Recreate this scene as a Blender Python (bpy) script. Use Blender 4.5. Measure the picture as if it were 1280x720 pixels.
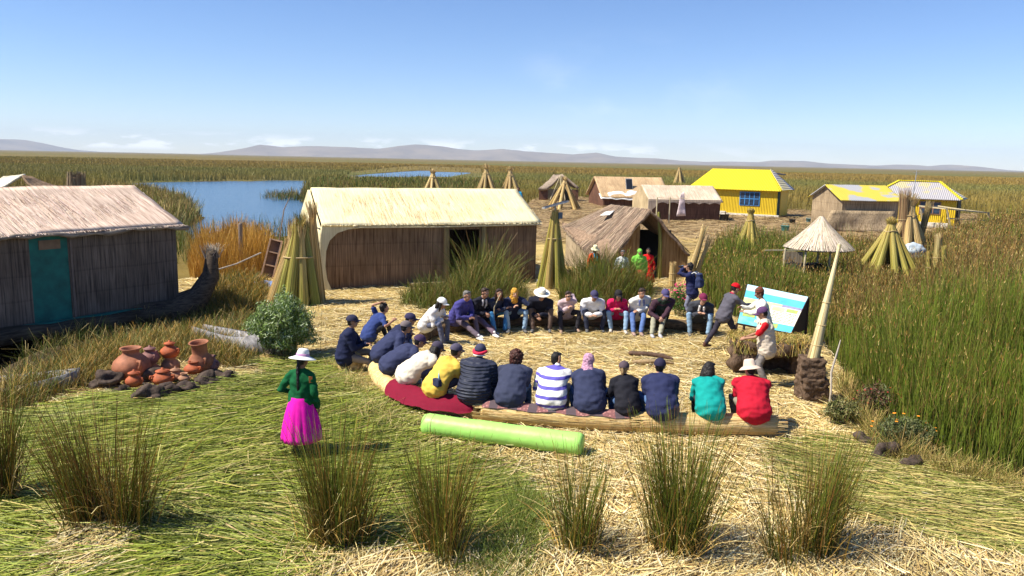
import bpy, bmesh, math, random
import numpy as np
from mathutils import Vector, Matrix, noise
R = math.radians
random.seed(7); rng = np.random.default_rng(11)
scene = bpy.context.scene
COL = scene.collection
for _o in list(bpy.data.objects): bpy.data.objects.remove(_o)

# ------------------------------------------------------------------ camera, sky, sun, exposure
F_PX, PITCH, ROLL, CAM_H = 972.0, math.atan(159.5/972.0), R(1.22), 4.4
cam_d = bpy.data.cameras.new("camera"); cam = bpy.data.objects.new("camera", cam_d); COL.objects.link(cam)
cam_d.sensor_width = 36.0; cam_d.lens = 36.0*F_PX/1280.0; cam_d.clip_start = 0.1; cam_d.clip_end = 40000
_F = Vector((0, math.cos(PITCH), -math.sin(PITCH))); _R0 = Vector((1, 0, 0)); _U0 = Vector((0, math.sin(PITCH), math.cos(PITCH)))
_R = _R0*math.cos(ROLL) + _U0*math.sin(ROLL); _U = -_R0*math.sin(ROLL) + _U0*math.cos(ROLL)
CAM = Vector((0, 0, CAM_H))
_M = Matrix((( _R.x, _U.x, -_F.x, CAM.x), (_R.y, _U.y, -_F.y, CAM.y), (_R.z, _U.z, -_F.z, CAM.z), (0, 0, 0, 1)))
cam.matrix_world = _M
scene.camera = cam

SUN_EL, SUN_AZ = R(52), R(-104)      # azimuth measured from +Y towards +X; the sun stands to the left, a little behind the viewer
world = bpy.data.worlds.new("World"); scene.world = world; world.use_nodes = True
_nt = world.node_tree; _nt.nodes.clear()
def _wn(t, **k):
    n = _nt.nodes.new(t)
    for a, b in k.items(): setattr(n, a, b)
    return n
_out = _wn('ShaderNodeOutputWorld'); _bg = _wn('ShaderNodeBackground'); _sky = _wn('ShaderNodeTexSky', sky_type='NISHITA', sun_disc=False)
_sky.sun_elevation = SUN_EL; _sky.sun_rotation = SUN_AZ; _sky.altitude = 3800; _sky.air_density = 1.35; _sky.dust_density = 0.25; _sky.ozone_density = 2.0
SKY_STRENGTH = 0.076
_bg.inputs['Strength'].default_value = SKY_STRENGTH
# small clouds low over the horizon and one faint wisp of cirrus, by direction
_tc = _wn('ShaderNodeTexCoord'); _sep = _wn('ShaderNodeSeparateXYZ'); _nt.links.new(_tc.outputs['Generated'], _sep.inputs[0])
def _math(op, a, b=None, c=None):
    n = _wn('ShaderNodeMath', operation=op)
    for i, v in enumerate((a, b, c)):
        if v is None: continue
        if isinstance(v, (int, float)): n.inputs[i].default_value = v
        else: _nt.links.new(v, n.inputs[i])
    return n.outputs[0]
def _ss(v, lo, hi):
    n = _wn('ShaderNodeMapRange', interpolation_type='SMOOTHSTEP'); _nt.links.new(v, n.inputs[0])
    n.inputs[1].default_value = lo; n.inputs[2].default_value = hi
    return n.outputs[0]
_map = _wn('ShaderNodeMapping'); _map.inputs['Scale'].default_value = (16, 16, 62); _nt.links.new(_tc.outputs['Generated'], _map.inputs[0])
_nz = _wn('ShaderNodeTexNoise'); _nz.inputs['Scale'].default_value = 1.0; _nz.inputs['Detail'].default_value = 6; _nz.inputs['Roughness'].default_value = 0.55
_nt.links.new(_map.outputs[0], _nz.inputs['Vector'])
_band = _math('MULTIPLY', _ss(_sep.outputs[2], 0.002, 0.008), _math('SUBTRACT', 1.0, _ss(_sep.outputs[2], 0.014, 0.028)))
_left = _math('SUBTRACT', 1.0, _ss(_sep.outputs[0], 0.05, 0.35))
_cl = _math('MULTIPLY', _math('MULTIPLY', _ss(_nz.outputs[0], 0.50, 0.60), _band), _math('MULTIPLY_ADD', _left, 0.75, 0.1))
_map2 = _wn('ShaderNodeMapping'); _map2.inputs['Scale'].default_value = (7, 7, 16); _map2.inputs['Rotation'].default_value = (0, R(-20), 0); _nt.links.new(_tc.outputs['Generated'], _map2.inputs[0])
_nz2 = _wn('ShaderNodeTexNoise'); _nz2.inputs['Scale'].default_value = 1.0; _nz2.inputs['Detail'].default_value = 7; _nz2.inputs['Roughness'].default_value = 0.6
_nt.links.new(_map2.outputs[0], _nz2.inputs['Vector'])
_b2 = _math('MULTIPLY', _ss(_sep.outputs[2], 0.03, 0.08), _math('SUBTRACT', 1.0, _ss(_sep.outputs[2], 0.10, 0.17)))
_b3 = _math('MULTIPLY', _ss(_sep.outputs[0], -0.02, 0.08), _math('SUBTRACT', 1.0, _ss(_sep.outputs[0], 0.16, 0.34)))
_cl2 = _math('MULTIPLY', _math('MULTIPLY', _ss(_nz2.outputs[0], 0.45, 0.8), 0.22), _math('MULTIPLY', _b2, _b3))
_cov = _math('MINIMUM', _math('ADD', _cl, _cl2), 1.0)
_mix = _wn('ShaderNodeMix', data_type='RGBA'); _hs = _wn('ShaderNodeHueSaturation'); _hs.inputs['Saturation'].default_value = 1.12; _nt.links.new(_sky.outputs[0], _hs.inputs['Color'])
_tint = _wn('ShaderNodeVectorMath', operation='MULTIPLY'); _tint.inputs[1].default_value = (0.93, 0.98, 1.16); _nt.links.new(_hs.outputs[0], _tint.inputs[0]); _nt.links.new(_cov, _mix.inputs[0]); _nt.links.new(_tint.outputs[0], _mix.inputs[6]); _mix.inputs[7].default_value = (10.5, 10.8, 11.2, 1)
_nt.links.new(_mix.outputs[2], _bg.inputs['Color']); _nt.links.new(_bg.outputs[0], _out.inputs['Surface'])

sun_d = bpy.data.lights.new("sun", 'SUN'); sun = bpy.data.objects.new("sun", sun_d); COL.objects.link(sun)
sun_d.energy = 5.0; sun_d.angle = R(0.53); sun_d.color = (1.0, 0.935, 0.80)
_sd = Vector((math.sin(SUN_AZ)*math.cos(SUN_EL), math.cos(SUN_AZ)*math.cos(SUN_EL), math.sin(SUN_EL)))
sun.rotation_euler = _sd.to_track_quat('Z', 'Y').to_euler(); sun.location = (-20, -5, 30)
vs = scene.view_settings; vs.view_transform = 'Standard'; vs.look = 'None'; vs.gamma = 1.0; vs.use_curve_mapping = False; vs.exposure = 0.86
scene.cycles.max_bounces = 6; scene.cycles.transparent_max_bounces = 8; scene.cycles.volume_bounces = 0; scene.cycles.use_denoising = True

# ------------------------------------------------------------------ reading places off the picture plane (ground points only)
def G(px, py, z=0.0):
    d = _F*F_PX + _R*(px-640.0) - _U*(py-360.0)
    t = (z-CAM.z)/d.z
    return CAM + d*t
def project(p):
    v = Vector(p) - CAM; w = v.dot(_F)
    return 640 + F_PX*v.dot(_R)/w, 360 - F_PX*v.dot(_U)/w
def top_z(p, py):
    """height above p (x, y) that shows at picture row py"""
    lo, hi = -1.0, 12.0
    for _ in range(40):
        m = (lo+hi)/2
        if project((p[0], p[1], m))[1] > py: lo = m
        else: hi = m
    return (lo+hi)/2
def at_dist(px, y, z=0.0):
    """ground x for column px at distance y"""
    p = G(px, 360); lo, hi = -200.0, 400.0
    for _ in range(50):
        m = (lo+hi)/2
        if project((m, y, z))[0] < px: lo = m
        else: hi = m
    return Vector(((lo+hi)/2, y, z))

# ------------------------------------------------------------------ object helpers
def tag(o, label=None, cat=None, group=None, kind=None):
    if label: o['label'] = label
    if cat: o['category'] = cat
    if group: o['group'] = group
    if kind: o['kind'] = kind
    return o
def empty(name, loc=(0, 0, 0), rz=0.0, label=None, cat=None, group=None):
    o = bpy.data.objects.new(name, None); COL.objects.link(o); o.location = loc; o.rotation_euler = (0, 0, rz)
    o.empty_display_size = 0.3
    return tag(o, label, cat, group)
def link(name, me, mats=None, parent=None, smooth=False):
    o = bpy.data.objects.new(name, me); COL.objects.link(o)
    if mats is not None:
        for m in (mats if isinstance(mats, (list, tuple)) else [mats]): me.materials.append(m)
    if parent: o.parent = parent
    if smooth: me.polygons.foreach_set('use_smooth', np.ones(len(me.polygons), dtype=bool))
    return o
class MB:
    """collects shapes into one mesh"""
    def __init__(s): s.v = []; s.f = []; s.m = []
    def add(s, vs, fs, mi=0):
        b = len(s.v); s.v += [tuple(p) for p in vs]; s.f += [tuple(b+i for i in f) for f in fs]; s.m += [mi]*len(fs); return s
    def box(s, c, size, rz=0.0, mi=0, M=None):
        x, y, z = (k/2 for k in size); vs = [Vector((a*x, b*y, e*z)) for a in (-1, 1) for b in (-1, 1) for e in (-1, 1)]
        if M is None: M = Matrix.Rotation(rz, 3, 'Z')
        vs = [M @ p + Vector(c) for p in vs]
        return s.add(vs, [(0, 1, 3, 2), (4, 6, 7, 5), (0, 4, 5, 1), (2, 3, 7, 6), (0, 2, 6, 4), (1, 5, 7, 3)], mi)
    def beam(s, a, b, w, h, mi=0):
        a, b = Vector(a), Vector(b); d = (b-a); L = d.length; M = d.to_track_quat('X', 'Z').to_matrix()
        return s.box((a+b)/2, (L, w, h), M=M, mi=mi)
    def tube(s, pts, rad, n=12, mi=0, ell=None, cap=True, up=None):
        """loft of rings along pts. rad: list of radii or (rx, ry); round ends"""
        pts = [Vector(p) for p in pts]; N = len(pts); rad = [r if isinstance(r, (tuple, list)) else (r, r) for r in (rad if isinstance(rad, (list, tuple)) else [rad]*N)]
        rings = []; vs = []; fs = []
        ref = Vector(up) if up is not None else None
        dirs = []
        for i in range(N):
            d = (pts[min(i+1, N-1)]-pts[max(i-1, 0)]); dirs.append(d.normalized() if d.length > 1e-9 else Vector((0, 0, 1)))
        if ref is None:
            ref = Vector((1, 0, 0)) if abs(dirs[0].x) < 0.8 else Vector((0, 1, 0))
        seq = []
        for i in range(N):
            d = dirs[i]; u = (ref - d*ref.dot(d))
            u = u.normalized() if u.length > 1e-6 else d.orthogonal().normalized()
            if up is None: ref = u
            w = d.cross(u)
            seq.append((pts[i], d, u, w, rad[i]))
        full = []
        if cap:
            p, d, u, w, r = seq[0]; m = min(r)
            for k in (0.95, 0.6): full.append((p - d*m*k, u, w, (r[0]*math.sqrt(1-k*k), r[1]*math.sqrt(1-k*k))))
        for p, d, u, w, r in seq: full.append((p, u, w, r))
        if cap:
            p, d, u, w, r = seq[-1]; m = min(r)
            for k in (0.6, 0.95): full.append((p + d*m*k, u, w, (r[0]*math.sqrt(1-k*k), r[1]*math.sqrt(1-k*k))))
        for p, u, w, r in full:
            for k in range(n):
                a = 2*math.pi*k/n; vs.append(p + u*math.cos(a)*r[0] + w*math.sin(a)*r[1])
        for i in range(len(full)-1):
            for k in range(n):
                k2 = (k+1) % n; fs.append((i*n+k, i*n+k2, (i+1)*n+k2, (i+1)*n+k))
        fs.append(tuple(range(n-1, -1, -1))); fs.append(tuple((len(full)-1)*n+k for k in range(n)))
        return s.add(vs, fs, mi)
    def ell(s, c, r, M=None, n=14, mi=0):
        vs = []; fs = []; h = n//2+2; M = M or Matrix.Identity(3); c = Vector(c)
        for i in range(h+1):
            th = math.pi*i/h
            for k in range(n):
                a = 2*math.pi*k/n; vs.append(c + M @ Vector((r[0]*math.sin(th)*math.cos(a), r[1]*math.sin(th)*math.sin(a), r[2]*math.cos(th))))
        for i in range(h):
            for k in range(n):
                k2 = (k+1) % n; fs.append((i*n+k, (i+1)*n+k, (i+1)*n+k2, i*n+k2))
        return s.add(vs, fs, mi)
    def lathe(s, c, prof, n=24, mi=0, M=None, wob=None):
        """prof: list of (r, z)"""
        vs = []; fs = []; M = M or Matrix.Identity(3); c = Vector(c)
        for (r, z) in prof:
            for k in range(n):
                a = 2*math.pi*k/n; rr = r*(1+(wob(a, z) if wob else 0)); vs.append(c + M @ Vector((rr*math.cos(a), rr*math.sin(a), z)))
        for i in range(len(prof)-1):
            for k in range(n):
                k2 = (k+1) % n; fs.append((i*n+k, i*n+k2, (i+1)*n+k2, (i+1)*n+k))
        return s.add(vs, fs, mi)
    def sheet(s, pts4, nu=12, nv=8, th=0.05, amp=0.0, sc=1.0, mi=0, sag=0.0):
        """thick bilinear sheet over four corners (a, b, c, d), roughened; both faces and the rim"""
        a, b, c, d = [Vector(p) for p in pts4]; nrm = (b-a).cross(d-a).normalized(); top = []; bot = []
        for j in range(nv+1):
            for i in range(nu+1):
                u, v = i/nu, j/nv; p = a*(1-u)*(1-v)+b*u*(1-v)+c*u*v+d*(1-u)*v
                p = p - Vector((0, 0, sag*4*v*(1-v)*0.5+sag*4*u*(1-u)*0.5))
                dd = noise.noise(p*sc)*amp; top.append(p+nrm*(dd+th/2)); bot.append(p+nrm*(dd-th/2))
        n = (nu+1)*(nv+1); fs = []
        for j in range(nv):
            for i in range(nu):
                q = [j*(nu+1)+i, j*(nu+1)+i+1, (j+1)*(nu+1)+i+1, (j+1)*(nu+1)+i]
                fs.append(tuple(q)); fs.append(tuple(n+k for k in reversed(q)))
        rim = [i for i in range(nu+1)] + [j*(nu+1)+nu for j in range(1, nv+1)] + [nv*(nu+1)+i for i in range(nu-1, -1, -1)] + [j*(nu+1) for j in range(nv-1, 0, -1)]
        for k in range(len(rim)):
            p, q = rim[k], rim[(k+1) % len(rim)]; fs.append((p, n+p, n+q, q))
        return s.add(top+bot, fs, mi)
    def mesh(s, name):
        me = bpy.data.meshes.new(name); me.from_pydata(s.v, [], s.f)
        if any(s.m): me.polygons.foreach_set('material_index', np.array(s.m, dtype=np.int32))
        me.update(); return me
    def build(s, name, mats, parent=None, smooth=False): return link(name, s.mesh(name), mats, parent, smooth)

def remesh(mb, vox, smooth_it=3, noise_amp=0.0, noise_sc=8.0, keep=None, seed=0.0, fine=0.15):
    """voxel union of the collected shapes -> one continuous surface"""
    me = mb.mesh('tmp'); o = bpy.data.objects.new('tmp', me); COL.objects.link(o)
    md = o.modifiers.new('r', 'REMESH'); md.mode = 'VOXEL'; md.voxel_size = vox; md.adaptivity = 0.0
    dg = bpy.context.evaluated_depsgraph_get(); out = bpy.data.meshes.new_from_object(o.evaluated_get(dg))
    bpy.data.objects.remove(o); bpy.data.meshes.remove(me)
    N = len(out.vertices); co = np.empty(N*3, np.float32); out.vertices.foreach_get('co', co); co = co.reshape(-1, 3)
    E = np.empty(len(out.edges)*2, np.int32); out.edges.foreach_get('vertices', E); E = E.reshape(-1, 2)
    w = np.ones(N, np.float32)
    if keep is not None:
        for (c, r) in keep:
            d = np.linalg.norm(co-np.array(c, np.float32), axis=1); w = np.minimum(w, np.clip((d-r)/0.03, 0, 1))
    deg = np.bincount(E.ravel(), minlength=N).astype(np.float32)[:, None]
    for _ in range(smooth_it):
        acc = np.zeros_like(co)
        for k in range(3):
            acc[:, k] = np.bincount(E[:, 0], co[E[:, 1], k], N) + np.bincount(E[:, 1], co[E[:, 0], k], N)
        co = co + (acc/np.maximum(deg, 1)-co)*0.5*w[:, None]
    if noise_amp:
        out.vertices.foreach_set('co', co.ravel()); out.update()
        nr = np.empty(N*3, np.float32); out.vertices.foreach_get('normal', nr); nr = nr.reshape(-1, 3)
        d = np.array([noise.noise((p[0]*noise_sc+seed, p[1]*noise_sc, p[2]*noise_sc*1.6)) for p in co.tolist()], np.float32)
        d2 = np.array([noise.noise((p[0]*noise_sc*2.7+seed, p[1]*noise_sc*2.7, p[2]*noise_sc*2.2)) for p in co.tolist()], np.float32)
        co = co + nr*(d*noise_amp+d2*noise_amp*fine)[:, None]
    out.vertices.foreach_set('co', co.ravel().astype(np.float32)); out.update()
    out.polygons.foreach_set('use_smooth', np.ones(len(out.polygons), dtype=bool))
    return out

# ------------------------------------------------------------------ materials
_mats = {}
def nodes(name):
    m = bpy.data.materials.new(name); m.use_nodes = True; nt = m.node_tree; b = nt.nodes['Principled BSDF']; b.inputs['Specular IOR Level'].default_value = 0.3
    return m, nt, b
def N_(nt, t, **k):
    n = nt.nodes.new(t)
    for a, b in k.items(): setattr(n, a, b)
    return n
def plain(name, col, rough=0.7, spec=0.3, var=0.15, scale=6.0, bump=0.0, bscale=40.0, metal=0.0, stretch=(1, 1, 1), col2=None, coords='Object'):
    """colour with soft procedural variation and optional bump"""
    key = (name,)
    if key in _mats: return _mats[key]
    m, nt, b = nodes(name); _mats[key] = m
    b.inputs['Roughness'].default_value = rough; b.inputs['Metallic'].default_value = metal; b.inputs['Specular IOR Level'].default_value = spec
    tc = N_(nt, 'ShaderNodeTexCoord'); mp = N_(nt, 'ShaderNodeMapping'); mp.inputs['Scale'].default_value = stretch; nt.links.new(tc.outputs[coords], mp.inputs[0])
    nz = N_(nt, 'ShaderNodeTexNoise'); nz.inputs['Scale'].default_value = scale; nz.inputs['Detail'].default_value = 5; nz.inputs['Roughness'].default_value = 0.6; nt.links.new(mp.outputs[0], nz.inputs['Vector'])
    cr = N_(nt, 'ShaderNodeValToRGB'); nt.links.new(nz.outputs[0], cr.inputs[0])
    c2 = col2 or tuple(c*(1+var) for c in col); c1 = tuple(c*(1-var*1.6) for c in col) if not col2 else col
    cr.color_ramp.elements[0].position = 0.3; cr.color_ramp.elements[0].color = (*[max(0, c) for c in c1], 1); cr.color_ramp.elements[1].position = 0.7; cr.color_ramp.elements[1].color = (*[min(1, c) for c in c2], 1)
    nt.links.new(cr.outputs[0], b.inputs['Base Color'])
    if bump:
        n2 = N_(nt, 'ShaderNodeTexNoise'); n2.inputs['Scale'].default_value = bscale; n2.inputs['Detail'].default_value = 4; nt.links.new(mp.outputs[0], n2.inputs['Vector'])
        bp = N_(nt, 'ShaderNodeBump'); bp.inputs['Strength'].default_value = bump; bp.inputs['Distance'].default_value = 0.02; nt.links.new(n2.outputs[0], bp.inputs['Height']); nt.links.new(bp.outputs[0], b.inputs['Normal'])
    return m
def attr_mat(name, rough=0.6, spec=0.25, trans=0.0):
    """colour comes with each stalk as it was grown (the 'tint' attribute)"""
    m, nt, b = nodes(name); a = N_(nt, 'ShaderNodeAttribute', attribute_name='tint'); nt.links.new(a.outputs['Color'], b.inputs['Base Color'])
    b.inputs['Roughness'].default_value = rough; b.inputs['Specular IOR Level'].default_value = spec
    if trans:
        t = N_(nt, 'ShaderNodeBsdfTranslucent'); nt.links.new(a.outputs['Color'], t.inputs['Color']); mx = N_(nt, 'ShaderNodeMixShader'); mx.inputs[0].default_value = trans
        nt.links.new(b.outputs[0], mx.inputs[1]); nt.links.new(t.outputs[0], mx.inputs[2]); nt.links.new(mx.outputs[0], nt.nodes['Material Output'].inputs['Surface'])
    return m

# ------------------------------------------------------------------ stalks and blades in bulk
def ribbons(name, P, D, W, C0, C1, mat, parent=None, side=None, mesh_only=False):
    """P (N,S,3) centre line points, W (N,) width, C0/C1 (N,3) colours at base and tip; each stalk a narrow tapering ribbon"""
    N, S, _ = P.shape; W = np.broadcast_to(np.asarray(W, float), (N,))
    if side is None:
        a = rng.uniform(0, math.pi, N); side = np.stack([np.cos(a), np.sin(a), np.zeros(N)], 1)
    taper = np.linspace(1.0, D, S)
    off = side[:, None, :]*(W[:, None, None]*0.5)*taper[None, :, None]
    V = np.empty((N, S, 2, 3), np.float32); V[:, :, 0] = P-off; V[:, :, 1] = P+off
    base = (np.arange(N)*S*2)[:, None]; s = np.arange(S-1)[None, :]*2
    q = np.stack([base+s, base+s+1, base+s+3, base+s+2], -1).reshape(-1, 4).astype(np.int32)
    t = np.linspace(0, 1, S)[None, :, None]; C = C0[:, None, :]*(1-t)+C1[:, None, :]*t
    C = np.repeat(C[:, :, None, :], 2, 2).reshape(-1, 3); C4 = np.ones((len(C), 4), np.float32); C4[:, :3] = np.clip(C, 0, 1)
    me = bpy.data.meshes.new(name); nv = N*S*2; nf = len(q)
    me.vertices.add(nv); me.vertices.foreach_set('co', V.ravel()); me.loops.add(nf*4); me.loops.foreach_set('vertex_index', q.ravel())
    me.polygons.add(nf); me.polygons.foreach_set('loop_start', np.arange(nf, dtype=np.int32)*4)
    at = me.color_attributes.new('tint', 'FLOAT_COLOR', 'POINT'); at.data.foreach_set('color', C4.ravel()); me.update(calc_edges=True)
    if mesh_only: me.materials.append(mat); return me
    return link(name, me, mat, parent)
def grow(XY, z0, H, lean, bend, S=4, az=None):
    """upright stalk centre lines from base points"""
    N = len(XY); az = rng.uniform(0, 2*math.pi, N) if az is None else az
    t = np.linspace(0, 1, S)[None, :]; r = (lean[:, None]*t + bend[:, None]*t*t)*H[:, None]
    P = np.empty((N, S, 3)); P[:, :, 0] = XY[:, 0:1]+np.cos(az)[:, None]*r; P[:, :, 1] = XY[:, 1:2]+np.sin(az)[:, None]*r
    P[:, :, 2] = z0[:, None] + H[:, None]*t*np.sqrt(np.clip(1-(lean+bend)**2*0.5, 0.2, 1))[:, None]
    return P
def pick(cols, N, jit=0.2, w=None):
    cols = np.array(cols); i = rng.choice(len(cols), N, p=w); return cols[i]*(1+rng.uniform(-jit, jit, (N, 1)))*(1+rng.uniform(-0.06, 0.06, (N, 3)))
def poly_px(pts, z=0.0): return np.array([tuple(G(x, y, z))[:2] for x, y in pts])
def inside(P, poly):
    x, y = P[:, 0], P[:, 1]; c = np.zeros(len(P), bool); n = len(poly)
    for i in range(n):
        x1, y1 = poly[i]; x2, y2 = poly[(i+1) % n]
        k = ((y1 > y) != (y2 > y)) & (x < (x2-x1)*(y-y1)/(y2-y1+1e-12)+x1); c ^= k
    return c
def edge_dist(P, poly):
    d = np.full(len(P), 1e9); n = len(poly)
    for i in range(n):
        a = poly[i]; b = poly[(i+1) % n]; ab = b-a; t = np.clip(((P-a)@ab)/(ab@ab+1e-12), 0, 1); d = np.minimum(d, np.linalg.norm(P-(a+t[:, None]*ab), axis=1))
    return d
def scatter(poly, n):
    lo, hi = poly.min(0), poly.max(0); out = []; k = 0
    while k < n:
        q = rng.uniform(lo, hi, (n*2, 2)); q = q[inside(q, poly)]; out.append(q); k += len(q)
        if len(q) == 0: break
    return np.concatenate(out)[:n]
def vnoise(P, sc, seed=0.0):
    """cheap smooth value noise on XY, in 0..1"""
    Q = P*sc+seed; i = np.floor(Q).astype(np.int64); f = Q-i; f = f*f*(3-2*f)
    def h(a, b): return (np.sin(a*127.1+b*311.7+seed*17.3)*43758.5453) % 1.0
    a = h(i[:, 0], i[:, 1]); b = h(i[:, 0]+1, i[:, 1]); c = h(i[:, 0], i[:, 1]+1); d = h(i[:, 0]+1, i[:, 1]+1)
    return a*(1-f[:, 0])*(1-f[:, 1])+b*f[:, 0]*(1-f[:, 1])+c*(1-f[:, 0])*f[:, 1]+d*f[:, 0]*f[:, 1]

# ================================================================== SETTING
LAGOON = poly_px([(150, 229), (300, 226.5), (395, 226.5), (381, 236), (374, 250), (398, 262), (420, 276), (420, 296), (240, 300), (224, 287), (254, 273), (238, 258), (200, 245), (165, 238)], -0.25)
POOL = poly_px([(445, 219.0), (520, 213.5), (590, 216.5), (565, 221), (450, 221.5)], -0.25)
BANK = poly_px([(-150, 520), (-60, 440), (0, 425), (235, 386), (330, 372), (345, 395), (325, 462), (232, 452), (150, 466), (120, 482), (60, 500), (-30, 530)])
CREEK = poly_px([(-300, 470), (-300, 400), (0, 392), (232, 372), (246, 388), (180, 400), (90, 420), (20, 452), (0, 500), (-120, 520)])
ISLAND = poly_px([(-900, 1500), (-500, 420), (0, 392), (245, 345), (330, 345), (392, 326), (640, 305), (690, 300), (760, 290), (880, 300), (878, 378), (905, 392), (960, 405), (1030, 425), (1058, 470),
                  (1080, 520), (1120, 560), (1190, 580), (1290, 605), (1500, 660), (2600, 1500)])
BACK_ISLAND = poly_px([(590, 305), (652, 262), (668, 249), (730, 247), (770, 253), (850, 262), (1010, 263), (1040, 280), (1010, 300), (880, 318), (700, 305)])
FAR_ISLAND = poly_px([(1030, 300), (1035, 272), (1120, 268), (1225, 268), (1218, 296), (1120, 306)])
RIGHT_BED = poly_px([(878, 378), (905, 392), (960, 405), (1030, 425), (1058, 468), (1080, 512), (1120, 556), (1190, 578), (1290, 602), (1420, 640), (1750, 640), (1750, 330), (1400, 290), (1235, 286), (1225, 296), (1120, 308), (1040, 302), (1005, 318), (960, 312), (890, 316), (874, 334)])
MIDP = poly_px([(500, 384), (540, 392), (600, 392), (650, 384), (659, 372), (640, 360), (575, 358), (540, 368), (505, 372)])
MIDP2 = poly_px([(698, 376), (750, 384), (812, 378), (814, 362), (760, 356), (704, 358)])
EDGE = poly_px([(-30, 530), (60, 500), (120, 482), (150, 466), (232, 452), (300, 460), (322, 444), (316, 412), (250, 412), (180, 424), (90, 446), (20, 474), (-30, 490)])
SIDE = poly_px([(244, 388), (312, 402), (340, 372), (335, 350), (262, 352)])
GREEN_MAT = poly_px([(-200, 530), (0, 520), (130, 492), (215, 484), (300, 468), (330, 450), (400, 452), (415, 480), (470, 500), (520, 560), (600, 585), (640, 640), (650, 760), (450, 800), (-300, 860)])
STRAW_PATCHES = [poly_px([(60, 700), (95, 655), (150, 640), (160, 668), (130, 700), (90, 740)]), poly_px([(352, 800), (360, 690), (420, 672), (520, 690), (640, 705), (690, 800)]),
                 poly_px([(20, 500), (60, 488), (118, 486), (100, 500), (40, 512)]), poly_px([(295, 470), (330, 452), (345, 462), (310, 478)])]
RIGHT_MAT = poly_px([(985, 560), (1045, 545), (1110, 575), (1290, 615), (1400, 680), (1290, 700), (1150, 672), (1050, 640), (1000, 605)])
CIRCLE = poly_px([(430, 450), (440, 400), (520, 380), (700, 395), (860, 400), (960, 425), (1010, 450), (1060, 500), (1040, 545), (900, 560), (700, 540), (540, 510), (470, 480)])

def axis(a, b, step, far, k=1.09):
    c = list(np.arange(a, b+1e-6, step)); s = step
    while c[-1] < far: s *= k; c.append(c[-1]+s)
    return c
_xr = axis(0, 22, 0.17, 13000); _xs = np.array(sorted(set([-v for v in _xr]+list(_xr)))); 
_yf = axis(6.5, 34, 0.17, 14000); _ys = np.array([-3000, -1000, -300, -100, -40, -15, -5, 0, 3, 5]+list(_yf))
def base_mix(P):
    """ground height and ground colour at XY points"""
    n = len(P); z = np.zeros(n); isl = inside(P, ISLAND); bk = inside(P, BACK_ISLAND) | inside(P, FAR_ISLAND); lag = inside(P, LAGOON) | inside(P, POOL)
    n1 = vnoise(P, 0.35, 3.1); n2 = vnoise(P, 1.3, 8.0); n3 = vnoise(P, 4.0, 5.0)
    land = np.array([0.36, 0.275, 0.13]); C = np.empty((n, 3))
    dist = np.hypot(P[:, 0], P[:, 1])
    # marsh: strata of brown and green lying across the view
    s = vnoise(P*np.array([0.004, 0.016]), 1.0, 2.0)*0.6+vnoise(P*np.array([0.015, 0.07]), 1.0, 9.0)*0.4
    brown = np.array([0.145, 0.105, 0.028]); green = np.array([0.098, 0.096, 0.020]); grey = np.array([0.115, 0.115, 0.040])
    f = np.clip((s-0.35)/0.3, 0, 1)[:, None]; m = (brown*(1-f)+green*f)*1.12
    near = np.clip(1-np.abs(dist-190)/110, 0, 1)[:, None]*0.75; m = m*(1-near)+grey*near
    farb = np.clip((dist-500)/900, 0, 1)[:, None]*0.7; m = m*(1-farb)+brown*farb
    C[:] = m
    z[:] = -0.12+0.10*n1+0.75*np.clip((dist-270)/80, 0, 1)
    straw = np.array([0.47, 0.34, 0.125]); tan = np.array([0.29, 0.20, 0.10]); mud = np.array([0.10, 0.07, 0.04])
    bt = (tan*(0.8+0.5*n2[:, None])); C[bk] = bt[bk]; z[bk] = 0.02+0.08*n2[bk]
    it = straw*(0.55+0.45*n2[:, None]+0.35*vnoise(P, 0.45, 40.0)[:, None])*(1-0.12*n3[:, None]); C[isl] = it[isl]; z[isl] = (0.09*n1+0.05*n2+0.02*n3)[isl]-0.08
    g = inside(P, GREEN_MAT)
    for sp in STRAW_PATCHES: g &= ~inside(P, sp)
    ge = np.clip(edge_dist(P, GREEN_MAT)/0.5+n3*0.6-0.2, 0, 1)[:, None]; gc = np.array([0.060, 0.068, 0.012])*(0.7+0.7*n2[:, None])  # dark green ground paints the shade in the gaps between strands
    C[g] = (C*(1-ge)+gc*ge)[g]
    r = inside(P, RIGHT_MAT); re = np.clip(edge_dist(P, RIGHT_MAT)/0.8+n3*0.4-0.2, 0, 1)[:, None]; rc = np.array([0.26, 0.22, 0.07])*(0.7+0.6*n2[:, None]); C[r] = (C*(1-re)+rc*re)[r]
    for bd in (RIGHT_BED, MIDP, MIDP2, EDGE, SIDE, BANK): q = inside(P, bd); C[q] = (mud*(0.5+0.5*n2[:, None]))[q]  # mud tone also paints the shade between stalks and below the hut
    c = inside(P, CREEK); C[c] = mud*0.7; ce = np.clip(edge_dist(P, CREEK)/0.8, 0, 1); z[c] = (z-0.55*ce)[c]  # extra dark bed paints the shadow under the left hut
    for L in (LAGOON, POOL):
        k = inside(P, L); e = np.clip(edge_dist(P, L)/2.0, 0, 1); z[k] = (-0.2-0.9*e)[k]; C[k] = mud*0.6
    return z, C
_X, _Y = np.meshgrid(_xs, _ys); _P = np.stack([_X.ravel(), _Y.ravel()], 1); _z, _c = base_mix(_P)
nx, ny = len(_xs), len(_ys); _i = np.arange(nx*ny).reshape(ny, nx)
_q = np.stack([_i[:-1, :-1], _i[:-1, 1:], _i[1:, 1:], _i[1:, :-1]], -1).reshape(-1, 4).astype(np.int32)
me = bpy.data.meshes.new('ground'); me.vertices.add(nx*ny); me.vertices.foreach_set('co', np.concatenate([_P, _z[:, None]], 1).astype(np.float32).ravel())
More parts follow.
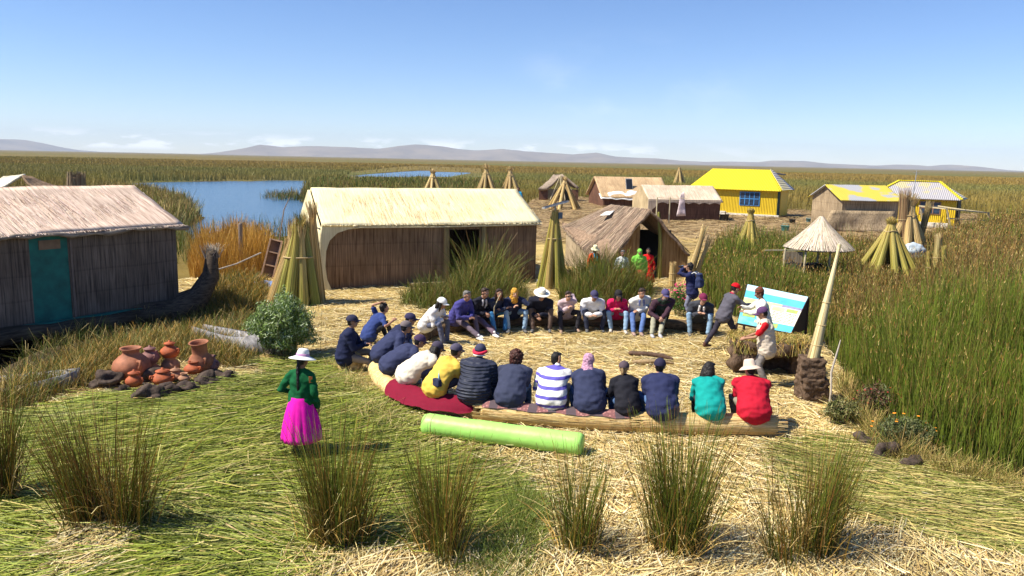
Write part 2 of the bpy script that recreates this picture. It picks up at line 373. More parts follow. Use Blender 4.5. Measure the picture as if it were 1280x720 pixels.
me.loops.add(len(_q)*4); me.loops.foreach_set('vertex_index', _q.ravel()); me.polygons.add(len(_q)); me.polygons.foreach_set('loop_start', np.arange(len(_q), dtype=np.int32)*4)
_at = me.color_attributes.new('tint', 'FLOAT_COLOR', 'POINT'); _c4 = np.ones((len(_c), 4), np.float32); _c4[:, :3] = _c; _at.data.foreach_set('color', _c4.ravel()); me.update(calc_edges=True)
m, nt, b = nodes('ground_cover'); a = N_(nt, 'ShaderNodeAttribute', attribute_name='tint')
tc = N_(nt, 'ShaderNodeTexCoord'); mp = N_(nt, 'ShaderNodeMapping'); mp.inputs['Scale'].default_value = (9, 34, 10); mp.inputs['Rotation'].default_value = (0, 0, 0.35); nt.links.new(tc.outputs['Object'], mp.inputs[0])
z1 = N_(nt, 'ShaderNodeTexNoise'); z1.inputs['Scale'].default_value = 1.0; z1.inputs['Detail'].default_value = 5; z1.inputs['Distortion'].default_value = 1.2; nt.links.new(mp.outputs[0], z1.inputs['Vector'])
z2 = N_(nt, 'ShaderNodeTexNoise'); z2.inputs['Scale'].default_value = 0.25; z2.inputs['Detail'].default_value = 8; z2.inputs['Roughness'].default_value = 0.7; nt.links.new(tc.outputs['Object'], z2.inputs['Vector'])
r1 = N_(nt, 'ShaderNodeMapRange'); nt.links.new(z1.outputs[0], r1.inputs[0]); r1.inputs[1].default_value = 0.3; r1.inputs[2].default_value = 0.7; r1.inputs[3].default_value = 0.55; r1.inputs[4].default_value = 1.35
r2 = N_(nt, 'ShaderNodeMapRange'); nt.links.new(z2.outputs[0], r2.inputs[0]); r2.inputs[1].default_value = 0.3; r2.inputs[2].default_value = 0.7; r2.inputs[3].default_value = 0.75; r2.inputs[4].default_value = 1.25
mm = N_(nt, 'ShaderNodeMath', operation='MULTIPLY'); nt.links.new(r1.outputs[0], mm.inputs[0]); nt.links.new(r2.outputs[0], mm.inputs[1])
vm = N_(nt, 'ShaderNodeVectorMath', operation='SCALE'); nt.links.new(a.outputs['Color'], vm.inputs[0]); nt.links.new(mm.outputs[0], vm.inputs['Scale']); nt.links.new(vm.outputs[0], b.inputs['Base Color'])
bp = N_(nt, 'ShaderNodeBump'); bp.inputs['Distance'].default_value = 0.03; bp.inputs['Strength'].default_value = 0.7; nt.links.new(z1.outputs[0], bp.inputs['Height']); nt.links.new(bp.outputs[0], b.inputs['Normal']); b.inputs['Roughness'].default_value = 0.85
b.inputs['Specular IOR Level'].default_value = 0.1
GROUND = link('ground', me, m, smooth=True); GROUND['kind'] = 'structure'
def gz(x, y): return float(base_mix(np.array([[x, y]], float))[0][0])

# water: one sheet at lake level, seen in the lagoon and pools
mb = MB(); mb.add([(-1200, 20, -0.25), (1200, 20, -0.25), (1200, 1200, -0.25), (-1200, 1200, -0.25)], [(0, 1, 2, 3)])
m, nt, b = nodes('lake_water'); b.inputs['Base Color'].default_value = (0.05, 0.115, 0.20, 1); b.inputs['Roughness'].default_value = 0.18; b.inputs['IOR'].default_value = 1.33; b.inputs['Specular IOR Level'].default_value = 0.5
tc = N_(nt, 'ShaderNodeTexCoord'); mp = N_(nt, 'ShaderNodeMapping'); mp.inputs['Scale'].default_value = (0.7, 2.2, 1); nt.links.new(tc.outputs['Object'], mp.inputs[0])
z1 = N_(nt, 'ShaderNodeTexNoise'); z1.inputs['Scale'].default_value = 1.3; z1.inputs['Detail'].default_value = 4; nt.links.new(mp.outputs[0], z1.inputs['Vector'])
bp = N_(nt, 'ShaderNodeBump'); bp.inputs['Distance'].default_value = 0.5; bp.inputs['Strength'].default_value = 0.35; nt.links.new(z1.outputs[0], bp.inputs['Height']); nt.links.new(bp.outputs[0], b.inputs['Normal'])
water = mb.build('water', m); water['kind'] = 'structure'

# hills far across the lake
def hills(name, prof, D, depth, mat):
    mb = MB(); vs = []; fs = []; px = np.arange(prof[0][0], prof[-1][0]+0.1, 2.0); hp = np.interp(px, [p[0] for p in prof], [p[1] for p in prof]); rows = 14
    for j in range(rows+1):
        v = j/rows; y = D+depth*(v-0.5)*2
        for i, x in enumerate(px):
            wx = (x-640)/F_PX*D*(1+0.0*v); h = hp[i]/F_PX*D; prof_v = math.sin(math.pi*min(1, v/0.9)/1.0) if v < 0.45 else math.cos((v-0.45)/0.55*math.pi/2)
            prof_v = max(0, prof_v); rr = noise.fractal(Vector((wx/900, y/600, 1.3)), 1.0, 2.0, 5)
            vs.append((wx, y, max(-2, h*prof_v*(1+0.10*rr*(1-abs(v-0.45))) + 26*rr*prof_v*min(1, h/60)*(0 if v == 0 else 1)*abs(v-0.45)*2 - (3 if v in (0, 1) else 0))))
    n = len(px)
    for j in range(rows):
        for i in range(n-1): fs.append((j*n+i, j*n+i+1, (j+1)*n+i+1, (j+1)*n+i))
    mb.add(vs, fs); o = mb.build(name, mat, smooth=True); o['kind'] = 'structure'; return o
hm = plain('hill_ground', (0.12, 0.10, 0.085), rough=0.95, var=0.35, scale=0.004, spec=0.05, col2=(0.24, 0.19, 0.14))
hills('hills', [(283, 0), (300, 3), (325, 8.5), (337, 12), (362, 9.5), (387, 11.8), (412, 12.4), (440, 12.5), (475, 11.5), (500, 16), (520, 18), (550, 16), (570, 13), (590, 12), (612, 13), (625, 14), (650, 12), (687, 10.5), (712, 9.3), (740, 11.5), (760, 7.5), (785, 6.5),
                (812, 6.5), (840, 4.5), (875, 4), (900, 5), (945, 4.5), (962, 7), (992, 7), (1019, 5), (1049, 4.5), (1090, 3.5), (1120, 5.3), (1138, 3.5), (1158, 3.5), (1176, 6.5), (1197, 3), (1224, 1), (1240, 0)], 7500, 900, hm)
hills('hills', [(-160, 3), (-60, 9), (0, 12), (30, 12.5), (55, 8), (75, 4), (88, 0)], 8500, 900, hm)
hz = MB().box((0, 4200, 118), (18000, 9800, 242)); m = bpy.data.materials.new('haze_air'); m.use_nodes = True; nt = m.node_tree; nt.nodes.clear()
o_ = N_(nt, 'ShaderNodeOutputMaterial'); pv = N_(nt, 'ShaderNodeVolumePrincipled'); pv.inputs['Density'].default_value = 9.0e-5; pv.inputs['Color'].default_value = (0.72, 0.83, 1.0, 1); nt.links.new(pv.outputs[0], o_.inputs['Volume'])
HAZE = hz.build('haze', m); HAZE['kind'] = 'stuff'; HAZE['label'] = 'thin blue haze of distance over the lake'; HAZE['category'] = 'haze'

# ================================================================== REEDS AND GRASS
M_REED = attr_mat('reed_stalk', 0.55, 0.25, 0.12); M_STRAW = attr_mat('dry_straw', 0.6, 0.2)
G_DARK = (0.034, 0.054, 0.006); G_MID = (0.085, 0.115, 0.012); G_LIGHT = (0.16, 0.18, 0.028); B_TIP = (0.24, 0.15, 0.045); B_RUST = (0.17, 0.075, 0.020); STRAW = (0.54, 0.39, 0.14); PALE = (0.68, 0.54, 0.25); GOLD = (0.46, 0.25, 0.04)
def stuff(o, label, cat): o['kind'] = 'stuff'; o['label'] = label; o['category'] = cat; return o
def bed(name, poly, n, h, cols0, cols1, label, cat='reeds', w=0.014, lean=0.12, hvar=0.3, w0=None, w1=None, holes=(), wdist=0.0007, hfun=None, S=4, P=None, fall=0.5):
    P = scatter(poly, n) if P is None else P
    for hl in holes: P = P[~inside(P, hl)]
    n = len(P); z0 = base_mix(P)[0]-0.05; nn = vnoise(P, 0.5, 4.4)
    H = h*(1-hvar+hvar*1.3*rng.random(n))*(0.8+0.4*nn)
    if hfun is not None: H *= hfun(P)
    H *= 0.35+0.65*np.clip(edge_dist(P, poly)/fall*(0.5+vnoise(P, 1.7, 2.2)), 0, 1)
    ok = H > 0.08; P, z0, H = P[ok], z0[ok], H[ok]; n = len(P)
    d = np.hypot(P[:, 0], P[:, 1])
    L = np.abs(rng.normal(0, lean, n)); B = np.abs(rng.normal(0, lean*1.3, n)); A = grow(P, z0, H, L, B, S)
    o = ribbons(name, A, 0.35, np.maximum(w, d*wdist)*(0.7+0.6*rng.random(n)), pick(cols0, n, 0.3, w0), pick(cols1, n, 0.3, w1), M_REED)
    return stuff(o, label, cat)
def _px_of(P): return 640+F_PX*P[:, 0]/np.maximum(P[:, 1]*math.cos(PITCH), 0.1)
def rb_h(P):
    f = np.clip((P[:, 0]-6.5)/3.0, 0, 1); far = np.clip((np.hypot(P[:, 0], P[:, 1])-22)/15, 0, 1); g = np.clip((_px_of(P)-1150)/60, 0, 1); d = np.hypot(P[:, 0], P[:, 1]); lowf = np.clip((d-19)/3.5, 0, 1)*(1-g); lf = np.clip((_px_of(P)-960)/60, 0, 1); return (0.62+0.38*f)*(1-0.25*far)*(1-(0.15+0.35*lf)*lowf)*(0.72+0.56*vnoise(P, 0.55, 8.0))
_h = scatter(RIGHT_BED, 460000); _d = np.hypot(_h[:, 0], _h[:, 1]); _keep = rng.random(len(_h)) < np.clip((15.0/_d)**1.3, 0.12, 1)*1.0; _h = _h[_keep][:190000]
print('right bed', len(_h))
_hd = np.hypot(_h[:, 0], _h[:, 1]); _warm = np.clip((_hd-17)/10, 0, 1)*0.6*(0.25+0.75*np.clip((_px_of(_h)-1010)/80, 0, 1))+0.45*vnoise(_h, 0.22, 3.0); _ws = _warm+rng.normal(0, 0.25, len(_h)) > 0.62
bed('reed_bed', RIGHT_BED, 0, 1.95, [G_DARK, G_MID, (0.05, 0.075, 0.008)], [(0.10, 0.14, 0.012), (0.15, 0.20, 0.018), G_LIGHT, B_TIP], 'tall deep green totora reed bed filling the right side', w=0.012, lean=0.08, w0=[0.35, 0.4, 0.25], w1=[0.38, 0.32, 0.18, 0.12], hfun=rb_h, P=_h[~_ws])
bed('reed_bed', RIGHT_BED, 0, 1.90, [G_MID, B_RUST, (0.10, 0.09, 0.02)], [B_TIP, (0.30, 0.20, 0.07), G_LIGHT, B_RUST], 'brown tipped drier reeds mixed into the tall reed bed', w=0.011, lean=0.15, w0=[0.4, 0.25, 0.35], w1=[0.35, 0.28, 0.17, 0.20], hfun=rb_h, P=_h[_ws])
# brown flowering heads on the right bed
_k = _h[rng.random(len(_h)) < 0.20]; _hh = 1.95*(0.75+0.35*rng.random(len(_k)))*rb_h(_k)
A = grow(_k+rng.normal(0, 0.12, _k.shape), base_mix(_k)[0]+_hh, 0.06+0.05*rng.random(len(_k)), np.abs(rng.normal(0.3, 0.3, len(_k))), np.zeros(len(_k)), 3)
stuff(ribbons('reed_heads', A, 0.3, np.maximum(0.011, np.hypot(_k[:, 0], _k[:, 1])*0.0007), pick([B_TIP, B_RUST, STRAW], len(_k), 0.3), pick([B_TIP, B_RUST, GOLD], len(_k), 0.3), M_REED), 'small brown seed heads over the tall reed bed', 'seed heads')

bed('reed_patch', MIDP, 6500, 1.40, [G_DARK, G_MID], [G_MID, G_LIGHT, B_TIP], 'green reed patch in front of the long reed hut door', w=0.015, lean=0.26, hvar=0.6, fall=1.1, hfun=lambda P: 0.45+0.85*vnoise(P, 0.9, 5.0))
bed('reed_patch', MIDP2, 7500, 1.30, [G_DARK, G_MID], [G_MID, G_LIGHT, B_TIP], 'green reed patch before the brown tent-shaped hut', w=0.018, lean=0.24, hvar=0.6, fall=0.9, hfun=lambda P: 0.55+0.75*vnoise(P, 0.9, 1.0))
bed('grass_bank', EDGE, 12000, 0.55, [G_DARK, G_MID, B_RUST, STRAW], [G_MID, G_LIGHT, STRAW, GOLD], 'rough olive and straw grass bank behind the clay pots', cat='grass', w=0.013, lean=0.42, hvar=0.5)
bed('grass_bank', SIDE, 4500, 0.7, [G_DARK, G_MID], [G_MID, GOLD, B_TIP], 'dark grass beside the curved boat prow', cat='grass', w=0.015, lean=0.35, hvar=0.5)
GOLDP = poly_px([(238, 348), (300, 352), (345, 340), (348, 322), (300, 318), (236, 326)]); bed('golden_reeds', GOLDP, 9000, 1.75, [(0.26, 0.13, 0.02), GOLD], [GOLD, (0.55, 0.33, 0.07), (0.36, 0.18, 0.03)], 'dense golden dry reeds standing at the lagoon edge', w=0.018, lean=0.10, hvar=0.5, hfun=lambda P: 0.55+0.65*vnoise(P, 1.2, 3.0))
bed('grass_bank', BANK, 9000, 0.42, [G_DARK, G_MID], [G_MID, G_LIGHT, B_TIP, STRAW], 'dark green reedy grass along the foot of the dark hut', cat='grass', w=0.014, lean=0.35, hvar=0.8, fall=0.3, hfun=lambda P: 0.4+1.1*vnoise(P, 1.1, 9.0), holes=(CREEK,))
CIRC2 = poly_px([(400, 470), (470, 490), (520, 530), (470, 520), (420, 500)]); bed('short_grass', poly_px([(396, 452), (460, 462), (505, 515), (560, 590), (470, 560), (410, 520)]), 5200, 0.32, [G_LIGHT, STRAW], [(0.3, 0.32, 0.1), STRAW, PALE], 'short yellow green grass beside the round seat', cat='grass', w=0.009, lean=0.55, hvar=0.6)
# lagoon banks
SH1 = poly_px([(100, 262), (130, 237), (190, 243), (236, 256), (252, 272), (226, 286), (160, 275)]); bed('lagoon_reeds', SH1, 9000, 1.3, [(0.10, 0.085, 0.03), G_MID, B_RUST], [B_TIP, G_LIGHT, STRAW], 'olive brown reed spit reaching into the lagoon', lean=0.25, S=3, wdist=0.0008)
SH2 = poly_px([(322, 248), (340, 241), (372, 243), (376, 251), (345, 252)], -0.25); bed('lagoon_reeds', SH2, 700, 1.5, [G_DARK, G_MID], [G_MID, B_TIP], 'small dark reed clump standing alone in the lagoon', lean=0.2, S=3, wdist=0.0008)
SH3 = poly_px([(374, 250), (384, 236), (398, 228), (640, 232), (640, 262), (420, 276), (398, 262)]); bed('lagoon_reeds', SH3, 15000, 1.5, [(0.10, 0.085, 0.03), G_MID, G_DARK], [G_MID, G_LIGHT, B_TIP], 'green and tan reed bank behind the long reed hut', lean=0.2, S=3, wdist=0.0008)
# open marsh, thinning with distance
n = 620000; rr = 30+ (rng.random(n)**1.25)*420; th = rng.uniform(-0.78, 0.78, n); P = np.stack([np.sin(th)*rr, np.cos(th)*rr], 1)
POOLF = poly_px([(425, 228), (440, 214), (520, 209), (600, 212), (610, 226), (520, 229)]); P = P[~inside(P, POOLF) | (rng.random(len(P)) < 0.04)]
for pl in (ISLAND, BACK_ISLAND, FAR_ISLAND, LAGOON, POOL, CREEK, RIGHT_BED): P = P[~inside(P, pl)]
dd = np.hypot(P[:, 0], P[:, 1]); P = P[(dd > 34)]; dd = np.hypot(P[:, 0], P[:, 1])
P = P[rng.random(len(P)) < 0.35+0.65*np.clip(dd/150, 0, 1)][:300000]; print('marsh', len(P))
dd = np.hypot(P[:, 0], P[:, 1]); _, bc = base_mix(P)
k = vnoise(P, 0.05, 6.0)[:, None]; c0 = bc*(1.0+0.5*k); c1 = bc*np.array([2.1, 1.9, 1.45])*(1+rng.uniform(-0.15, 0.15, (len(P), 1)))
gn = np.clip((110-dd)/60, 0, 1)[:, None]; c1 = c1*(1-gn)+pick([G_MID, G_LIGHT, B_TIP, (0.2, 0.2, 0.08)], len(P), 0.25)*gn; c0 = c0*(1-gn)+pick([G_DARK, G_MID], len(P))*gn
A = grow(P, base_mix(P)[0]-0.05, (0.9+0.5*rng.random(len(P)))*(0.75+0.5*vnoise(P, 0.08, 1.0))*(1-0.35*np.clip((dd-120)/150, 0, 1)), np.abs(rng.normal(0, 0.15, len(P))), np.abs(rng.normal(0, 0.15, len(P))), 3)
stuff(ribbons('marsh_reeds', A, 0.3, np.maximum(0.018, dd*0.0007), c0, c1, M_REED), 'endless brown and green reed marsh reaching the horizon', 'reeds')

# ------------------------------------------------------------------ cut stalks lying on the island
def lying(name, P, length, width, ang, cols0, cols1, curl, mat, label, cat, lift=0.03, w0=None):
    n = len(P); S = 5; L = length[0]+(length[1]-length[0])*rng.random(n); t = np.linspace(-0.5, 0.5, S)[None, :]
    c = rng.normal(0, curl, n)[:, None]; th = ang[:, None]+c*t; st = (L/(S-1))[:, None]
    dx = np.cos(th)*st; dy = np.sin(th)*st; X = P[:, 0:1]+np.cumsum(dx, 1)-dx.sum(1, keepdims=True)/2; Y = P[:, 1:2]+np.cumsum(dy, 1)-dy.sum(1, keepdims=True)/2
    z, _ = base_mix(np.stack([X.ravel(), Y.ravel()], 1)); Z = z.reshape(n, S)+(rng.random(n)**2*lift+0.006)[:, None]+(rng.normal(0, 1, n)*L*0.035)[:, None]*t*2; Z = np.maximum(Z, z.reshape(n, S)+0.004)
    a = np.stack([X, Y, Z], -1); s = np.stack([-np.sin(ang), np.cos(ang), rng.normal(0, 0.5, n)], 1); s /= np.linalg.norm(s, axis=1, keepdims=True)
    tn = (0.62+0.42*vnoise(P, 0.45, 40.0)+0.30*vnoise(P, 1.7, 21.0))[:, None]
    o = ribbons(name, a, 0.6, (width*(0.6+0.8*rng.random(n))), pick(cols0, n, 0.3, w0)*tn, pick(cols1, n, 0.3, w0)*tn, mat, side=s)
    return stuff(o, label, cat)
gp = scatter(GREEN_MAT, 90000); d = np.hypot(gp[:, 0], gp[:, 1]); gp = gp[rng.random(len(gp)) < np.clip(11/d, 0, 1)**1.2]
for sp in STRAW_PATCHES: gp = gp[~inside(gp, sp)]
gp = gp[:52000]; fl = 0.30+1.9*(vnoise(gp, 0.35, 12.0)-0.5)+1.0*(vnoise(gp, 0.9, 31.0)-0.5)+rng.normal(0, 0.22, len(gp)); wld = rng.random(len(gp)) < 0.07; fl[wld] = rng.uniform(0, math.pi, wld.sum())
lying('cut_reeds', gp, (0.5, 1.5), 0.0125, fl, [(0.07, 0.095, 0.010), (0.18, 0.225, 0.022), (0.29, 0.33, 0.04), (0.44, 0.44, 0.12), STRAW], [(0.11, 0.14, 0.015), (0.23, 0.28, 0.03), (0.36, 0.39, 0.06), (0.50, 0.46, 0.15), PALE], 0.35, M_REED, 'carpet of freshly cut green reeds laid on the island', 'reeds', 0.09, [0.24, 0.30, 0.25, 0.14, 0.07])
rp = scatter(RIGHT_MAT, 9000); fl = -0.42+0.9*(vnoise(rp, 0.4, 2.0)-0.5)+rng.normal(0, 0.16, len(rp))
lying('cut_reeds', rp, (0.6, 1.6), 0.010, fl, [(0.24, 0.26, 0.05), (0.40, 0.36, 0.11), STRAW, (0.12, 0.15, 0.02)], [(0.30, 0.31, 0.07), (0.46, 0.40, 0.13), PALE, (0.18, 0.20, 0.03)], 0.25, M_REED, 'pale green strands of drying reed swept along the right bank', 'reeds', 0.08)
sp_all = np.concatenate([scatter(ISLAND[[0, 1, 2, 3, 4, 5, 6, 7, 8, 9, 10, 11, 12, 13, 14, 15, 16, 17, 18, 19, 20]], 260000)]); sp_all = sp_all[(sp_all[:, 1] > 5.0) & (sp_all[:, 1] < 36)]
d = np.hypot(sp_all[:, 0], sp_all[:, 1]); vis = np.abs(sp_all[:, 0]) < sp_all[:, 1]*0.8+1
sp_all = sp_all[vis & (rng.random(len(d)) < np.clip(9/d, 0, 1)**0.9)]; keep = ~inside(sp_all, GREEN_MAT) | (rng.random(len(sp_all)) < 0.07)
for sp in STRAW_PATCHES: keep |= inside(sp_all, sp)
keep &= ~inside(sp_all, CREEK) & ~inside(sp_all, BANK); sp_all = sp_all[keep][:60000]; print('straw', len(sp_all))
lying('loose_straw', sp_all, (0.15, 0.75), 0.014, rng.uniform(0, math.pi, len(sp_all)), [STRAW, PALE, (0.36, 0.25, 0.10), (0.70, 0.60, 0.36)], [STRAW, PALE, (0.42, 0.30, 0.12), (0.74, 0.64, 0.4)], 0.3, M_STRAW, 'loose dry yellow straw spread over the island', 'straw', 0.06)
bp_l = np.concatenate([scatter(BACK_ISLAND, 12000), scatter(FAR_ISLAND, 4000)]); lying('loose_straw', bp_l, (0.4, 1.6), 0.035, rng.uniform(0, math.pi, len(bp_l)), [(0.36, 0.25, 0.12), (0.24, 0.16, 0.08), (0.13, 0.085, 0.045)], [(0.36, 0.26, 0.13), (0.28, 0.19, 0.09), (0.48, 0.36, 0.18)], 0.3, M_STRAW, 'matted brown straw over the bare ground by the far huts', 'straw', 0.12)
# extra straw in the foreground patches and along the bottom edge
FG = poly_px([(300, 860), (355, 700), (520, 692), (700, 670), (900, 668), (1010, 660), (1150, 672), (1290, 700), (1400, 900)])
fp = np.concatenate([scatter(FG, 16000)]+[scatter(s_, 2600) for s_ in STRAW_PATCHES[:1]]); fp = fp[fp[:, 1] > 4.5]
lying('loose_straw', fp, (0.25, 0.9), 0.013, 1.15+1.4*(vnoise(fp, 0.9, 7.0)-0.5)+rng.normal(0, 0.5, len(fp)), [STRAW, PALE, (0.36, 0.25, 0.10), (0.70, 0.60, 0.36)], [STRAW, PALE, (0.42, 0.30, 0.12), (0.74, 0.64, 0.4)], 0.3, M_STRAW, 'thick bleached straw along the near edge of the island', 'straw', 0.10)

# ------------------------------------------------------------------ single tufts one can tell apart
def tuft(px, py, top, wpx, n, label, warm=0.5, seed=0):
    n = int(n*1.05); wpx = wpx*0.94
    g = G(px, py); x, y = g.x, g.y; h = top_z((x, y), top)*1.02; dist = y; r = wpx/F_PX*dist/2
    t = empty('reed_tuft', (x, y, gz(x, y)-0.02), 0, label, 'reed tuft', 'reed tufts in the foreground')
    r = r*0.86; off_ = rng.normal(0, r*0.28, (5, 2)); P = rng.normal(0, r*0.22, (n, 2))+off_[rng.choice(5, n, p=[0.34, 0.24, 0.18, 0.14, 0.10])]; az = np.arctan2(P[:, 1], P[:, 0])+rng.normal(0, 0.7, n); out = np.hypot(P[:, 0], P[:, 1])/r
    H = h*(0.30+0.75*rng.random(n)**0.8); A = grow(P, np.zeros(n), H, 0.03+0.26*out*rng.random(n)+np.abs(rng.normal(0, 0.07, n)), np.abs(rng.normal(0, 0.14, n)), 6, az)
    c0 = pick([G_DARK, G_MID, B_RUST, GOLD], n, 0.35, [0.45, 0.48-0.4*warm, 0.32*warm, 0.07+0.08*warm]); c1 = pick([G_MID, (0.16, 0.20, 0.022), (0.34, 0.21, 0.055), B_RUST], n, 0.3, [0.54-0.25*warm, 0.32-0.15*warm, 0.05+0.09*warm, 0.09+0.31*warm])
    ribbons('stalks', A, 0.35, 0.0088*(0.7+0.8*rng.random(n)), c0, c1, M_REED, t)
    k = int(n*0.26); P = rng.normal(0, r*0.32, (k, 2)); L = 0.25+h*0.55*rng.random(k); A = grow(P, np.zeros(k)+0.02, L, 0.3+0.5*rng.random(k), 0.3*rng.random(k), 6)
    A[:, 3:, 2] -= (rng.random(k)*0.35*L)[:, None]*np.array([0.3, 0.7, 1.3])[None, :]; A[:, :, 2] = np.maximum(A[:, :, 2], 0.01)
    ribbons('dead_stalks', A, 0.5, 0.009*(0.7+0.8*rng.random(k)), pick([STRAW, B_TIP, GOLD], k, 0.3), pick([STRAW, PALE, B_TIP], k, 0.3), M_STRAW, t)
    return t
tuft(2, 628, 470, 70, 420, 'reed tuft cut off by the left edge of the picture', 0.8)
tuft(142, 652, 498, 135, 820, 'broad rust-tipped reed tuft standing on the cut green reeds', 0.9)
tuft(418, 680, 525, 130, 720, 'tall thin reed tuft in front of the woman in the pink skirt', 0.5)
tuft(552, 694, 560, 135, 640, 'low leaning reed tuft nearest the bottom edge beside green shoots', 0.55)
tuft(722, 690, 560, 115, 330, 'sparse reed tuft below the right end of the green roll', 0.3)
tuft(848, 690, 520, 130, 760, 'tallest dense reed tuft below the straw roll seat', 0.35)
tuft(1005, 684, 535, 125, 620, 'reed tuft with leaning straw stalks nearest the right bank', 0.5)
bed('green_shoots', poly_px([(560, 760), (590, 680), (640, 600), (700, 640), (680, 700), (660, 760)]), 3600, 0.55, [G_MID, G_LIGHT], [(0.2, 0.27, 0.06), G_LIGHT], 'fresh green shoots between two foreground tufts', cat='grass', w=0.008, lean=0.35, hvar=0.6)
bed('reed_fringe', poly_px([(1062, 470), (1082, 516), (1120, 562), (1190, 585), (1300, 612), (1300, 624), (1180, 598), (1100, 575), (1064, 530), (1045, 480)]), 5200, 0.75, [G_MID, STRAW, G_LIGHT], [G_LIGHT, STRAW, B_TIP], 'low mixed grass fringe along the foot of the tall reed bed', cat='grass', w=0.010, lean=0.4, hvar=0.6)

# ================================================================== PEOPLE
def cloth(col, kind='plain', col2=None, sc=1.0):
    key = ('cloth', tuple(round(c, 3) for c in col), kind, col2)
    if key in _mats: return _mats[key]
    m, nt, b = nodes('cloth'); _mats[key] = m; b.inputs['Roughness'].default_value = 0.85; b.inputs['Specular IOR Level'].default_value = 0.15
    tc = N_(nt, 'ShaderNodeTexCoord'); nz = N_(nt, 'ShaderNodeTexNoise'); nz.inputs['Scale'].default_value = 14; nz.inputs['Detail'].default_value = 4; nt.links.new(tc.outputs['Object'], nz.inputs['Vector'])
    mx = N_(nt, 'ShaderNodeMix', data_type='RGBA'); nt.links.new(nz.outputs[0], mx.inputs[0]); mx.inputs[6].default_value = (*[c*0.8 for c in col], 1); mx.inputs[7].default_value = (*[min(1, c*1.2) for c in col], 1)
    out = mx.outputs[2]
    if kind in ('stripe', 'quilt', 'check', 'knit'):
        wv = N_(nt, 'ShaderNodeTexWave', wave_type='BANDS', bands_direction='Z'); wv.inputs['Scale'].default_value = {'stripe': 2.25, 'quilt': 6.0, 'check': 9, 'knit': 7}[kind]; wv.inputs['Distortion'].default_value = 0.25 if kind != 'check' else 3
        nt.links.new(tc.outputs['Object'], wv.inputs['Vector'])
        if col2:
            rp = N_(nt, 'ShaderNodeMapRange'); nt.links.new(wv.outputs['Fac'], rp.inputs[0]); rp.inputs[1].default_value = 0.66; rp.inputs[2].default_value = 0.74
            m2 = N_(nt, 'ShaderNodeMix', data_type='RGBA'); nt.links.new(rp.outputs[0], m2.inputs[0]); nt.links.new(out, m2.inputs[6]); m2.inputs[7].default_value = (*col2, 1); out = m2.outputs[2]
        if kind == 'quilt':
            bp = N_(nt, 'ShaderNodeBump'); bp.inputs['Distance'].default_value = 0.02; bp.inputs['Strength'].default_value = 0.8; nt.links.new(wv.outputs['Fac'], bp.inputs['Height']); nt.links.new(bp.outputs[0], b.inputs['Normal']); b.inputs['Roughness'].default_value = 0.5
    if kind == 'spots' and col2:
        vo = N_(nt, 'ShaderNodeTexVoronoi'); vo.inputs['Scale'].default_value = 38; nt.links.new(tc.outputs['Object'], vo.inputs['Vector']); rp = N_(nt, 'ShaderNodeMapRange'); nt.links.new(vo.outputs['Distance'], rp.inputs[0]); rp.inputs[1].default_value = 0.30; rp.inputs[2].default_value = 0.42
        m2 = N_(nt, 'ShaderNodeMix', data_type='RGBA'); nt.links.new(rp.outputs[0], m2.inputs[0]); m2.inputs[6].default_value = (*col2, 1); nt.links.new(out, m2.inputs[7]); out = m2.outputs[2]
    nt.links.new(out, b.inputs['Base Color']); return m
SKIN = {k: plain('skin_'+k, c, rough=0.55, var=0.10, scale=9) for k, c in {'fair': (0.50, 0.28, 0.19), 'tan': (0.36, 0.19, 0.12), 'brown': (0.23, 0.115, 0.07)}.items()}
HAIRC = {'black': (0.012, 0.009, 0.008), 'brown': (0.035, 0.018, 0.010), 'auburn': (0.06, 0.015, 0.010), 'grey': (0.16, 0.15, 0.14), 'blond': (0.28, 0.18, 0.08)}
def hairm(k): return plain('hair_'+k, HAIRC[k], rough=0.5, var=0.5, scale=30, stretch=(1, 1, 0.2), bump=0.8, bscale=60)
EYE_W = plain('eye_white', (0.75, 0.72, 0.7), rough=0.3, var=0.02); EYE_D = plain('eye_dark', (0.02, 0.012, 0.01), rough=0.2, var=0.0); LIP = plain('lips', (0.32, 0.10, 0.08), var=0.05); LENS = plain('dark_lens', (0.01, 0.01, 0.012), rough=0.1, spec=0.6, var=0.0)

def ik(a, t, l1, l2, pole):
    a, t, pole = Vector(a), Vector(t), Vector(pole); d = t-a; L = min(d.length, (l1+l2)*0.995); u = d.normalized(); t = a+u*L
    x = (l1*l1-l2*l2+L*L)/(2*L); h = math.sqrt(max(0, l1*l1-x*x)); w = pole-u*pole.dot(u)
    w = w.normalized() if w.length > 1e-5 else u.orthogonal().normalized()
    return a+u*x+w*h, t

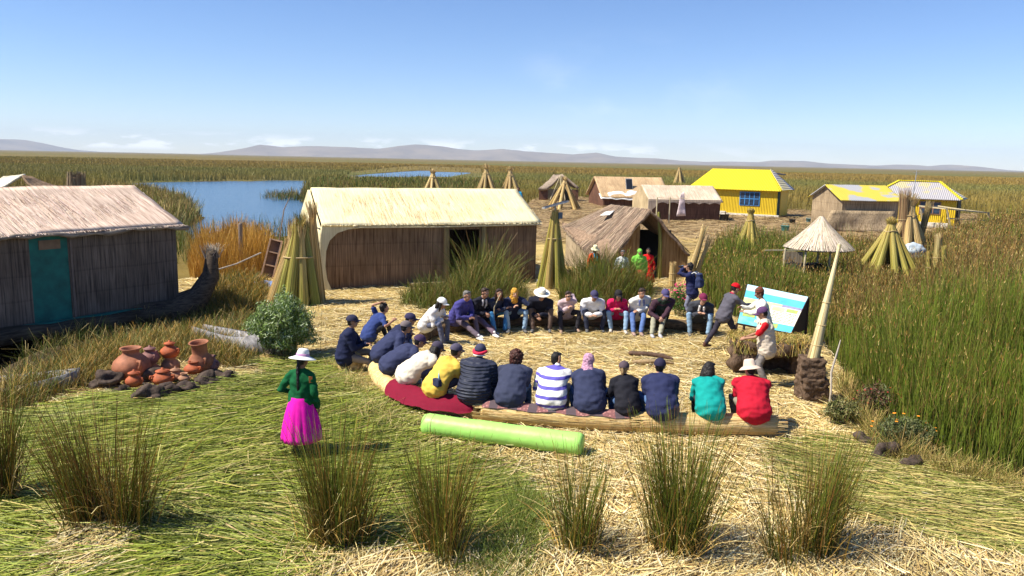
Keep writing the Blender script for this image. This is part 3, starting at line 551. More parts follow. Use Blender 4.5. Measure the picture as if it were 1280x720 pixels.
NAVY = (0.014, 0.018, 0.050); BLACKC = (0.012, 0.012, 0.014); WHITEC = (0.78, 0.77, 0.74); CREAM = (0.72, 0.66, 0.52); JEANS = (0.07, 0.13, 0.27); LJEANS = (0.22, 0.33, 0.46); TAUPE = (0.26, 0.21, 0.17); KHAKI = (0.30, 0.29, 0.21)
def person(loc, face, label, pose='sit', seat=0.36, s=1.0, lean=20, side=0, hip_back=0.0, hands=None, feet=None, knees=None, elbows=None, look=(0, 10), top=NAVY, top_kind='plain', top2=None, sleeves='long', pants=JEANS, shoes=(0.1, 0.1, 0.1),
           skin='tan', hair='black', hair_style='short', hat=None, hat_col=NAVY, hat2=None, vest=None, bulk=1.0, glasses=False, hood=False, scarf=None, group=None, skirt=None, female=False, collar=None, beard=None, twist=0):
    bulk = bulk*(1.32 if pose == 'sit' else 1.14)
    if pose == 'sit': s = s*1.07; lean = lean+12+random.uniform(-5, 8); seat = seat/1.07; side = side+random.uniform(-6, 6); twist = twist+random.uniform(-9, 9); look = (look[0]+random.uniform(-14, 14), look[1]+random.uniform(-5, 6))
    if pose == 'sit' and feet is None: f0 = random.uniform(0.40, 0.62); f1 = random.uniform(0.40, 0.62); feet = ((-0.12-random.random()*0.12, f0, 0), (0.12+random.random()*0.12, f1, 0))
    if pose == 'sit' and hands is None: hy = random.uniform(0.34, 0.46); hands = ((-random.uniform(-0.03, 0.16), hy, seat+random.uniform(0.20, 0.32)), (random.uniform(-0.03, 0.16), hy+random.uniform(-0.04, 0.04), seat+random.uniform(0.20, 0.32)))
    root = empty('person', loc, R(face), label, 'person', group)
    V = Vector; S_ = lambda p: V(p)*s
    leanr = R(lean)
    if pose == 'sit': pel = V((0, -hip_back, seat+0.10))
    else: pel = V((0, 0, 0.90))
    up = V((math.sin(R(side)), math.sin(leanr), math.cos(leanr)*math.cos(R(side)))).normalized(); ct = math.cos(R(twist)); st = math.sin(R(twist))
    rt = V((ct, st, 0)); rt = (rt-up*rt.dot(up)).normalized(); fw = up.cross(rt).normalized()
    curve = 0.16 if pose == 'sit' else 0.0
    def T(x, y, z): # torso space with a rounded back
        return pel+rt*x+fw*(y+curve*(z/0.5)**2*0.5)+up*z
    sw = (0.155 if female else 0.172)*(1+0.50*(bulk-1))
    neck = T(0, 0.0, 0.49); shL, shR = T(-sw, 0.0, 0.405), T(sw, 0.0, 0.405)
    yaw, pit = R(look[0]), R(look[1])
    hz_ = Matrix.Rotation(yaw, 3, 'Z') @ Matrix.Rotation(-pit, 3, 'X')
    headc = neck+V((0, 0, 0.030))+up*0.048+hz_ @ V((0, 0.03, 0.075))
    def H(x, y, z): return headc+hz_ @ V((x, y, z))
    hipL, hipR = pel+V((-0.09, 0, -0.02)), pel+V((0.09, 0, -0.02))
    if feet is None: feet = ((-0.14, 0.50, 0), (0.14, 0.52, 0)) if pose == 'sit' else ((-0.11, 0.0, 0), (0.11, 0.05, 0))
    if knees is None: knees = ((-0.25, 0.3, 1), (0.25, 0.3, 1)) if pose == 'sit' else ((-0.05, 1, 0), (0.05, 1, 0))
    if hands is None: hands = ((-0.05, 0.42, seat+0.26), (0.05, 0.42, seat+0.26)) if pose == 'sit' else ((-0.27, 0.03, 0.78), (0.27, 0.03, 0.78))
    if elbows is None: elbows = ((-1, -0.6, -0.6), (1, -0.6, -0.6))
    legs = []
    for hp, ft, kn in zip((hipL, hipR), feet, knees):
        an = V(ft)+V((0, -0.06, 0.085)); k, a = ik(hp, an, 0.435, 0.415, kn); legs.append((hp, k, a))
    arms = []
    for sh, hd, el in zip((shL, shR), hands, elbows):
        e, w = ik(sh, hd, 0.285, 0.25, el); arms.append((sh, e, w))
    def tb(mb, pts, rad, **k): mb.tube([S_(p) for p in pts], [tuple(q*s for q in r) if isinstance(r, tuple) else r*s for r in rad], **k)
    # --- body: one continuous skin surface
    mb = MB()
    upv = tuple(rt)
    tb(mb, [T(0, 0, -0.02), T(0, 0, 0.12), T(0, 0.0, 0.30), T(0, 0.0, 0.42), T(0, 0, 0.47)], [(0.13, 0.09), (0.12, 0.085), (0.135, 0.09), (0.12, 0.08), (0.065, 0.05)], n=16, up=upv)
    tb(mb, [T(0, 0, 0.44), neck+up*0.02, headc+hz_ @ V((0, -0.015, -0.05))], [0.058, 0.054, 0.052])
    tb(mb, [shL, T(0, 0, 0.435), shR], [0.044, 0.055, 0.044])
    mb.ell(S_(H(0, -0.012, 0.022)), (0.076*s, 0.094*s, 0.094*s), hz_); mb.ell(S_(H(0, 0.022, -0.045)), (0.056*s, 0.066*s, 0.066*s), hz_); mb.ell(S_(H(0, 0.058, -0.088)), (0.026*s, 0.022*s, 0.020*s), hz_)
    tb(mb, [H(0, 0.080, 0.012), H(0, 0.104, -0.026)], [0.010, 0.015], n=8); tb(mb, [H(-0.045, 0.068, 0.026), H(0.045, 0.068, 0.026)], [0.013, 0.013], n=8)
    for q in (-1, 1): mb.ell(S_(H(q*0.077, -0.012, -0.012)), (0.012*s, 0.020*s, 0.032*s), hz_, n=8)
    keep = [(S_(headc), 0.13*s)]
    for (hp, k, a), ft in zip(legs, feet):
        tb(mb, [hp, hp.lerp(k, 0.5), k, k.lerp(a, 0.35), a], [0.070, 0.060, 0.046, 0.048, 0.032]); tb(mb, [a+V((0, -0.02, -0.045)), a+V((0, 0.13, -0.055))], [0.026, 0.020])
    for i, (sh, e, w) in enumerate(arms):
        q = (-1, 1)[i]; d = (w-e).normalized(); tb(mb, [sh, sh.lerp(e, 0.5), e, e.lerp(w, 0.4), w], [0.042, 0.038, 0.031, 0.032, 0.024])
        pn = V((-q*0.75, 0.1, -0.65)); pn = (pn-d*pn.dot(d)).normalized(); lat = d.cross(pn).normalized()
        if lat.dot(V((q, 0, 0))) < 0: lat = -lat
        th = V((0, 0.2, 1)); th = (th-d*th.dot(d)-pn*th.dot(pn)); th = th.normalized() if th.length > 0.05 else lat
        lat = th; P0 = w+d*0.012
        tb(mb, [w, w+d*0.045, w+d*0.085], [(0.030, 0.017), (0.038, 0.015), (0.040, 0.013)], n=10, up=tuple(lat))
        for j, (off, L) in enumerate(((0.030, 0.068), (0.010, 0.078), (-0.010, 0.072), (-0.029, 0.056))):
            b0 = w+d*0.085+lat*off; d1 = (d+pn*0.35).normalized(); d2 = (d+pn*1.1).normalized(); p1 = b0+d1*L*0.48; p2 = p1+d2*L*0.52
            tb(mb, [b0-d*0.02, b0, p1, p2], [0.0085, 0.0088, 0.0082, 0.0068], n=6)
        t0 = w+d*0.030+lat*0.030; t1 = t0+(d*0.6+lat*0.8+pn*0.2).normalized()*0.036; t2 = t1+(d*0.9+lat*0.15+pn*0.4).normalized()*0.030
        tb(mb, [t0-lat*0.015, t0, t1, t2], [0.012, 0.012, 0.0105, 0.008], n=6); keep.append((S_(w+d*0.09), 0.10*s))
    link('body', remesh(mb, 0.0095*s, 4, keep=keep), SKIN[skin], root)
    if not glasses:
        for q in (-1, 1):
            o = MB().ell(S_(H(q*0.031, 0.073, 0.006)), (0.0135*s, 0.011*s, 0.008*s), hz_, n=8); o.ell(S_(H(q*0.031, 0.0825, 0.006)), (0.006*s, 0.004*s, 0.006*s), hz_, n=8, mi=1); o.build('eye', [EYE_W, EYE_D], root, True)
    else:
        o = MB()
        for q in (-1, 1): o.ell(S_(H(q*0.034, 0.086, 0.006)), (0.028*s, 0.010*s, 0.019*s), hz_, n=10); o.beam(S_(H(q*0.062, 0.080, 0.010)), S_(H(q*0.083, -0.02, 0.008)), 0.005*s, 0.007*s)
        o.beam(S_(H(-0.02, 0.093, 0.012)), S_(H(0.02, 0.093, 0.012)), 0.006*s, 0.006*s); o.build('sunglasses', LENS, root, True)
    MB().ell(S_(H(0, 0.0865, -0.055)), (0.021*s, 0.008*s, 0.007*s), hz_, n=8).build('lips', LIP, root, True)
    if beard: MB().ell(S_(H(0, 0.045, -0.083)), (0.055*s, 0.052*s, 0.040*s), hz_, n=12).build('beard', hairm(beard), root, True)
    # --- hair
    hb = MB(); amp = 0.006
    if hair_style in ('short', 'long', 'tail', 'plait'):
        if hat: hb.ell(S_(H(0, -0.024, 0.016)), (0.080*s, 0.092*s, 0.082*s), hz_)
        else: hb.ell(S_(H(0, -0.026, 0.030)), (0.083*s, 0.094*s, 0.094*s), hz_)
        hb.ell(S_(H(0, -0.05, -0.02)), (0.072*s, 0.058*s, 0.068*s), hz_)
        if not hat: tb(hb, [H(-0.05, 0.035, 0.085), H(0.05, 0.035, 0.085)], [0.028, 0.028], n=8)
    if hair_style == 'long':
        tb(hb, [H(0, -0.06, 0.03), H(0, -0.085, -0.08), H(0, -0.095, -0.19), H(0, -0.085, -0.27)], [(0.09, 0.055), (0.104, 0.055), (0.110, 0.045), (0.080, 0.03)], up=tuple(hz_ @ V((1, 0, 0))))
        for q in (-1, 1): tb(hb, [H(q*0.068, -0.01, 0.03), H(q*0.085, 0.0, -0.08), H(q*0.085, 0.01, -0.18)], [0.026, 0.030, 0.018], n=8)
    if hair_style == 'tail': tb(hb, [H(0, -0.10, 0.02), H(0, -0.13, -0.06), H(0, -0.12, -0.16)], [0.03, 0.032, 0.012], n=8)
    if hair_style == 'plait': tb(hb, [H(0, -0.09, -0.05), H(0.01, -0.12, -0.15), T(0.01, -0.13, 0.32), T(0.01, -0.125, 0.17)], [0.032, 0.028, 0.024, 0.014], n=8)
    if hair_style == 'curly':
        hb.ell(S_(H(0, -0.035, 0.025)), (0.115*s, 0.115*s, 0.118*s), hz_); hb.ell(S_(H(0, -0.06, -0.045)), (0.105*s, 0.085*s, 0.09*s), hz_); amp = 0.035
    if hair_style == 'messy':
        hb.ell(S_(H(0, -0.028, 0.034)), (0.095*s, 0.10*s, 0.098*s), hz_); hb.ell(S_(H(0, -0.055, -0.025)), (0.085*s, 0.06*s, 0.07*s), hz_); amp = 0.022
    if hair_style == 'veil':   # headscarf
        hb.ell(S_(H(0, -0.020, 0.024)), (0.094*s, 0.106*s, 0.106*s), hz_); tb(hb, [H(0, -0.03, -0.02), H(0, -0.045, -0.10), T(0, -0.02, 0.44)], [(0.088, 0.08), (0.095, 0.085), (0.15, 0.10)], up=tuple(rt))
        tb(hb, [H(0, 0.04, -0.115), T(0, 0.08, 0.42)], [(0.06, 0.04), (0.09, 0.04)], n=10, up=tuple(rt)); amp = 0.012
    if hb.v:
        me_h = remesh(hb, 0.011*s, 2, noise_amp=amp, noise_sc=38 if hair_style == 'curly' else 22)
        link('headscarf' if hair_style == 'veil' else 'hair', me_h, (cloth(scarf, 'spots', tuple(min(1, c*1.9) for c in scarf)) if hair_style == 'veil' else hairm(hair)), root)
    # --- torso garment
    mat_top = cloth(top, top_kind, top2); g = MB(); k = bulk; b_ = 0.022*k
    hem = -0.06 if pose == 'sit' else -0.10
    tb(g, [T(0, 0, hem), T(0, 0.0, 0.06), T(0, 0.0, 0.20), T(0, 0.0, 0.33), T(0, 0, 0.43), T(0, 0, 0.475)], [(0.168*k+0.016, 0.130*k+0.012), (0.158*k+0.012, 0.122*k+0.008), (0.148*k+0.012, 0.114*k+0.005), ((0.145 if female else 0.163)*k+0.012, 0.118*k), (0.125*k, 0.09*k), (0.072, 0.064)], n=20, up=upv)
    tb(g, [shL, T(-sw*0.55, -0.003, 0.428), T(0, -0.005, 0.448), T(sw*0.55, -0.003, 0.428), shR], [0.058*k, 0.062*k, 0.066*k, 0.062*k, 0.058*k])
    if female: 
        for q in (-1, 1): g.ell(S_(T(q*0.065, 0.085, 0.30)), (0.06*s, 0.05*s, 0.06*s))
    for (sh, e, w) in arms:
        if sleeves == 'long': tb(g, [sh, sh.lerp(e, 0.5), e, e.lerp(w, 0.5), e.lerp(w, 0.96)], [0.058*k, 0.054*k+0.002, 0.046*k+0.003, 0.042*k+0.003, 0.036*k+0.003])
        elif sleeves == 'mid': tb(g, [sh, sh.lerp(e, 0.5), e, e.lerp(w, 0.35)], [0.063, 0.058, 0.050, 0.047])
        elif sleeves == 'short': tb(g, [sh, sh.lerp(e, 0.4), sh.lerp(e, 0.72)], [0.062, 0.062, 0.058])
    if vest is not None: g = MB(); tb(g, [T(0, 0, 0.12), T(0, 0.0, 0.33), T(0, 0, 0.43), T(0, 0, 0.475)], [(0.12, 0.09), (0.15, 0.11), (0.12*k, 0.09*k), (0.072, 0.064)], n=20, up=upv); tb(g, [shL, T(0, -0.005, 0.448), shR], [0.056*k, 0.062*k, 0.056*k])
    if vest is not None:
        for (sh, e, w) in arms:
            if sleeves == 'long': tb(g, [sh, e, e.lerp(w, 0.96)], [0.058*k, 0.046*k+0.003, 0.036*k+0.003])
            else: tb(g, [sh, sh.lerp(e, 0.4), sh.lerp(e, 0.72)], [0.062, 0.062, 0.058])
    if hood: tb(g, [T(-0.09, -0.05, 0.45), T(0, -0.105, 0.455), T(0.09, -0.05, 0.45)], [0.035, 0.055, 0.035])
    tb(g, [T(-0.05, 0.01, 0.475), T(0, -0.055, 0.49), T(0.05, 0.01, 0.475)], [0.024, 0.024, 0.024], n=8)
    link('jacket' if sleeves == 'long' else 'shirt', remesh(g, 0.0125*s, 3, noise_amp=0.017, noise_sc=9, seed=loc[0]), mat_top, root)
    if vest is not None:
        k = min(k, 1.12); g = MB(); tb(g, [T(0, 0, hem-0.03), T(0, 0.0, 0.20), T(0, 0.0, 0.34), T(0, 0, 0.43)], [(0.186*k+0.02*bulk, 0.146*k+0.02*bulk), (0.172*k+0.02*bulk, 0.136*k+0.02*bulk), (0.180*k+0.02*bulk, 0.134*k+0.02*bulk), (0.11*k, 0.105*k)], n=20, up=upv)
        tb(g, [T(-0.13, 0, 0.435), T(0, -0.01, 0.455), T(0.13, 0, 0.435)], [0.078, 0.088, 0.078])
        link('vest', remesh(g, 0.013*s, 3, noise_amp=0.014, noise_sc=13), cloth(vest), root)
    # --- legs
    g = MB()
    if skirt is None:
        tb(g, [pel+up*0.05, pel+V((0, 0, -0.03))], [(0.140, 0.108), (0.150, 0.115)], n=16, up=upv)
        for hp, k_, a in legs: tb(g, [hp, hp.lerp(k_, 0.5), k_, k_.lerp(a, 0.5), k_.lerp(a, 0.97)], [0.088, 0.080, 0.066, 0.062, 0.055])
        link('trousers', remesh(g, 0.0135*s, 3, noise_amp=0.011, noise_sc=10, seed=loc[1]), cloth(pants), root)
    else:
        def wob(a, z): return (0.030*math.sin(a*15+z*3)+0.022*math.sin(a*7+1)+0.012*math.sin(a*31))*min(1, (0.95-z/s)*2.2)
        prof = [(0.135, 0.985), (0.15, 0.975), (0.165, 0.93), (0.20, 0.86), (0.245, 0.70), (0.28, 0.52), (0.305, 0.36), (0.315, 0.30), (0.30, 0.302), (0.22, 0.60)]
        g.lathe((0, 0, 0), [(r*s, z*s) for r, z in prof], n=96, wob=wob); g.build('skirt', cloth(skirt), root, True)
        w_ = MB(); tb(w_, [V((0, 0, 0.955)), V((0, 0, 0.985))], [(0.150, 0.125), (0.150, 0.125)], n=24, cap=False, up=(1, 0, 0)); w_.build('waistband', cloth(WHITEC), root, True)
    for (hp, k_, a), ft in zip(legs, feet):
        g = MB(); d = V((0, 1, 0)) if pose != 'stand2' else V((0, 1, 0)); d = V((0.12*(1 if a.x > 0 else -1), 1, 0)).normalized()
        tb(g, [a+V((0, -0.02, -0.040)), a+d*0.06+V((0, 0, -0.048)), a+d*0.155+V((0, 0, -0.058))], [(0.042, 0.044), (0.044, 0.036), (0.040, 0.026)], n=12, up=(1, 0, 0)); tb(g, [a+V((0, -0.005, 0.02)), a+V((0, -0.01, -0.04))], [0.045, 0.043], n=10)
        link('shoe', remesh(g, 0.012*s, 2), plain('shoe_%.2f_%.2f' % (shoes[0], shoes[2]), shoes, rough=0.6), root)
    # --- hats
    if hat == 'cap':
        g = MB(); n = 20; vs = []; fs = []; rows = 7
        for i in range(rows+1):
            th = (i/rows)*R(96)
            for q in range(n):
                a = 2*math.pi*q/n; vs.append(S_(H(0.096*math.sin(th)*math.cos(a), -0.016+0.118*math.sin(th)*math.sin(a), 0.034+0.100*math.cos(th))))
        for i in range(rows):
            for q in range(n): q2 = (q+1) % n; fs.append((i*n+q, (i+1)*n+q, (i+1)*n+q2, i*n+q2))
        g.add(vs, fs); c0 = g
        o = g.build('cap', cloth(hat_col), root, True)
        vs = []; fs = []
        for j in range(2):
            for i in range(5):
                for q in range(9):
                    a = R(20+140*q/8); rr = i/4; vs.append(S_(H(math.cos(a)*(0.088-0.008*rr), 0.010+math.sin(a)*(0.084+0.085*rr*math.sin(a)), 0.032-0.012*rr-0.03*math.cos(a)**2-j*0.006)))
        for i in range(4):
            for q in range(8): b0 = i*9+q; fs += [(b0, b0+1, b0+10, b0+9), (45+b0, 45+b0+9, 45+b0+10, 45+b0+1)]
        for q in range(8): fs.append((36+q, 37+q, 82+q, 81+q))
        MB().add(vs, fs).build('cap_brim', cloth(hat2 or hat_col), o, True)
    elif hat in ('sun', 'panama', 'bucket'):
        rb = {'sun': 0.205, 'panama': 0.20, 'bucket': 0.175}[hat]; drop = {'sun': -0.035, 'panama': 0.006, 'bucket': -0.045}[hat]; cr = {'sun': 0.112, 'panama': 0.115, 'bucket': 0.112}[hat]
        tilt = hz_ @ Matrix.Rotation(R(-4), 3, 'X') @ Matrix.Diagonal((0.92, 1.06, 1.0)).to_3x3()
        top_ = [(0.001, cr), (0.05, cr+0.006), (0.075, cr-0.004), (0.088, cr-0.035), (0.098, 0.030), (0.104, 0.004)] if hat != 'panama' else [(0.001, cr-0.022), (0.04, cr-0.008), (0.065, cr), (0.082, cr-0.014), (0.094, 0.05), (0.100, 0.004)]
        g = MB().lathe(S_(H(0, -0.012, 0.050)), [(r*s, z*s) for r, z in top_], n=32, M=tilt); g.lathe(S_(H(0, -0.012, 0.050)), [(r*s, z*s) for r, z in [(0.102, 0.006), (0.14, 0.0+drop*0.3), (rb, drop), (rb+0.003, drop-0.004), (rb-0.002, drop-0.008), (0.14, drop*0.3-0.008), (0.100, -0.004)]], n=32, M=tilt, wob=lambda a, z: 0.03*math.sin(2*a+1))
        o = g.build('hat', cloth(hat_col), root, True)
        if hat2: MB().lathe(S_(H(0, -0.012, 0.050)), [(r*s, z*s) for r, z in [(0.1065, 0.006), (0.101, 0.042), (0.096, 0.042), (0.1015, 0.006)]], n=32, M=tilt).build('hat_band', cloth(hat2), o, True)
    elif hat == 'beanie':
        g = MB(); g.ell(S_(H(0, -0.02, 0.042)), (0.090*s, 0.106*s, 0.100*s), hz_); tb(g, [H(0, -0.025, 0.035), H(0, -0.023, 0.06)], [(0.094, 0.108), (0.093, 0.106)], n=16, up=tuple(hz_ @ V((1, 0, 0))))
        link('knit_hat', remesh(g, 0.012*s, 1, noise_amp=0.006, noise_sc=30), cloth(hat_col, 'knit', hat2), root)
    if collar is not None:
        g = MB(); tb(g, [T(-0.06, 0.04, 0.47), T(-0.06, -0.03, 0.50), T(0, -0.075, 0.505), T(0.06, -0.03, 0.50), T(0.06, 0.04, 0.47)], [0.022]*5, n=8); tb(g, [T(-0.05, 0.07, 0.47), T(-0.06, 0.135, 0.36), T(-0.05, 0.14, 0.22)], [0.03, 0.03, 0.024], n=8); tb(g, [T(0.05, 0.07, 0.47), T(0.055, 0.135, 0.36)], [0.03, 0.026], n=8)
        link('scarf', remesh(g, 0.012*s, 2, noise_amp=0.01, noise_sc=25), cloth(collar), root)
    return root, (lambda x, y, z: T(x, y, z)*s), (lambda x, y, z: H(x, y, z)*s), [tuple(q*s for q in a_) for a_ in arms]

# ================================================================== BUILDINGS
def PT(px, py, y):
    """a point standing at depth y that shows at this picture column and row"""
    d = _F*F_PX + _R*(px-640.0) - _U*(py-360.0); return CAM + d*((y-CAM.y)/d.y)
def reedmat(name, c1, c2, stretch, scale=1.0, bands=None, rough=0.85, bump=0.6, patch=0.25):
    """bundled reed surface: fine streaks along one axis, lashing bands across it, blotches of weathering"""
    if name in _mats: return _mats[name]
    m, nt, b = nodes(name); _mats[name] = m; b.inputs['Roughness'].default_value = rough; b.inputs['Specular IOR Level'].default_value = 0.12
    tc = N_(nt, 'ShaderNodeTexCoord'); mp = N_(nt, 'ShaderNodeMapping'); mp.inputs['Scale'].default_value = stretch; nt.links.new(tc.outputs['Object'], mp.inputs[0])
    z = N_(nt, 'ShaderNodeTexNoise'); z.inputs['Scale'].default_value = scale; z.inputs['Detail'].default_value = 6; z.inputs['Roughness'].default_value = 0.65; nt.links.new(mp.outputs[0], z.inputs['Vector'])
    cr = N_(nt, 'ShaderNodeValToRGB'); nt.links.new(z.outputs[0], cr.inputs[0]); cr.color_ramp.elements[0].position = 0.36; cr.color_ramp.elements[1].position = 0.60
    cr.color_ramp.elements[0].color = (*c1, 1); cr.color_ramp.elements[1].color = (*c2, 1)
    z2 = N_(nt, 'ShaderNodeTexNoise'); z2.inputs['Scale'].default_value = 0.9; z2.inputs['Detail'].default_value = 5; nt.links.new(tc.outputs['Object'], z2.inputs['Vector'])
    r = N_(nt, 'ShaderNodeMapRange'); nt.links.new(z2.outputs[0], r.inputs[0]); r.inputs[1].default_value = 0.3; r.inputs[2].default_value = 0.7; r.inputs[3].default_value = 1-patch; r.inputs[4].default_value = 1+patch
    f = r.outputs[0]
    if bands:
        w = N_(nt, 'ShaderNodeTexWave', wave_type='BANDS', bands_direction='Z', wave_profile='SAW'); w.inputs['Scale'].default_value = bands; w.inputs['Distortion'].default_value = 0.5; w.inputs['Detail'].default_value = 2; nt.links.new(tc.outputs['Object'], w.inputs['Vector'])
        r2 = N_(nt, 'ShaderNodeMapRange'); nt.links.new(w.outputs['Fac'], r2.inputs[0]); r2.inputs[1].default_value = 0.0; r2.inputs[2].default_value = 0.12; r2.inputs[3].default_value = 0.78; r2.inputs[4].default_value = 1.0
        mu = N_(nt, 'ShaderNodeMath', operation='MULTIPLY'); nt.links.new(f, mu.inputs[0]); nt.links.new(r2.outputs[0], mu.inputs[1]); f = mu.outputs[0]
    v = N_(nt, 'ShaderNodeVectorMath', operation='SCALE'); nt.links.new(cr.outputs[0], v.inputs[0]); nt.links.new(f, v.inputs['Scale']); nt.links.new(v.outputs[0], b.inputs['Base Color'])
    bp = N_(nt, 'ShaderNodeBump'); bp.inputs['Strength'].default_value = bump; bp.inputs['Distance'].default_value = 0.02; nt.links.new(z.outputs[0], bp.inputs['Height']); nt.links.new(bp.outputs[0], b.inputs['Normal'])
    return m
WALL = (24, 24, 0.9); SLOPE = (26, 1.2, 1.2)
def prism(mb, pts, y0, y1, mi=0):
    n = len(pts); mb.add([(x, y0, z) for x, z in pts]+[(x, y1, z) for x, z in pts], [tuple(range(n)), tuple(range(2*n-1, n-1, -1))]+[(i, n+i, n+(i+1) % n, (i+1) % n) for i in range(n)], mi); return mb
def strands(name, a, b, c, d, n, parent, cols, L=(0.3, 1.2), lift=0.03, w=0.012, ends=True):
    """loose stalks lying down a slope with corners a, b (lower edge) and c, d (upper edge, c above b)"""
    a, b, c, d = [np.array(p, float) for p in (a, b, c, d)]; u = rng.random(n); v = rng.random(n); v[: n//3] = rng.random(n//3)*0.08
    bl = lambda u, v: (a*(1-u)[:, None]+b*u[:, None])*(1-v)[:, None]+(d*(1-u)[:, None]+c*u[:, None])*v[:, None]
    nrm = np.cross(b-a, d-a); nrm /= np.linalg.norm(nrm); P0 = bl(u, v); sl = (bl(u, np.ones(n))-bl(u, np.zeros(n))); ln = np.linalg.norm(sl, axis=1, keepdims=True); sl = sl/ln
    e = (b-a)/np.linalg.norm(b-a); l = L[0]+(L[1]-L[0])*rng.random(n); k = rng.normal(0, 0.06, n)[:, None]; S = 3; t = np.linspace(-0.5, 0.5, S)
    v = np.clip(v, (l*0.5-0.03-0.09*rng.random(n)**3)/ln[:, 0], 1-(l*0.5-0.02)/ln[:, 0]); P0 = bl(u, v)
    A = P0[:, None, :]+(sl+e*k)[:, None, :]*(l[:, None]*t[None, :])[:, :, None]+nrm*(0.012+lift*rng.random(n))[:, None, None]
    return ribbons(name, A, 0.8, w*(0.6+0.9*rng.random(n)), pick(cols, n, 0.25), pick(cols, n, 0.25), M_STRAW, parent, side=np.repeat(e[None, :], n, 0))
def hut(name, label, A, B, depth, eave, ridge, roof_m, wall_m, over=0.25, door=None, group=None, cat='hut', z0=0.0, rshift=0.0, strand_cols=None, ns=1500, inset=(0, 0), rth=0.09, door_m=None, gable=True, sag=0.03, amp=0.05, ridge_pos=0.5, nstr_l=(0.3, 1.2), lift=0.012):
    A, B = Vector(A), Vector(B); L = (B-A).to_2d().length; ang = math.atan2(B.y-A.y, B.x-A.x)
    t = empty(name, (A.x, A.y, z0), ang, label, cat, group); th = 0.10; rp = depth*ridge_pos
    f = MB(); e = eave-0.02
    if door: x0, x1, dh = door; f.box(((0+x0)/2, th/2, e/2), (x0, th, e)); f.box(((x1+L)/2, th/2, e/2), (L-x1, th, e)); f.box(((x0+x1)/2, th/2, (e+dh)/2), (x1-x0, th, e-dh))
    else: f.box((L/2, th/2, e/2), (L, th, e))
    f.build('front_wall', wall_m, t)
    g = MB(); g.box((L/2, depth-th/2, e/2), (L, th, e)); g.build('back_wall', wall_m, t)
    for x in (0.0, L-th):
        s = MB(); pts = [(th, 0), (depth-th, 0), (depth-th, e)]+([(rp, ridge-0.06)] if gable and inset == (0, 0) else [])+[(th, e)]
        n = len(pts); s.add([(x, p, q) for p, q in pts]+[(x+th, p, q) for p, q in pts], [tuple(range(n)), tuple(range(2*n-1, n-1, -1))]+[(i, (i+1) % n, n+(i+1) % n, n+i) for i in range(n)]); s.build('side_wall', wall_m, t)
    sl = (ridge-eave)/rp; ez = eave-over*sl*0.7
    c = [(-over, -over, ez), (L+over, -over, ez), (L+over-inset[1], rp+rshift, ridge), (-over+inset[0], rp+rshift, ridge)]
    r = MB().sheet(c, 40, 14, rth, amp, 1.6, sag=sag); sb = (ridge-eave)/(depth-rp); ezb = eave-over*sb*0.7
    r.sheet([(L+over, depth+over, ezb), (-over, depth+over, ezb), c[3], c[2]], 24, 8, rth, amp, 1.6)
    if inset != (0, 0):
        if inset[1]: r.sheet([c[1], (L+over, depth+over, ezb), c[2], c[2]], 8, 8, rth, amp*0.5, 1.6)
        if inset[0]: r.sheet([(-over, depth+over, ezb), c[0], c[3], c[3]], 8, 8, rth, amp*0.5, 1.6)
    ro = r.build('roof', roof_m, t, True)
    if strand_cols: strands('roof_stalks', c[0], c[1], c[2], c[3], ns, ro, strand_cols, lift=lift, L=nstr_l)
    return t, L, ang, c
DARK = plain('interior_shade', (0.012, 0.010, 0.009), var=0.2)  # near-black colour painted where interiors fall into shade
M_CREAM = reedmat('cream_mat', (0.62, 0.52, 0.30), (0.78, 0.69, 0.44), SLOPE, patch=0.10)
M_MAINW = reedmat('brown_reed_wall', (0.10, 0.056, 0.032), (0.29, 0.18, 0.10), WALL, bands=0.42)
# --- long hut in the middle
A, B = G(408, 362), G(669, 351)
doorx0 = (G(562, 355)-A).length*0.99; doorx1 = (G(600, 353.5)-A).length*0.99
t, L, ang, c = hut('reed_hut', 'long reed hut with a bright cream thatched roof and open dark doorway', A, B, 4.6, 2.2, 3.26, M_CREAM, M_MAINW, over=0.12, door=(doorx0, doorx1, 1.95), strand_cols=[(0.70, 0.60, 0.36), (0.80, 0.72, 0.48), (0.50, 0.36, 0.17)], ns=1500, amp=0.02, sag=0.05)
MB().box((L/2, 2.2, 0.03), (L-0.3, 4.2, 0.02)).build('shade_floor', DARK, t)  # near-black floor sheet paints the shade seen through the doorway
mp_ = prism(MB(), [(-0.22, 0.0), (0.16, 0.0), (0.02, 0.35), (-0.03, 0.8), (0.0, 1.3), (0.12, 1.65), (0.38, 1.9), (0.75, 2.02), (1.3, 2.06), (1.3, 2.2), (-0.12, 2.2), (-0.22, 1.6), (-0.26, 0.8)], -0.09, -0.02); mp_.build('arched_edge', M_CREAM, t)
MB().sheet([(-0.10, 4.7, 0), (-0.22, -0.08, 0), (-0.14, -0.10, 2.1), (-0.08, 4.7, 2.1)], 10, 8, 0.07, 0.03, 1.5).add([], []).build('gable_mat', M_CREAM, t, True)
g = MB(); g.add([(-0.16, -0.1, 2.08), (-0.16, 4.7, 2.08), (-0.16, 2.3, 3.22), (-0.24, -0.1, 2.08), (-0.24, 4.7, 2.08), (-0.24, 2.3, 3.22)], [(0, 2, 1), (3, 4, 5), (0, 1, 4, 3), (1, 2, 5, 4), (2, 0, 3, 5)]); g.build('gable_mat', M_CREAM, t)
for x in (doorx0-0.14, doorx1+0.13): MB().tube([(x, -0.05, 0), (x+0.02, -0.06, 1.0), (x, -0.05, 2.05)], [0.13, 0.11, 0.09], n=12).build('door_bundle', reedmat('reed_bundle_tan', (0.20, 0.135, 0.05), (0.36, 0.26, 0.11), WALL), t, True)
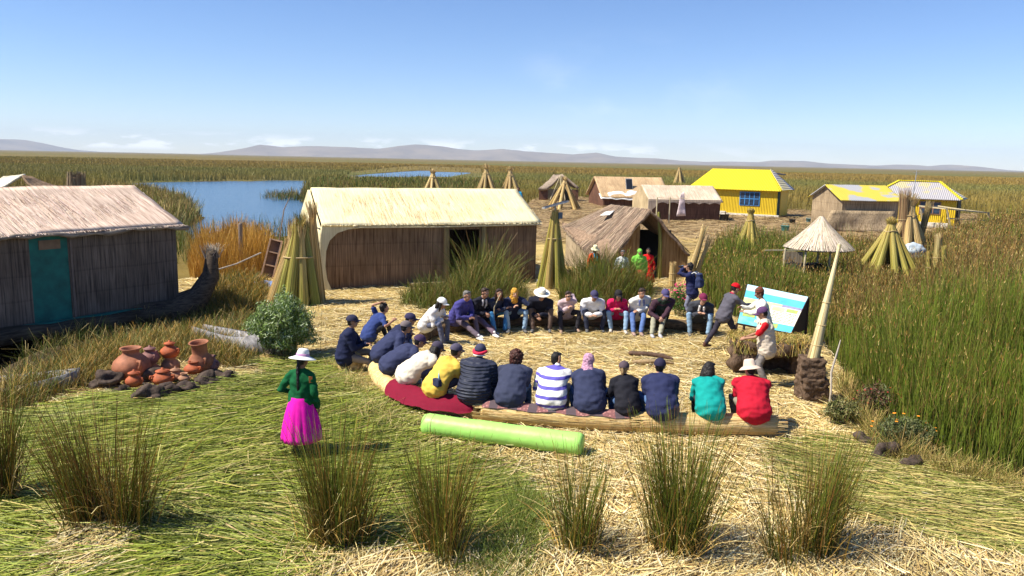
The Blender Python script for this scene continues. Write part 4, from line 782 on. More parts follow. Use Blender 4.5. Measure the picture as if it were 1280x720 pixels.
MB().tube([(0.9, -0.14, 2.08), (L*0.5, -0.15, 2.06), (L+0.1, -0.14, 2.1)], [0.025]*3, n=8).build('eave_pole', plain('pale_pole', (0.5, 0.42, 0.26)), t, True)
MB().box((doorx0-0.9, -0.35, 0.12), (1.2, 0.3, 0.10)).build('step', plain('pale_plank', (0.42, 0.34, 0.2)), t)

# --- dark hut at the left edge, on its own raised reed raft
B = G(224, 377, 0.32); A2 = G(0, 411, 0.32); A = B+(A2-B)*1.55; B = Vector((B.x, B.y, 0)); A = Vector((A.x, A.y, 0))
M_LW = reedmat('dark_reed_wall', (0.050, 0.038, 0.032), (0.19, 0.145, 0.115), WALL, bands=0.55); M_LR = reedmat('pink_thatch', (0.36, 0.25, 0.19), (0.70, 0.54, 0.43), (16, 1.0, 1.0), patch=0.15)
L = (B-A).length; e = top_z(B, 279)-0.32; xd = (G(46, 405, 0.32)-A).to_2d().length; xe = (G(94, 398, 0.32)-A).to_2d().length
dmid = [None]
t, L, ang, c = hut('reed_hut', 'dark reed hut with a pinkish thatched roof and a teal door at the left edge', A, B, 4.3, e, e+0.92, M_LR, M_LW, over=0.14, door=(xd, xe, e-0.12), z0=0.32, strand_cols=[(0.62, 0.47, 0.37), (0.74, 0.60, 0.50), (0.20, 0.13, 0.10), (0.66, 0.5, 0.4)], ns=3200, amp=0.03, sag=0.04)
MB().tube([(-0.2+(L+0.42)*i/24, -0.17+0.03*math.sin(i*1.3), e-0.10+0.03*math.sin(i*0.7)+0.02*math.sin(i*2.1)) for i in range(25)], [0.055+0.02*math.sin(i*1.9) for i in range(25)], n=10).build('eave_roll', reedmat('grey_roll', (0.14, 0.11, 0.09), (0.34, 0.28, 0.22), (3, 30, 30)), t, True)
teal = plain('teal_paint', (0.008, 0.13, 0.11), rough=0.6, var=0.25, scale=3)
d = MB().box(((xd+xe)/2, 0.03, (e-0.12)/2), (xe-xd, 0.05, e-0.14)).build('door', teal, t)
MB().box(((xd+xe)/2+0.02, 0.0, e-0.33), ((xe-xd)*0.56, 0.03, 0.22)).build('door_panel', plain('brown_card', (0.20, 0.13, 0.08)), d)
MB().box((xe+0.06, -0.02, e/2), (0.05, 0.06, e)).build('door_frame', plain('weathered_wood', (0.16, 0.12, 0.10)), t)
MB().box((L/2, -0.10, -0.02), (L+0.3, 0.16, 0.07)).build('skirting_board', teal, t)
MB().sheet([(-0.5, -0.6, -0.15), (L+0.4, -0.6, -0.15), (L+0.4, 4.8, -0.15), (-0.5, 4.8, -0.15)], 40, 20, 0.28, 0.08, 1.3).build('raft', reedmat('shadow_dark_raft', (0.030, 0.024, 0.018), (0.085, 0.065, 0.045), (3, 20, 20)), t, True)  # raft coloured near-black for the shadow below the hut
rt_ = (B-A).normalized(); nrm = Vector((-rt_.y, rt_.x, 0))
p = A+rt_*(L*0.48)+nrm*2.1; hp = Vector((p.x, p.y, e+0.32+1.15)); s = empty('roof_panel', PT(30, 252, 21.0), ang, 'grey blue panel propped on the ridge of the dark hut', 'panel')
M_ = Matrix.Rotation(R(-18), 3, 'X'); MB().box((-0.75, 0.35, 0.26), (1.6, 0.62, 0.03), M=M_).build('sheet', plain('grey_blue_sheet', (0.30, 0.38, 0.42), rough=0.4), s)
[MB().box((q_, 0.2, 0.02), (0.05, 0.05, 0.42)).build('prop', plain('weathered_wood', (0.16, 0.12, 0.10)), s) for q_ in (-0.2, -1.3)]; MB().box((-0.75, 0.5, 0.06), (1.5, 0.05, 0.05)).build('crossbar', plain('weathered_wood', (0.16, 0.12, 0.10)), s)

# --- sagging tent-shaped hut (ridge running away from the viewer)
RF, RB = PT(812, 263, 29.6), PT(764, 257, 33.6); LF, LB = PT(752, 326, 29.4), PT(704, 284, 33.4); RRF, RRB = PT(862, 318, 29.7), PT(838, 296, 33.4)
o0 = Vector((RF.x, RF.y, 0)); t = empty('tent_hut', o0, 0, 'sagging brown reed hut shaped like a tent with a dark front opening', 'hut')
M_TR = reedmat('old_brown_thatch', (0.11, 0.072, 0.048), (0.32, 0.22, 0.15), (9, 26, 9), patch=0.2)
lc = lambda p: Vector(p)-o0
def fan(nm, a, b, c_, d_, n, cols):
    r = MB().sheet([lc(a), lc(b), lc(c_), lc(d_)], 26, 18, 0.10, 0.16, 1.2, sag=0.08); ro = r.build('roof_sheet', M_TR, t, True); strands('roof_stalks', lc(a), lc(b), lc(c_), lc(d_), n, ro, cols, L=(0.5, 1.8), lift=0.04, w=0.02); return ro
TC = [(0.18, 0.12, 0.08), (0.30, 0.21, 0.14), (0.40, 0.30, 0.21), (0.07, 0.045, 0.03)]
fan('l', LB, LF+Vector((0.1, -0.2, -0.25)), RF+Vector((0, -0.15, 0)), RB, 2600, TC); fan('r', RRF+Vector((0, -0.2, 0)), RRB, RB, RF+Vector((0, -0.15, 0.0)), 1600, TC)
MB().sheet([lc(PT(741, 291, 33.0)), lc(PT(703, 283, 33.5)), lc(PT(703, 279, 33.6)), lc(PT(741, 286, 33.1))], 6, 3, 0.12, 0.05, 2).build('eave_roll', M_TR, t, True)
lw = MB(); lw.sheet([lc(Vector((LB.x+0.15, 33.3, 0))), lc(Vector((LF.x-0.1, 30.0, 0))), lc(LF+Vector((-0.1, 0.6, 0.0))), lc(LB+Vector((0.15, -0.1, 0)))], 10, 6, 0.08, 0.03, 2); lw.build('side_wall', reedmat('pale_reed_wall', (0.20, 0.15, 0.095), (0.42, 0.33, 0.22), WALL), t)
fr = MB(); x0, x1, x2, x3 = [PT(q, 352, 29.8).x-o0.x for q in (754, 797, 822, 858)]; hz_top = RF.z
fr.add([(x0, .2, 0), (x1, .2, 0), (x1, .2, hz_top*0.78), (x0, .2, 0.9), (x0, .28, 0), (x1, .28, 0), (x1, .28, hz_top*0.78), (x0, .28, 0.9)], [(0, 1, 2, 3), (7, 6, 5, 4), (0, 4, 5, 1), (1, 5, 6, 2), (2, 6, 7, 3), (3, 7, 4, 0)])
fr.add([(x2, .2, 0), (x3, .2, 0), (x3, .2, 1.0), (x2, .2, hz_top*0.86), (x2, .28, 0), (x3, .28, 0), (x3, .28, 1.0), (x2, .28, hz_top*0.86)], [(0, 1, 2, 3), (7, 6, 5, 4), (0, 4, 5, 1), (1, 5, 6, 2), (2, 6, 7, 3), (3, 7, 4, 0)])
fr.build('front_wall', reedmat('orange_reed_wall', (0.20, 0.11, 0.04), (0.40, 0.25, 0.11), WALL), t)
MB().tube([(x2+0.02, 0.08, 0), (x2+0.0, 0.06, 1.4), (x2-0.12, 0.05, hz_top-0.1)], [0.10, 0.075, 0.05]).build('post_bundle', reedmat('green_bundle', (0.10, 0.10, 0.02), (0.30, 0.27, 0.07), WALL), t, True)
g = MB().box(((x0+x3)/2, 2.0, 0.04), (x3-x0, 3.5, 0.03)); g.box(((x0+x3)/2, 3.6, 0.8), (x3-x0, 0.06, 1.6)); g.build('back_wall', DARK, t)  # near-black floor and back paint the shade inside the opening
MB().sheet([lc(PT(750, 273, 31.9))+Vector((0, 0, 0.12)), lc(PT(762, 273, 31.7))+Vector((0, 0, 0.13)), lc(PT(768, 268, 32.2))+Vector((0, 0, 0.16)), lc(PT(757, 269, 32.3))+Vector((0, 0, 0.14))], 5, 3, 0.02, 0.02, 4).build('patch', plain('white_plastic', (0.75, 0.74, 0.70), rough=0.4), t, True)

# --- huts of the far row
M_H4 = reedmat('orange_thatch', (0.30, 0.19, 0.10), (0.54, 0.38, 0.22), SLOPE, patch=0.18); M_H4W = reedmat('maroon_reed_wall', (0.055, 0.026, 0.018), (0.16, 0.080, 0.05), WALL, bands=0.6)
A, B = G(754, 259), G(834, 260); e = top_z(A, 245); t, L, ang, c = hut('reed_hut', 'square brown hut with a tan roof, a small solar panel and white sheeting', A, B, 6.0, e, top_z((A.x, A.y+3.0), 221.0), M_H4, M_H4W, over=0.3, strand_cols=None, amp=0.03)
r_ = MB().sheet([(-0.4, -0.45, e-0.25), (4.4, -0.45, e-0.35), (3.6, 0.7, e+0.55), (-0.4, 0.4, e+0.25)], 18, 6, 0.04, 0.16, 1.5); r_.build('white_sheeting', plain('white_plastic', (0.75, 0.74, 0.70), rough=0.4), t, True)
MB().sheet([(4.4, -0.5, e-0.28), (L+0.3, -0.5, e-0.2), (L+0.3, 0.1, e+0.12), (4.4, 0.3, e+0.2)], 10, 4, 0.04, 0.05, 1.5).build('eave_board', plain('grey_board', (0.30, 0.27, 0.25)), t, True)
pz = e+(c[2][2]-e)*0.45; s = empty('solar_panel', t.matrix_basis @ Vector((0, 0, 0)), ang, 'small upright solar panel on the tan roof of the square hut', 'solar panel'); s.location = PT(786, 238, A.y+1.7)
MB().box((0, -0.02, 0.62), (0.7, 0.05, 1.2), M=Matrix.Rotation(R(-22), 3, 'X')).build('frame', plain('grey_metal', (0.35, 0.36, 0.38), metal=0.3, rough=0.4), s); MB().box((0, -0.052, 0.62), (0.6, 0.02, 1.08), M=Matrix.Rotation(R(-22), 3, 'X')).build('cells', plain('solar_cell', (0.016, 0.018, 0.026), rough=0.45), s); [MB().box((q_, 0.4, 0.25), (0.05, 0.05, 0.6)).build('leg', plain('grey_metal', (0.35, 0.36, 0.38)), s) for q_ in (-0.3, 0.3)]

M_H5 = reedmat('pink_cream_thatch', (0.38, 0.28, 0.20), (0.64, 0.52, 0.39), SLOPE, patch=0.18)
A, B = G(812, 276), G(899, 277); e = top_z(A, 250.5); t, L, ang, c = hut('reed_hut', 'small hut with a pinkish cream roof and scalloped eave beside the yellow house', A, B, 4.2, e, top_z((A.x, A.y+2.1), 231.5), M_H5, M_H4W, over=0.15, amp=0.03, strand_cols=None)
sc = MB(); k = 6; pts = [(-0.15, e+0.05)]
for i in range(k*6+1):
    x = L*i/(k*6); pts.append((x, e-0.08-0.10*abs(math.sin(math.pi*i/6))*-1-0.16))
pts = [(-0.22, e+0.1), (-0.22, 0.2), (-0.12, 0.0), (0.12, 0.9), (0.35, e-0.5)]+[(0.5+(L-0.6)*i/36, e-0.24+0.12*abs(math.sin(math.pi*i/6))) for i in range(37)]+[(L+0.1, e+0.1)]
prism(MB(), pts, -0.16, -0.11).build('scalloped_eave', M_H5, t)
MB().add([(-0.2, -0.1, e), (-0.2, 4.3, e), (-0.2, 2.1, c[2][2]-0.03), (-0.2, 4.3, 0), (-0.2, -0.1, 0), (-0.12, -0.1, e), (-0.12, 4.3, e), (-0.12, 2.1, c[2][2]-0.03), (-0.12, 4.3, 0), (-0.12, -0.1, 0)], [(0, 2, 1, 3, 4), (5, 9, 8, 6, 7), (0, 5, 7, 2), (2, 7, 6, 1), (1, 6, 8, 3), (4, 9, 5, 0)]).build('gable_mat', reedmat('tan_mat', (0.30, 0.22, 0.12), (0.48, 0.37, 0.22), WALL), t)

# --- half-ruined shelter
A = G(674, 251); t = empty('ruined_shelter', A, R(-6), 'half collapsed grey reed shelter on the far bank behind the cone stack', 'shelter')
M_R = reedmat('grey_thatch', (0.13, 0.10, 0.08), (0.36, 0.28, 0.21), (14, 14, 14)); k = A.y/F_PX
MB().sheet([(-0.1, -0.4, 14*k), (10*k, -0.4, 14*k), (28*k, 0.6, 31*k), (16*k, 2.5, 31*k)], 10, 8, 0.25, 0.2, 1).build('roof', M_R, t, True)
MB().sheet([(48*k, -0.2, 16*k), (40*k, 2.4, 18*k), (22*k, 1.5, 31*k), (27*k, 0.0, 32*k)], 10, 8, 0.25, 0.2, 1).build('roof', M_R, t, True)
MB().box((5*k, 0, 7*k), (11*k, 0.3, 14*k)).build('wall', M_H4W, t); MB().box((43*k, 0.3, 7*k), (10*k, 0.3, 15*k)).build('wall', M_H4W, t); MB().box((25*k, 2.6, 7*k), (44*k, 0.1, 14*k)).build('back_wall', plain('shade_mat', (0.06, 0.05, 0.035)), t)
for i in range(6): a = Vector((26*k, 0.3, 33*k)); b_ = Vector(((14+6*i)*k, -0.3+0.5*(i % 2), (2+3*(i % 3))*k)); MB().beam(a, b_, 0.10, 0.10).build('rafter', plain('pale_pole', (0.5, 0.42, 0.26)), t)

# --- corrugated houses
def corr(name, c, c2=None, axis='X', sc=7.0, patch=None):
    if name in _mats: return _mats[name]
    m, nt, b = nodes(name); _mats[name] = m; b.inputs['Roughness'].default_value = 0.5
    tc = N_(nt, 'ShaderNodeTexCoord'); w = N_(nt, 'ShaderNodeTexWave', wave_type='BANDS', bands_direction=axis); w.inputs['Scale'].default_value = sc/3; nt.links.new(tc.outputs['Object'], w.inputs['Vector'])
    bp = N_(nt, 'ShaderNodeBump'); bp.inputs['Strength'].default_value = 1.0; bp.inputs['Distance'].default_value = 0.05; nt.links.new(w.outputs['Fac'], bp.inputs['Height']); nt.links.new(bp.outputs[0], b.inputs['Normal'])
    n = N_(nt, 'ShaderNodeTexNoise'); n.inputs['Scale'].default_value = 0.55 if c2 else 2.0; n.inputs['Detail'].default_value = 5; nt.links.new(tc.outputs['Object'], n.inputs['Vector']); r = N_(nt, 'ShaderNodeMapRange'); nt.links.new(n.outputs[0], r.inputs[0]); r.inputs[1].default_value = 0.46 if c2 else 0.2; r.inputs[2].default_value = 0.50 if c2 else 0.8
    mx = N_(nt, 'ShaderNodeMix', data_type='RGBA'); nt.links.new(r.outputs[0], mx.inputs[0]); mx.inputs[6].default_value = (*c, 1); mx.inputs[7].default_value = (*(c2 or tuple(q*1.15 for q in c)), 1); nt.links.new(mx.outputs[2], b.inputs['Base Color']); return m
YEL = corr('yellow_metal', (0.60, 0.41, 0.02)); YROOF = corr('yellow_roof', (0.70, 0.56, 0.02)); YG = corr('patched_roof', (0.66, 0.52, 0.06), (0.42, 0.42, 0.44)); GROOF = corr('grey_roof', (0.40, 0.38, 0.40), (0.50, 0.44, 0.26))
def metal_house(label, A, B, depth, e, rz, inset, roof_m, wall_m, win, doorx=None, name='yellow_house'):
    t, L, ang, c = hut(name, label, A, B, depth, e, rz, roof_m, wall_m, over=0.35, amp=0.0, sag=0.0, inset=inset, cat='house', rth=0.06)
    for (x, z, w, h, mcol, cols) in win:
        f = MB().box((x, -0.03, z), (w+0.14, 0.06, h+0.14)).build('window', plain('window_frame_'+str(mcol)[1:6], mcol, var=0.1), t); MB().box((x, -0.07, z), (w, 0.03, h)).build('pane', plain('pane_dark', (0.03, 0.05, 0.09), rough=0.2, spec=0.6, var=0.3), f)
        b_ = MB()
        for i in range(1, cols): b_.box((x-w/2+w*i/cols, -0.09, z), (0.06, 0.03, h))
        b_.box((x, -0.092, z), (w, 0.03, 0.06)); b_.build('glazing_bars', plain('window_bars_'+str(mcol)[1:6], mcol, var=0.1), f)
    bs = MB().box((L/2, -0.1, 0.12), (L+0.5, 0.25, 0.22)); bs.build('base_beam', plain('white_wood', (0.62, 0.58, 0.50)), t)
    return t, L, c
# yellow_house with the blue window
A, B = G(864, 266.5), G(970, 272.5); e = top_z(B, 236)
t, L, c = metal_house('bright yellow corrugated house with a yellow hipped roof and one blue window', A, B, 3.6, e, e+1.55, (1.5, 1.6), YROOF, YEL, [( (G(938, 270)-A).length, e*0.62, 1.6, 1.05, (0.05, 0.22, 0.52), 4)])
MB().box((L+0.02, 0.35, e/2), (0.06, 0.7, e)).build('door', plain('dark_green_paint', (0.01, 0.035, 0.02)), t)
MB().box((L+0.02, 2.2, e/2), (0.05, 2.6, e-0.1)).build('end_panel', YEL, t)
MB().sheet([(L+0.42, -0.1, e-0.12), (L+0.42, 3.9, e-0.12), (L-1.20, 2.0, c[2][2]+0.05), (L-1.25, 1.7, c[2][2]+0.06)], 6, 6, 0.04, 0.0).build('grey_roof_sheet', GROOF, t)
MB().box((L-0.9, 2.9, c[2][2]-0.30), (1.3, 0.9, 0.08), M=Matrix.Rotation(R(8), 3, 'Y')).build('roof_panel', plain('solar_cell', (0.016, 0.018, 0.026), rough=0.45), t)
MB().box((3.2, -0.9, 0.2), (0.5, 0.4, 0.4)).build('footing', plain('white_wood', (0.62, 0.58, 0.50)), t)
# yellow_house on the right with the grey roof
A, B = G(1090, 281), G(1192, 287); e = top_z(B, 248)
t, L, c = metal_house('yellow house with a patched grey hipped roof behind the tied reed bundles', A, B, 4.0, e, e+1.12, (1.7, 1.8), GROOF, YEL, [((G(1160, 285)-A).length, e*0.66, 1.3, 0.8, (0.30, 0.16, 0.10), 3)])
for q in (0, 1): MB().beam((c[3-q][0], c[3-q][1]-0.02, c[3-q][2]+0.07), (c[q][0], c[q][1], c[q][2]+0.07), 0.22, 0.05).build('roof_edge', YROOF, t)
MB().beam((c[3][0], c[3][1], c[3][2]+0.06), (c[2][0], c[2][1], c[2][2]+0.06), 0.3, 0.06).build('roof_ridge', YROOF, t)
MB().box((L+0.03, 1.8, e/2), (0.06, 2.6, e-0.3)).build('open_side_shade', DARK, t)  # near-black panel on the wall stands for the shaded open end
MB().box((L-2.0, -0.25, 0.25), (3.2, 0.4, 0.4)).build('footing', plain('white_wood', (0.62, 0.58, 0.50)), t)
# long reed shed with yellow sheet roof
A, B = G(1050, 290), G(1120, 291); e = top_z(A, 249); M_SH = reedmat('straw_shed_wall', (0.17, 0.12, 0.07), (0.40, 0.30, 0.19), WALL, bands=0.5)
t, L, ang, c = hut('reed_shed', 'low reed shed under a patched yellow sheet roof beside the grey roofed house', A, B, 4.5, e, top_z((A.x, A.y+2.2), 231), YG, M_SH, over=0.25, amp=0.01, cat='shed', inset=(0, 0), rth=0.05)
MB().sheet([(-1.6, -0.3, 0.0), (L*0.9, -0.7, 0), (L*0.9, -0.15, e*0.66), (-0.8, -0.15, e*0.66)], 16, 6, 0.2, 0.15, 1.4).build('reed_screen', M_SH, t, True)
MB().beam(PT(1137, 262, A.y+2)-t.location, PT(1147, 214, A.y+2)-t.location, 0.06, 0.06); ap = G(1135, 286); t = empty('antenna_pole', ap, 0, 'thin leaning antenna pole rising above the grey roofed house', 'pole')
MB().tube([(0, 0, 0), Vector(PT(1146, 214, ap.y))-ap], [0.05, 0.03], n=8).build('pole', plain('grey_metal', (0.35, 0.36, 0.38)), t); q = Vector(PT(1146, 216, ap.y))-ap; MB().beam(q+Vector((-0.25, 0, 0)), q+Vector((0.25, 0, 0)), 0.03, 0.03).build('crossbar', plain('grey_metal', (0.35, 0.36, 0.38)), t)
# wooden rail frame right of the house
A = G(1178, 292); t = empty('rail_frame', A, 0, 'bare pale wooden rail frame standing right of the grey roofed house', 'frame'); wd = plain('pale_pole', (0.5, 0.42, 0.26)); k = A.y/F_PX; h = top_z(A, 261)
def rp_(x, y, z=0): return Vector((x*k, y, z))
ends = [rp_(12, 0), rp_(80, 1.5), rp_(8, 3.5), rp_(68, 4.5)]
for a, q in zip(ends, (rp_(2, 0, h), rp_(70, 1.5, h-0.3), rp_(2, 3.5, h), rp_(62, 4.5, h-0.2))): MB().beam(a, q, 0.09, 0.09).build('post', wd, t)
for a, q in ((rp_(0, 0, h), rp_(72, 1.5, h-0.3)), (rp_(0, 3.5, h), rp_(62, 4.5, h-0.2)), (rp_(0, 0, h), rp_(0, 3.5, h)), (rp_(70, 1.5, h-0.3), rp_(60, 4.5, h-0.2)), (rp_(4, 0, h*0.62), rp_(76, 1.5, h*0.5)), (rp_(34, 0.8, h-0.1), rp_(30, 4, h))): MB().beam(a, q, 0.08, 0.08).build('rail', wd, t)
# small hut and planks behind the dark hut
k = 40/F_PX; A = PT(-20, 258, 40.0); A.z = 0; t = empty('plank_shelter', A, R(-8), 'shelter of pale split planks behind the ridge of the dark hut', 'shelter')
z_ = lambda py: top_z((A.x, 40), py)
MB().sheet([(-30*k, -0.3, z_(252)), (24*k, -0.3, z_(238)), (45*k, 0.8, z_(218)), (0, 1.5, z_(222))], 10, 6, 0.10, 0.12, 1.2).build('roof', reedmat('pale_planks', (0.40, 0.34, 0.22), (0.76, 0.72, 0.60), (2, 16, 16)), t, True)
MB().sheet([(80*k, -0.2, z_(240)), (76*k, 2.0, z_(238)), (40*k, 1.4, z_(222)), (48*k, 0.4, z_(219))], 10, 6, 0.10, 0.18, 1.2).build('roof', reedmat('brown_tarp', (0.10, 0.07, 0.045), (0.24, 0.16, 0.10), (6, 6, 6)), t, True)
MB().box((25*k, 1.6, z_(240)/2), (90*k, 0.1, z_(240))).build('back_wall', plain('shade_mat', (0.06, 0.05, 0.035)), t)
for x in (-20, 30, 74): MB().box((x*k, 0.2, z_(240)/2), (0.12, 0.12, z_(240))).build('post', wd, t)

# ================================================================== REED BUNDLES AND PROPS
def bundle_strands(p0, p1, r0, r1, n, cols0, cols1, parent, name='bundle', top=0.15, waist=None, w=0.014, splay=0.10):
    """a lashed bundle of cut reeds from p0 (foot) to p1 (head); the stalks fan out past the head"""
    p0, p1 = Vector(p0), Vector(p1); d = (p1-p0).normalized(); u = d.orthogonal().normalized(); v = d.cross(u); L = (p1-p0).length
    a = rng.uniform(0, 2*math.pi, n); q = 0.84+0.22*rng.random(n); S = 5; t = np.linspace(-0.01, 1.0, S); u_, v_, d_ = np.array(u), np.array(v), np.array(d)
    rr = r0*(1-t)+r1*t
    if waist: rr = rr*(1-waist*np.exp(-((t-0.75)/0.10)**2))
    ext = 1+top*rng.random(n); A = np.empty((n, S+1, 3)); tw = rng.normal(0, 0.15, n)
    for j in range(S):
        ang = a+tw*t[j]; A[:, j] = np.array(p0)+d_*(L*t[j])+(u_*np.cos(ang)[:, None]+v_*np.sin(ang)[:, None])*(rr[j]*q)[:, None]
    ang = a+tw; A[:, S] = np.array(p0)+d_*(L*ext)[:, None]+(u_*np.cos(ang)[:, None]+v_*np.sin(ang)[:, None])*(r1*q+splay*(ext-1)*L)[:, None]
    side = -u_*np.sin(a)[:, None]+v_*np.cos(a)[:, None]
    core = MB().tube([p0, p0.lerp(p1, 0.75), p1], [r0*0.80, (r0*0.25+r1*0.75)*0.78*(1-(waist or 0)), r1*0.72], n=12, cap=False); co = core.build(name, reedmat('bundle_core_%.2f' % cols0[0][0], tuple(c*0.6 for c in cols0[0]), tuple(c*0.8 for c in cols1[-1]), (18, 18, 1.5)), parent, True)
    ribbons('stalks', A, 0.5, w*(0.7+0.7*rng.random(n)), pick(cols0, n, 0.45), pick(cols1, n, 0.45), M_STRAW, co, side=side); return co
YG0, YG1 = [(0.34, 0.32, 0.05), (0.46, 0.40, 0.09), (0.17, 0.19, 0.03)], [(0.40, 0.34, 0.07), (0.52, 0.41, 0.14), (0.38, 0.22, 0.06)]
DRY0, DRY1 = [(0.52, 0.36, 0.12), (0.62, 0.46, 0.19), (0.34, 0.20, 0.06)], [(0.56, 0.40, 0.17), (0.68, 0.53, 0.26), (0.36, 0.21, 0.08)]
rope_m = plain('straw_rope', (0.42, 0.31, 0.15), bump=0.5)
def tepee(px, py, top, wpx, nb, label, cols=(YG0, YG1), crest=0.17, n=110, rb=0.11, tie=0.82, group='tied reed stacks drying upright', lean=(0, 0)):
    g = G(px, py); h = top_z(g, top); k = g.y/F_PX; Rr = wpx*k/2; t = empty('reed_stack', (g.x, g.y, 0), 0, label, 'reed stack', group); hb = h*tie
    for i in range(nb):
        a = 2*math.pi*i/nb+rng.uniform(-0.15, 0.15); r = Rr*(0.8+0.25*rng.random()); b0 = Vector((math.cos(a)*r, math.sin(a)*r, 0.0)); b1 = Vector((math.cos(a)*rb*0.8+lean[0], math.sin(a)*rb*0.8+lean[1], hb))
        bundle_strands(b0, b1, rb*1.25, rb*0.75, n, cols[0], cols[1], t, 'bundle', top=crest*1.3, splay=0.14, w=max(0.014, k*0.5))
    MB().tube([(math.cos(x)*rb*1.9+lean[0], math.sin(x)*rb*1.9+lean[1], hb*0.97+0.02*math.sin(3*x)) for x in np.linspace(0, 2*math.pi, 20)], 0.022, n=6).build('binding', rope_m, t, True); return t
tepee(541, 262, 210, 48, 8, 'straw cone stack just above the middle of the long cream roof', (DRY0, DRY1), n=70, rb=0.16, tie=0.8)
tepee(607, 262, 204, 46, 8, 'taller straw cone stack behind the right half of the long cream roof', (DRY0, DRY1), n=70, rb=0.16, tie=0.8)
tepee(637, 262, 207, 44, 8, 'straw cone stack beside the person in blue behind the cream roof', (DRY0, DRY1), n=70, rb=0.16, tie=0.8)
tepee(705, 262, 221, 44, 7, 'ragged pale straw cone in front of the ruined shelter', (DRY0, DRY1), n=80, rb=0.15)
tepee(848, 233, 209, 16, 5, 'tiny far straw cone left of the yellow roof', (DRY0, DRY1), n=50, rb=0.25)
tepee(934, 333, 264, 48, 9, 'green yellow reed stack between the bent dry stack and the straw parasol', n=150, rb=0.10, tie=0.86)
tepee(1107, 352, 276, 78, 11, 'wide green reed tepee right of the straw parasol', n=190, rb=0.13, tie=0.86)
tepee(1131, 322, 246, 52, 6, 'tall dry bundle with splayed heads behind the green reed tepee', (DRY0, DRY1), n=200, rb=0.20, tie=0.72, crest=0.35)
# ragged big stack beside the main hut: thick bundles, some green and some golden
g = G(372, 381); t = empty('reed_stack', (g.x, g.y, 0), 0, 'big upright stack of thick green and golden bundles left of the long hut', 'reed stack', 'tied reed stacks drying upright'); k = g.y/F_PX
GR0, GR1 = [(0.15, 0.18, 0.025), (0.26, 0.27, 0.045), (0.36, 0.34, 0.08)], [(0.30, 0.27, 0.09), (0.13, 0.14, 0.03)]
for (x0, y0, x1, y1, hpx, r, cc) in [(-30, -.15, -6, 0, 80, .16, 'd'), (-19, -.35, -2, -.05, 86, .15, 'g'), (-4, -.5, 3, -.1, 92, .17, 'g'), (12, -.4, 8, -.1, 84, .15, 'y'), (24, -.1, 12, .05, 88, .15, 'k'), (-24, .5, -8, .2, 88, .17, 'd'), (6, .6, 4, .3, 98, .18, 'k'), (16, .55, 14, .3, 96, .17, 'd'), (24, .5, 18, .35, 108, .14, 'd'), (-38, .3, -14, .15, 70, .13, 'd')]:
    c0, c1 = {'d': (DRY0, DRY1), 'g': (GR0, YG1), 'y': (YG0, DRY1), 'k': (GR0, GR1)}[cc]; bundle_strands((x0*k, y0, 0), (x1*k, y1, hpx*k), r*1.15, r*0.62, 260, c0, c1, t, 'bundle', top=0.22, splay=0.22, w=0.015)
MB().tube([(math.cos(x)*0.42+0.05, math.sin(x)*0.34, 1.45) for x in np.linspace(0, 2*math.pi, 24)], 0.025, n=6).build('binding', rope_m, t, True)
# post bundle with the solar panel
g = G(691, 360); k = g.y/F_PX; t = empty('reed_stack', (g.x, g.y, 0), 0, 'narrow green yellow bundle stack with a panel on its head beside the long hut', 'reed stack', 'tied reed stacks drying upright')
for (x0, y0, hpx, r, c0) in [(-13, 0, 84, .14, YG0), (-5, -.3, 88, .13, DRY0), (5, -.3, 90, .13, GR0), (12, 0, 84, .12, YG0), (0, .4, 88, .14, GR0), (-9, -.2, 60, .10, GR0), (17, -.15, 52, .09, YG0)]: bundle_strands((x0*k*1.25, y0, 0), (x0*k*0.25, y0*0.3, hpx*k), r, r*0.6, 170, c0, YG1, t, 'bundle', top=0.12, splay=0.12)
MB().tube([(math.cos(x)*0.24, math.sin(x)*0.24, 1.75) for x in np.linspace(0, 2*math.pi, 20)], 0.022, n=6).build('binding', rope_m, t, True)
p = PT(694, 256, g.y); s = empty('solar_panel', p, R(12), 'dark tilted solar panel on top of the narrow bundle beside the long hut', 'solar panel')
M_ = Matrix.Rotation(R(-16), 3, 'Y') @ Matrix.Rotation(R(-4), 3, 'X'); MB().box((0, 0, 0), (0.88, 0.42, 0.05), M=M_).build('frame', plain('grey_metal', (0.35, 0.36, 0.38)), s); MB().box((0, 0, 0.03), (0.80, 0.36, 0.02), M=M_).build('cells', plain('solar_cell', (0.016, 0.018, 0.026), rough=0.45), s); MB().tube([(0, 0, -0.4), (0, 0, -0.02)], 0.03, n=8).build('stem', plain('grey_metal', (0.35, 0.36, 0.38)), s)
MB().box((0.16, -0.12, -0.36), (0.14, 0.1, 0.22)).build('battery_box', plain('blue_grey_box', (0.10, 0.14, 0.18)), s)
# narrow standing bundle on the right, dry bent bundle, stub
def lone(px, py, px2, py2, r0, r1, n, label, c0=DRY0, c1=DRY1, top=0.2, name='reed_bundle', dy=0.0, z=0.0, ties=(0.35, 0.65), w=0.015, grp=None):
    g = G(px, py, z); e = PT(px2, py2, g.y+dy)-g; t = empty(name, g, 0, label, 'reed bundle', grp); bundle_strands((0, 0, 0), e, r0, r1, n, c0, c1, t, 'bundle', top=top, w=w)
    u = e.normalized(); a = u.orthogonal().normalized(); b_ = u.cross(a)
    for q in ties: rr = (r0*(1-q)+r1*q)*1.03; MB().tube([e*q+a*math.cos(x)*rr+b_*math.sin(x)*rr for x in np.linspace(0, 2*math.pi, 16)], 0.014, n=6).build('binding', rope_m, t, True)
    return t
lone(1170, 362, 1173, 300, 0.16, 0.13, 260, 'slim straight straw bundle lashed in the middle, right of the green tepee', YG0, DRY1, 0.15)
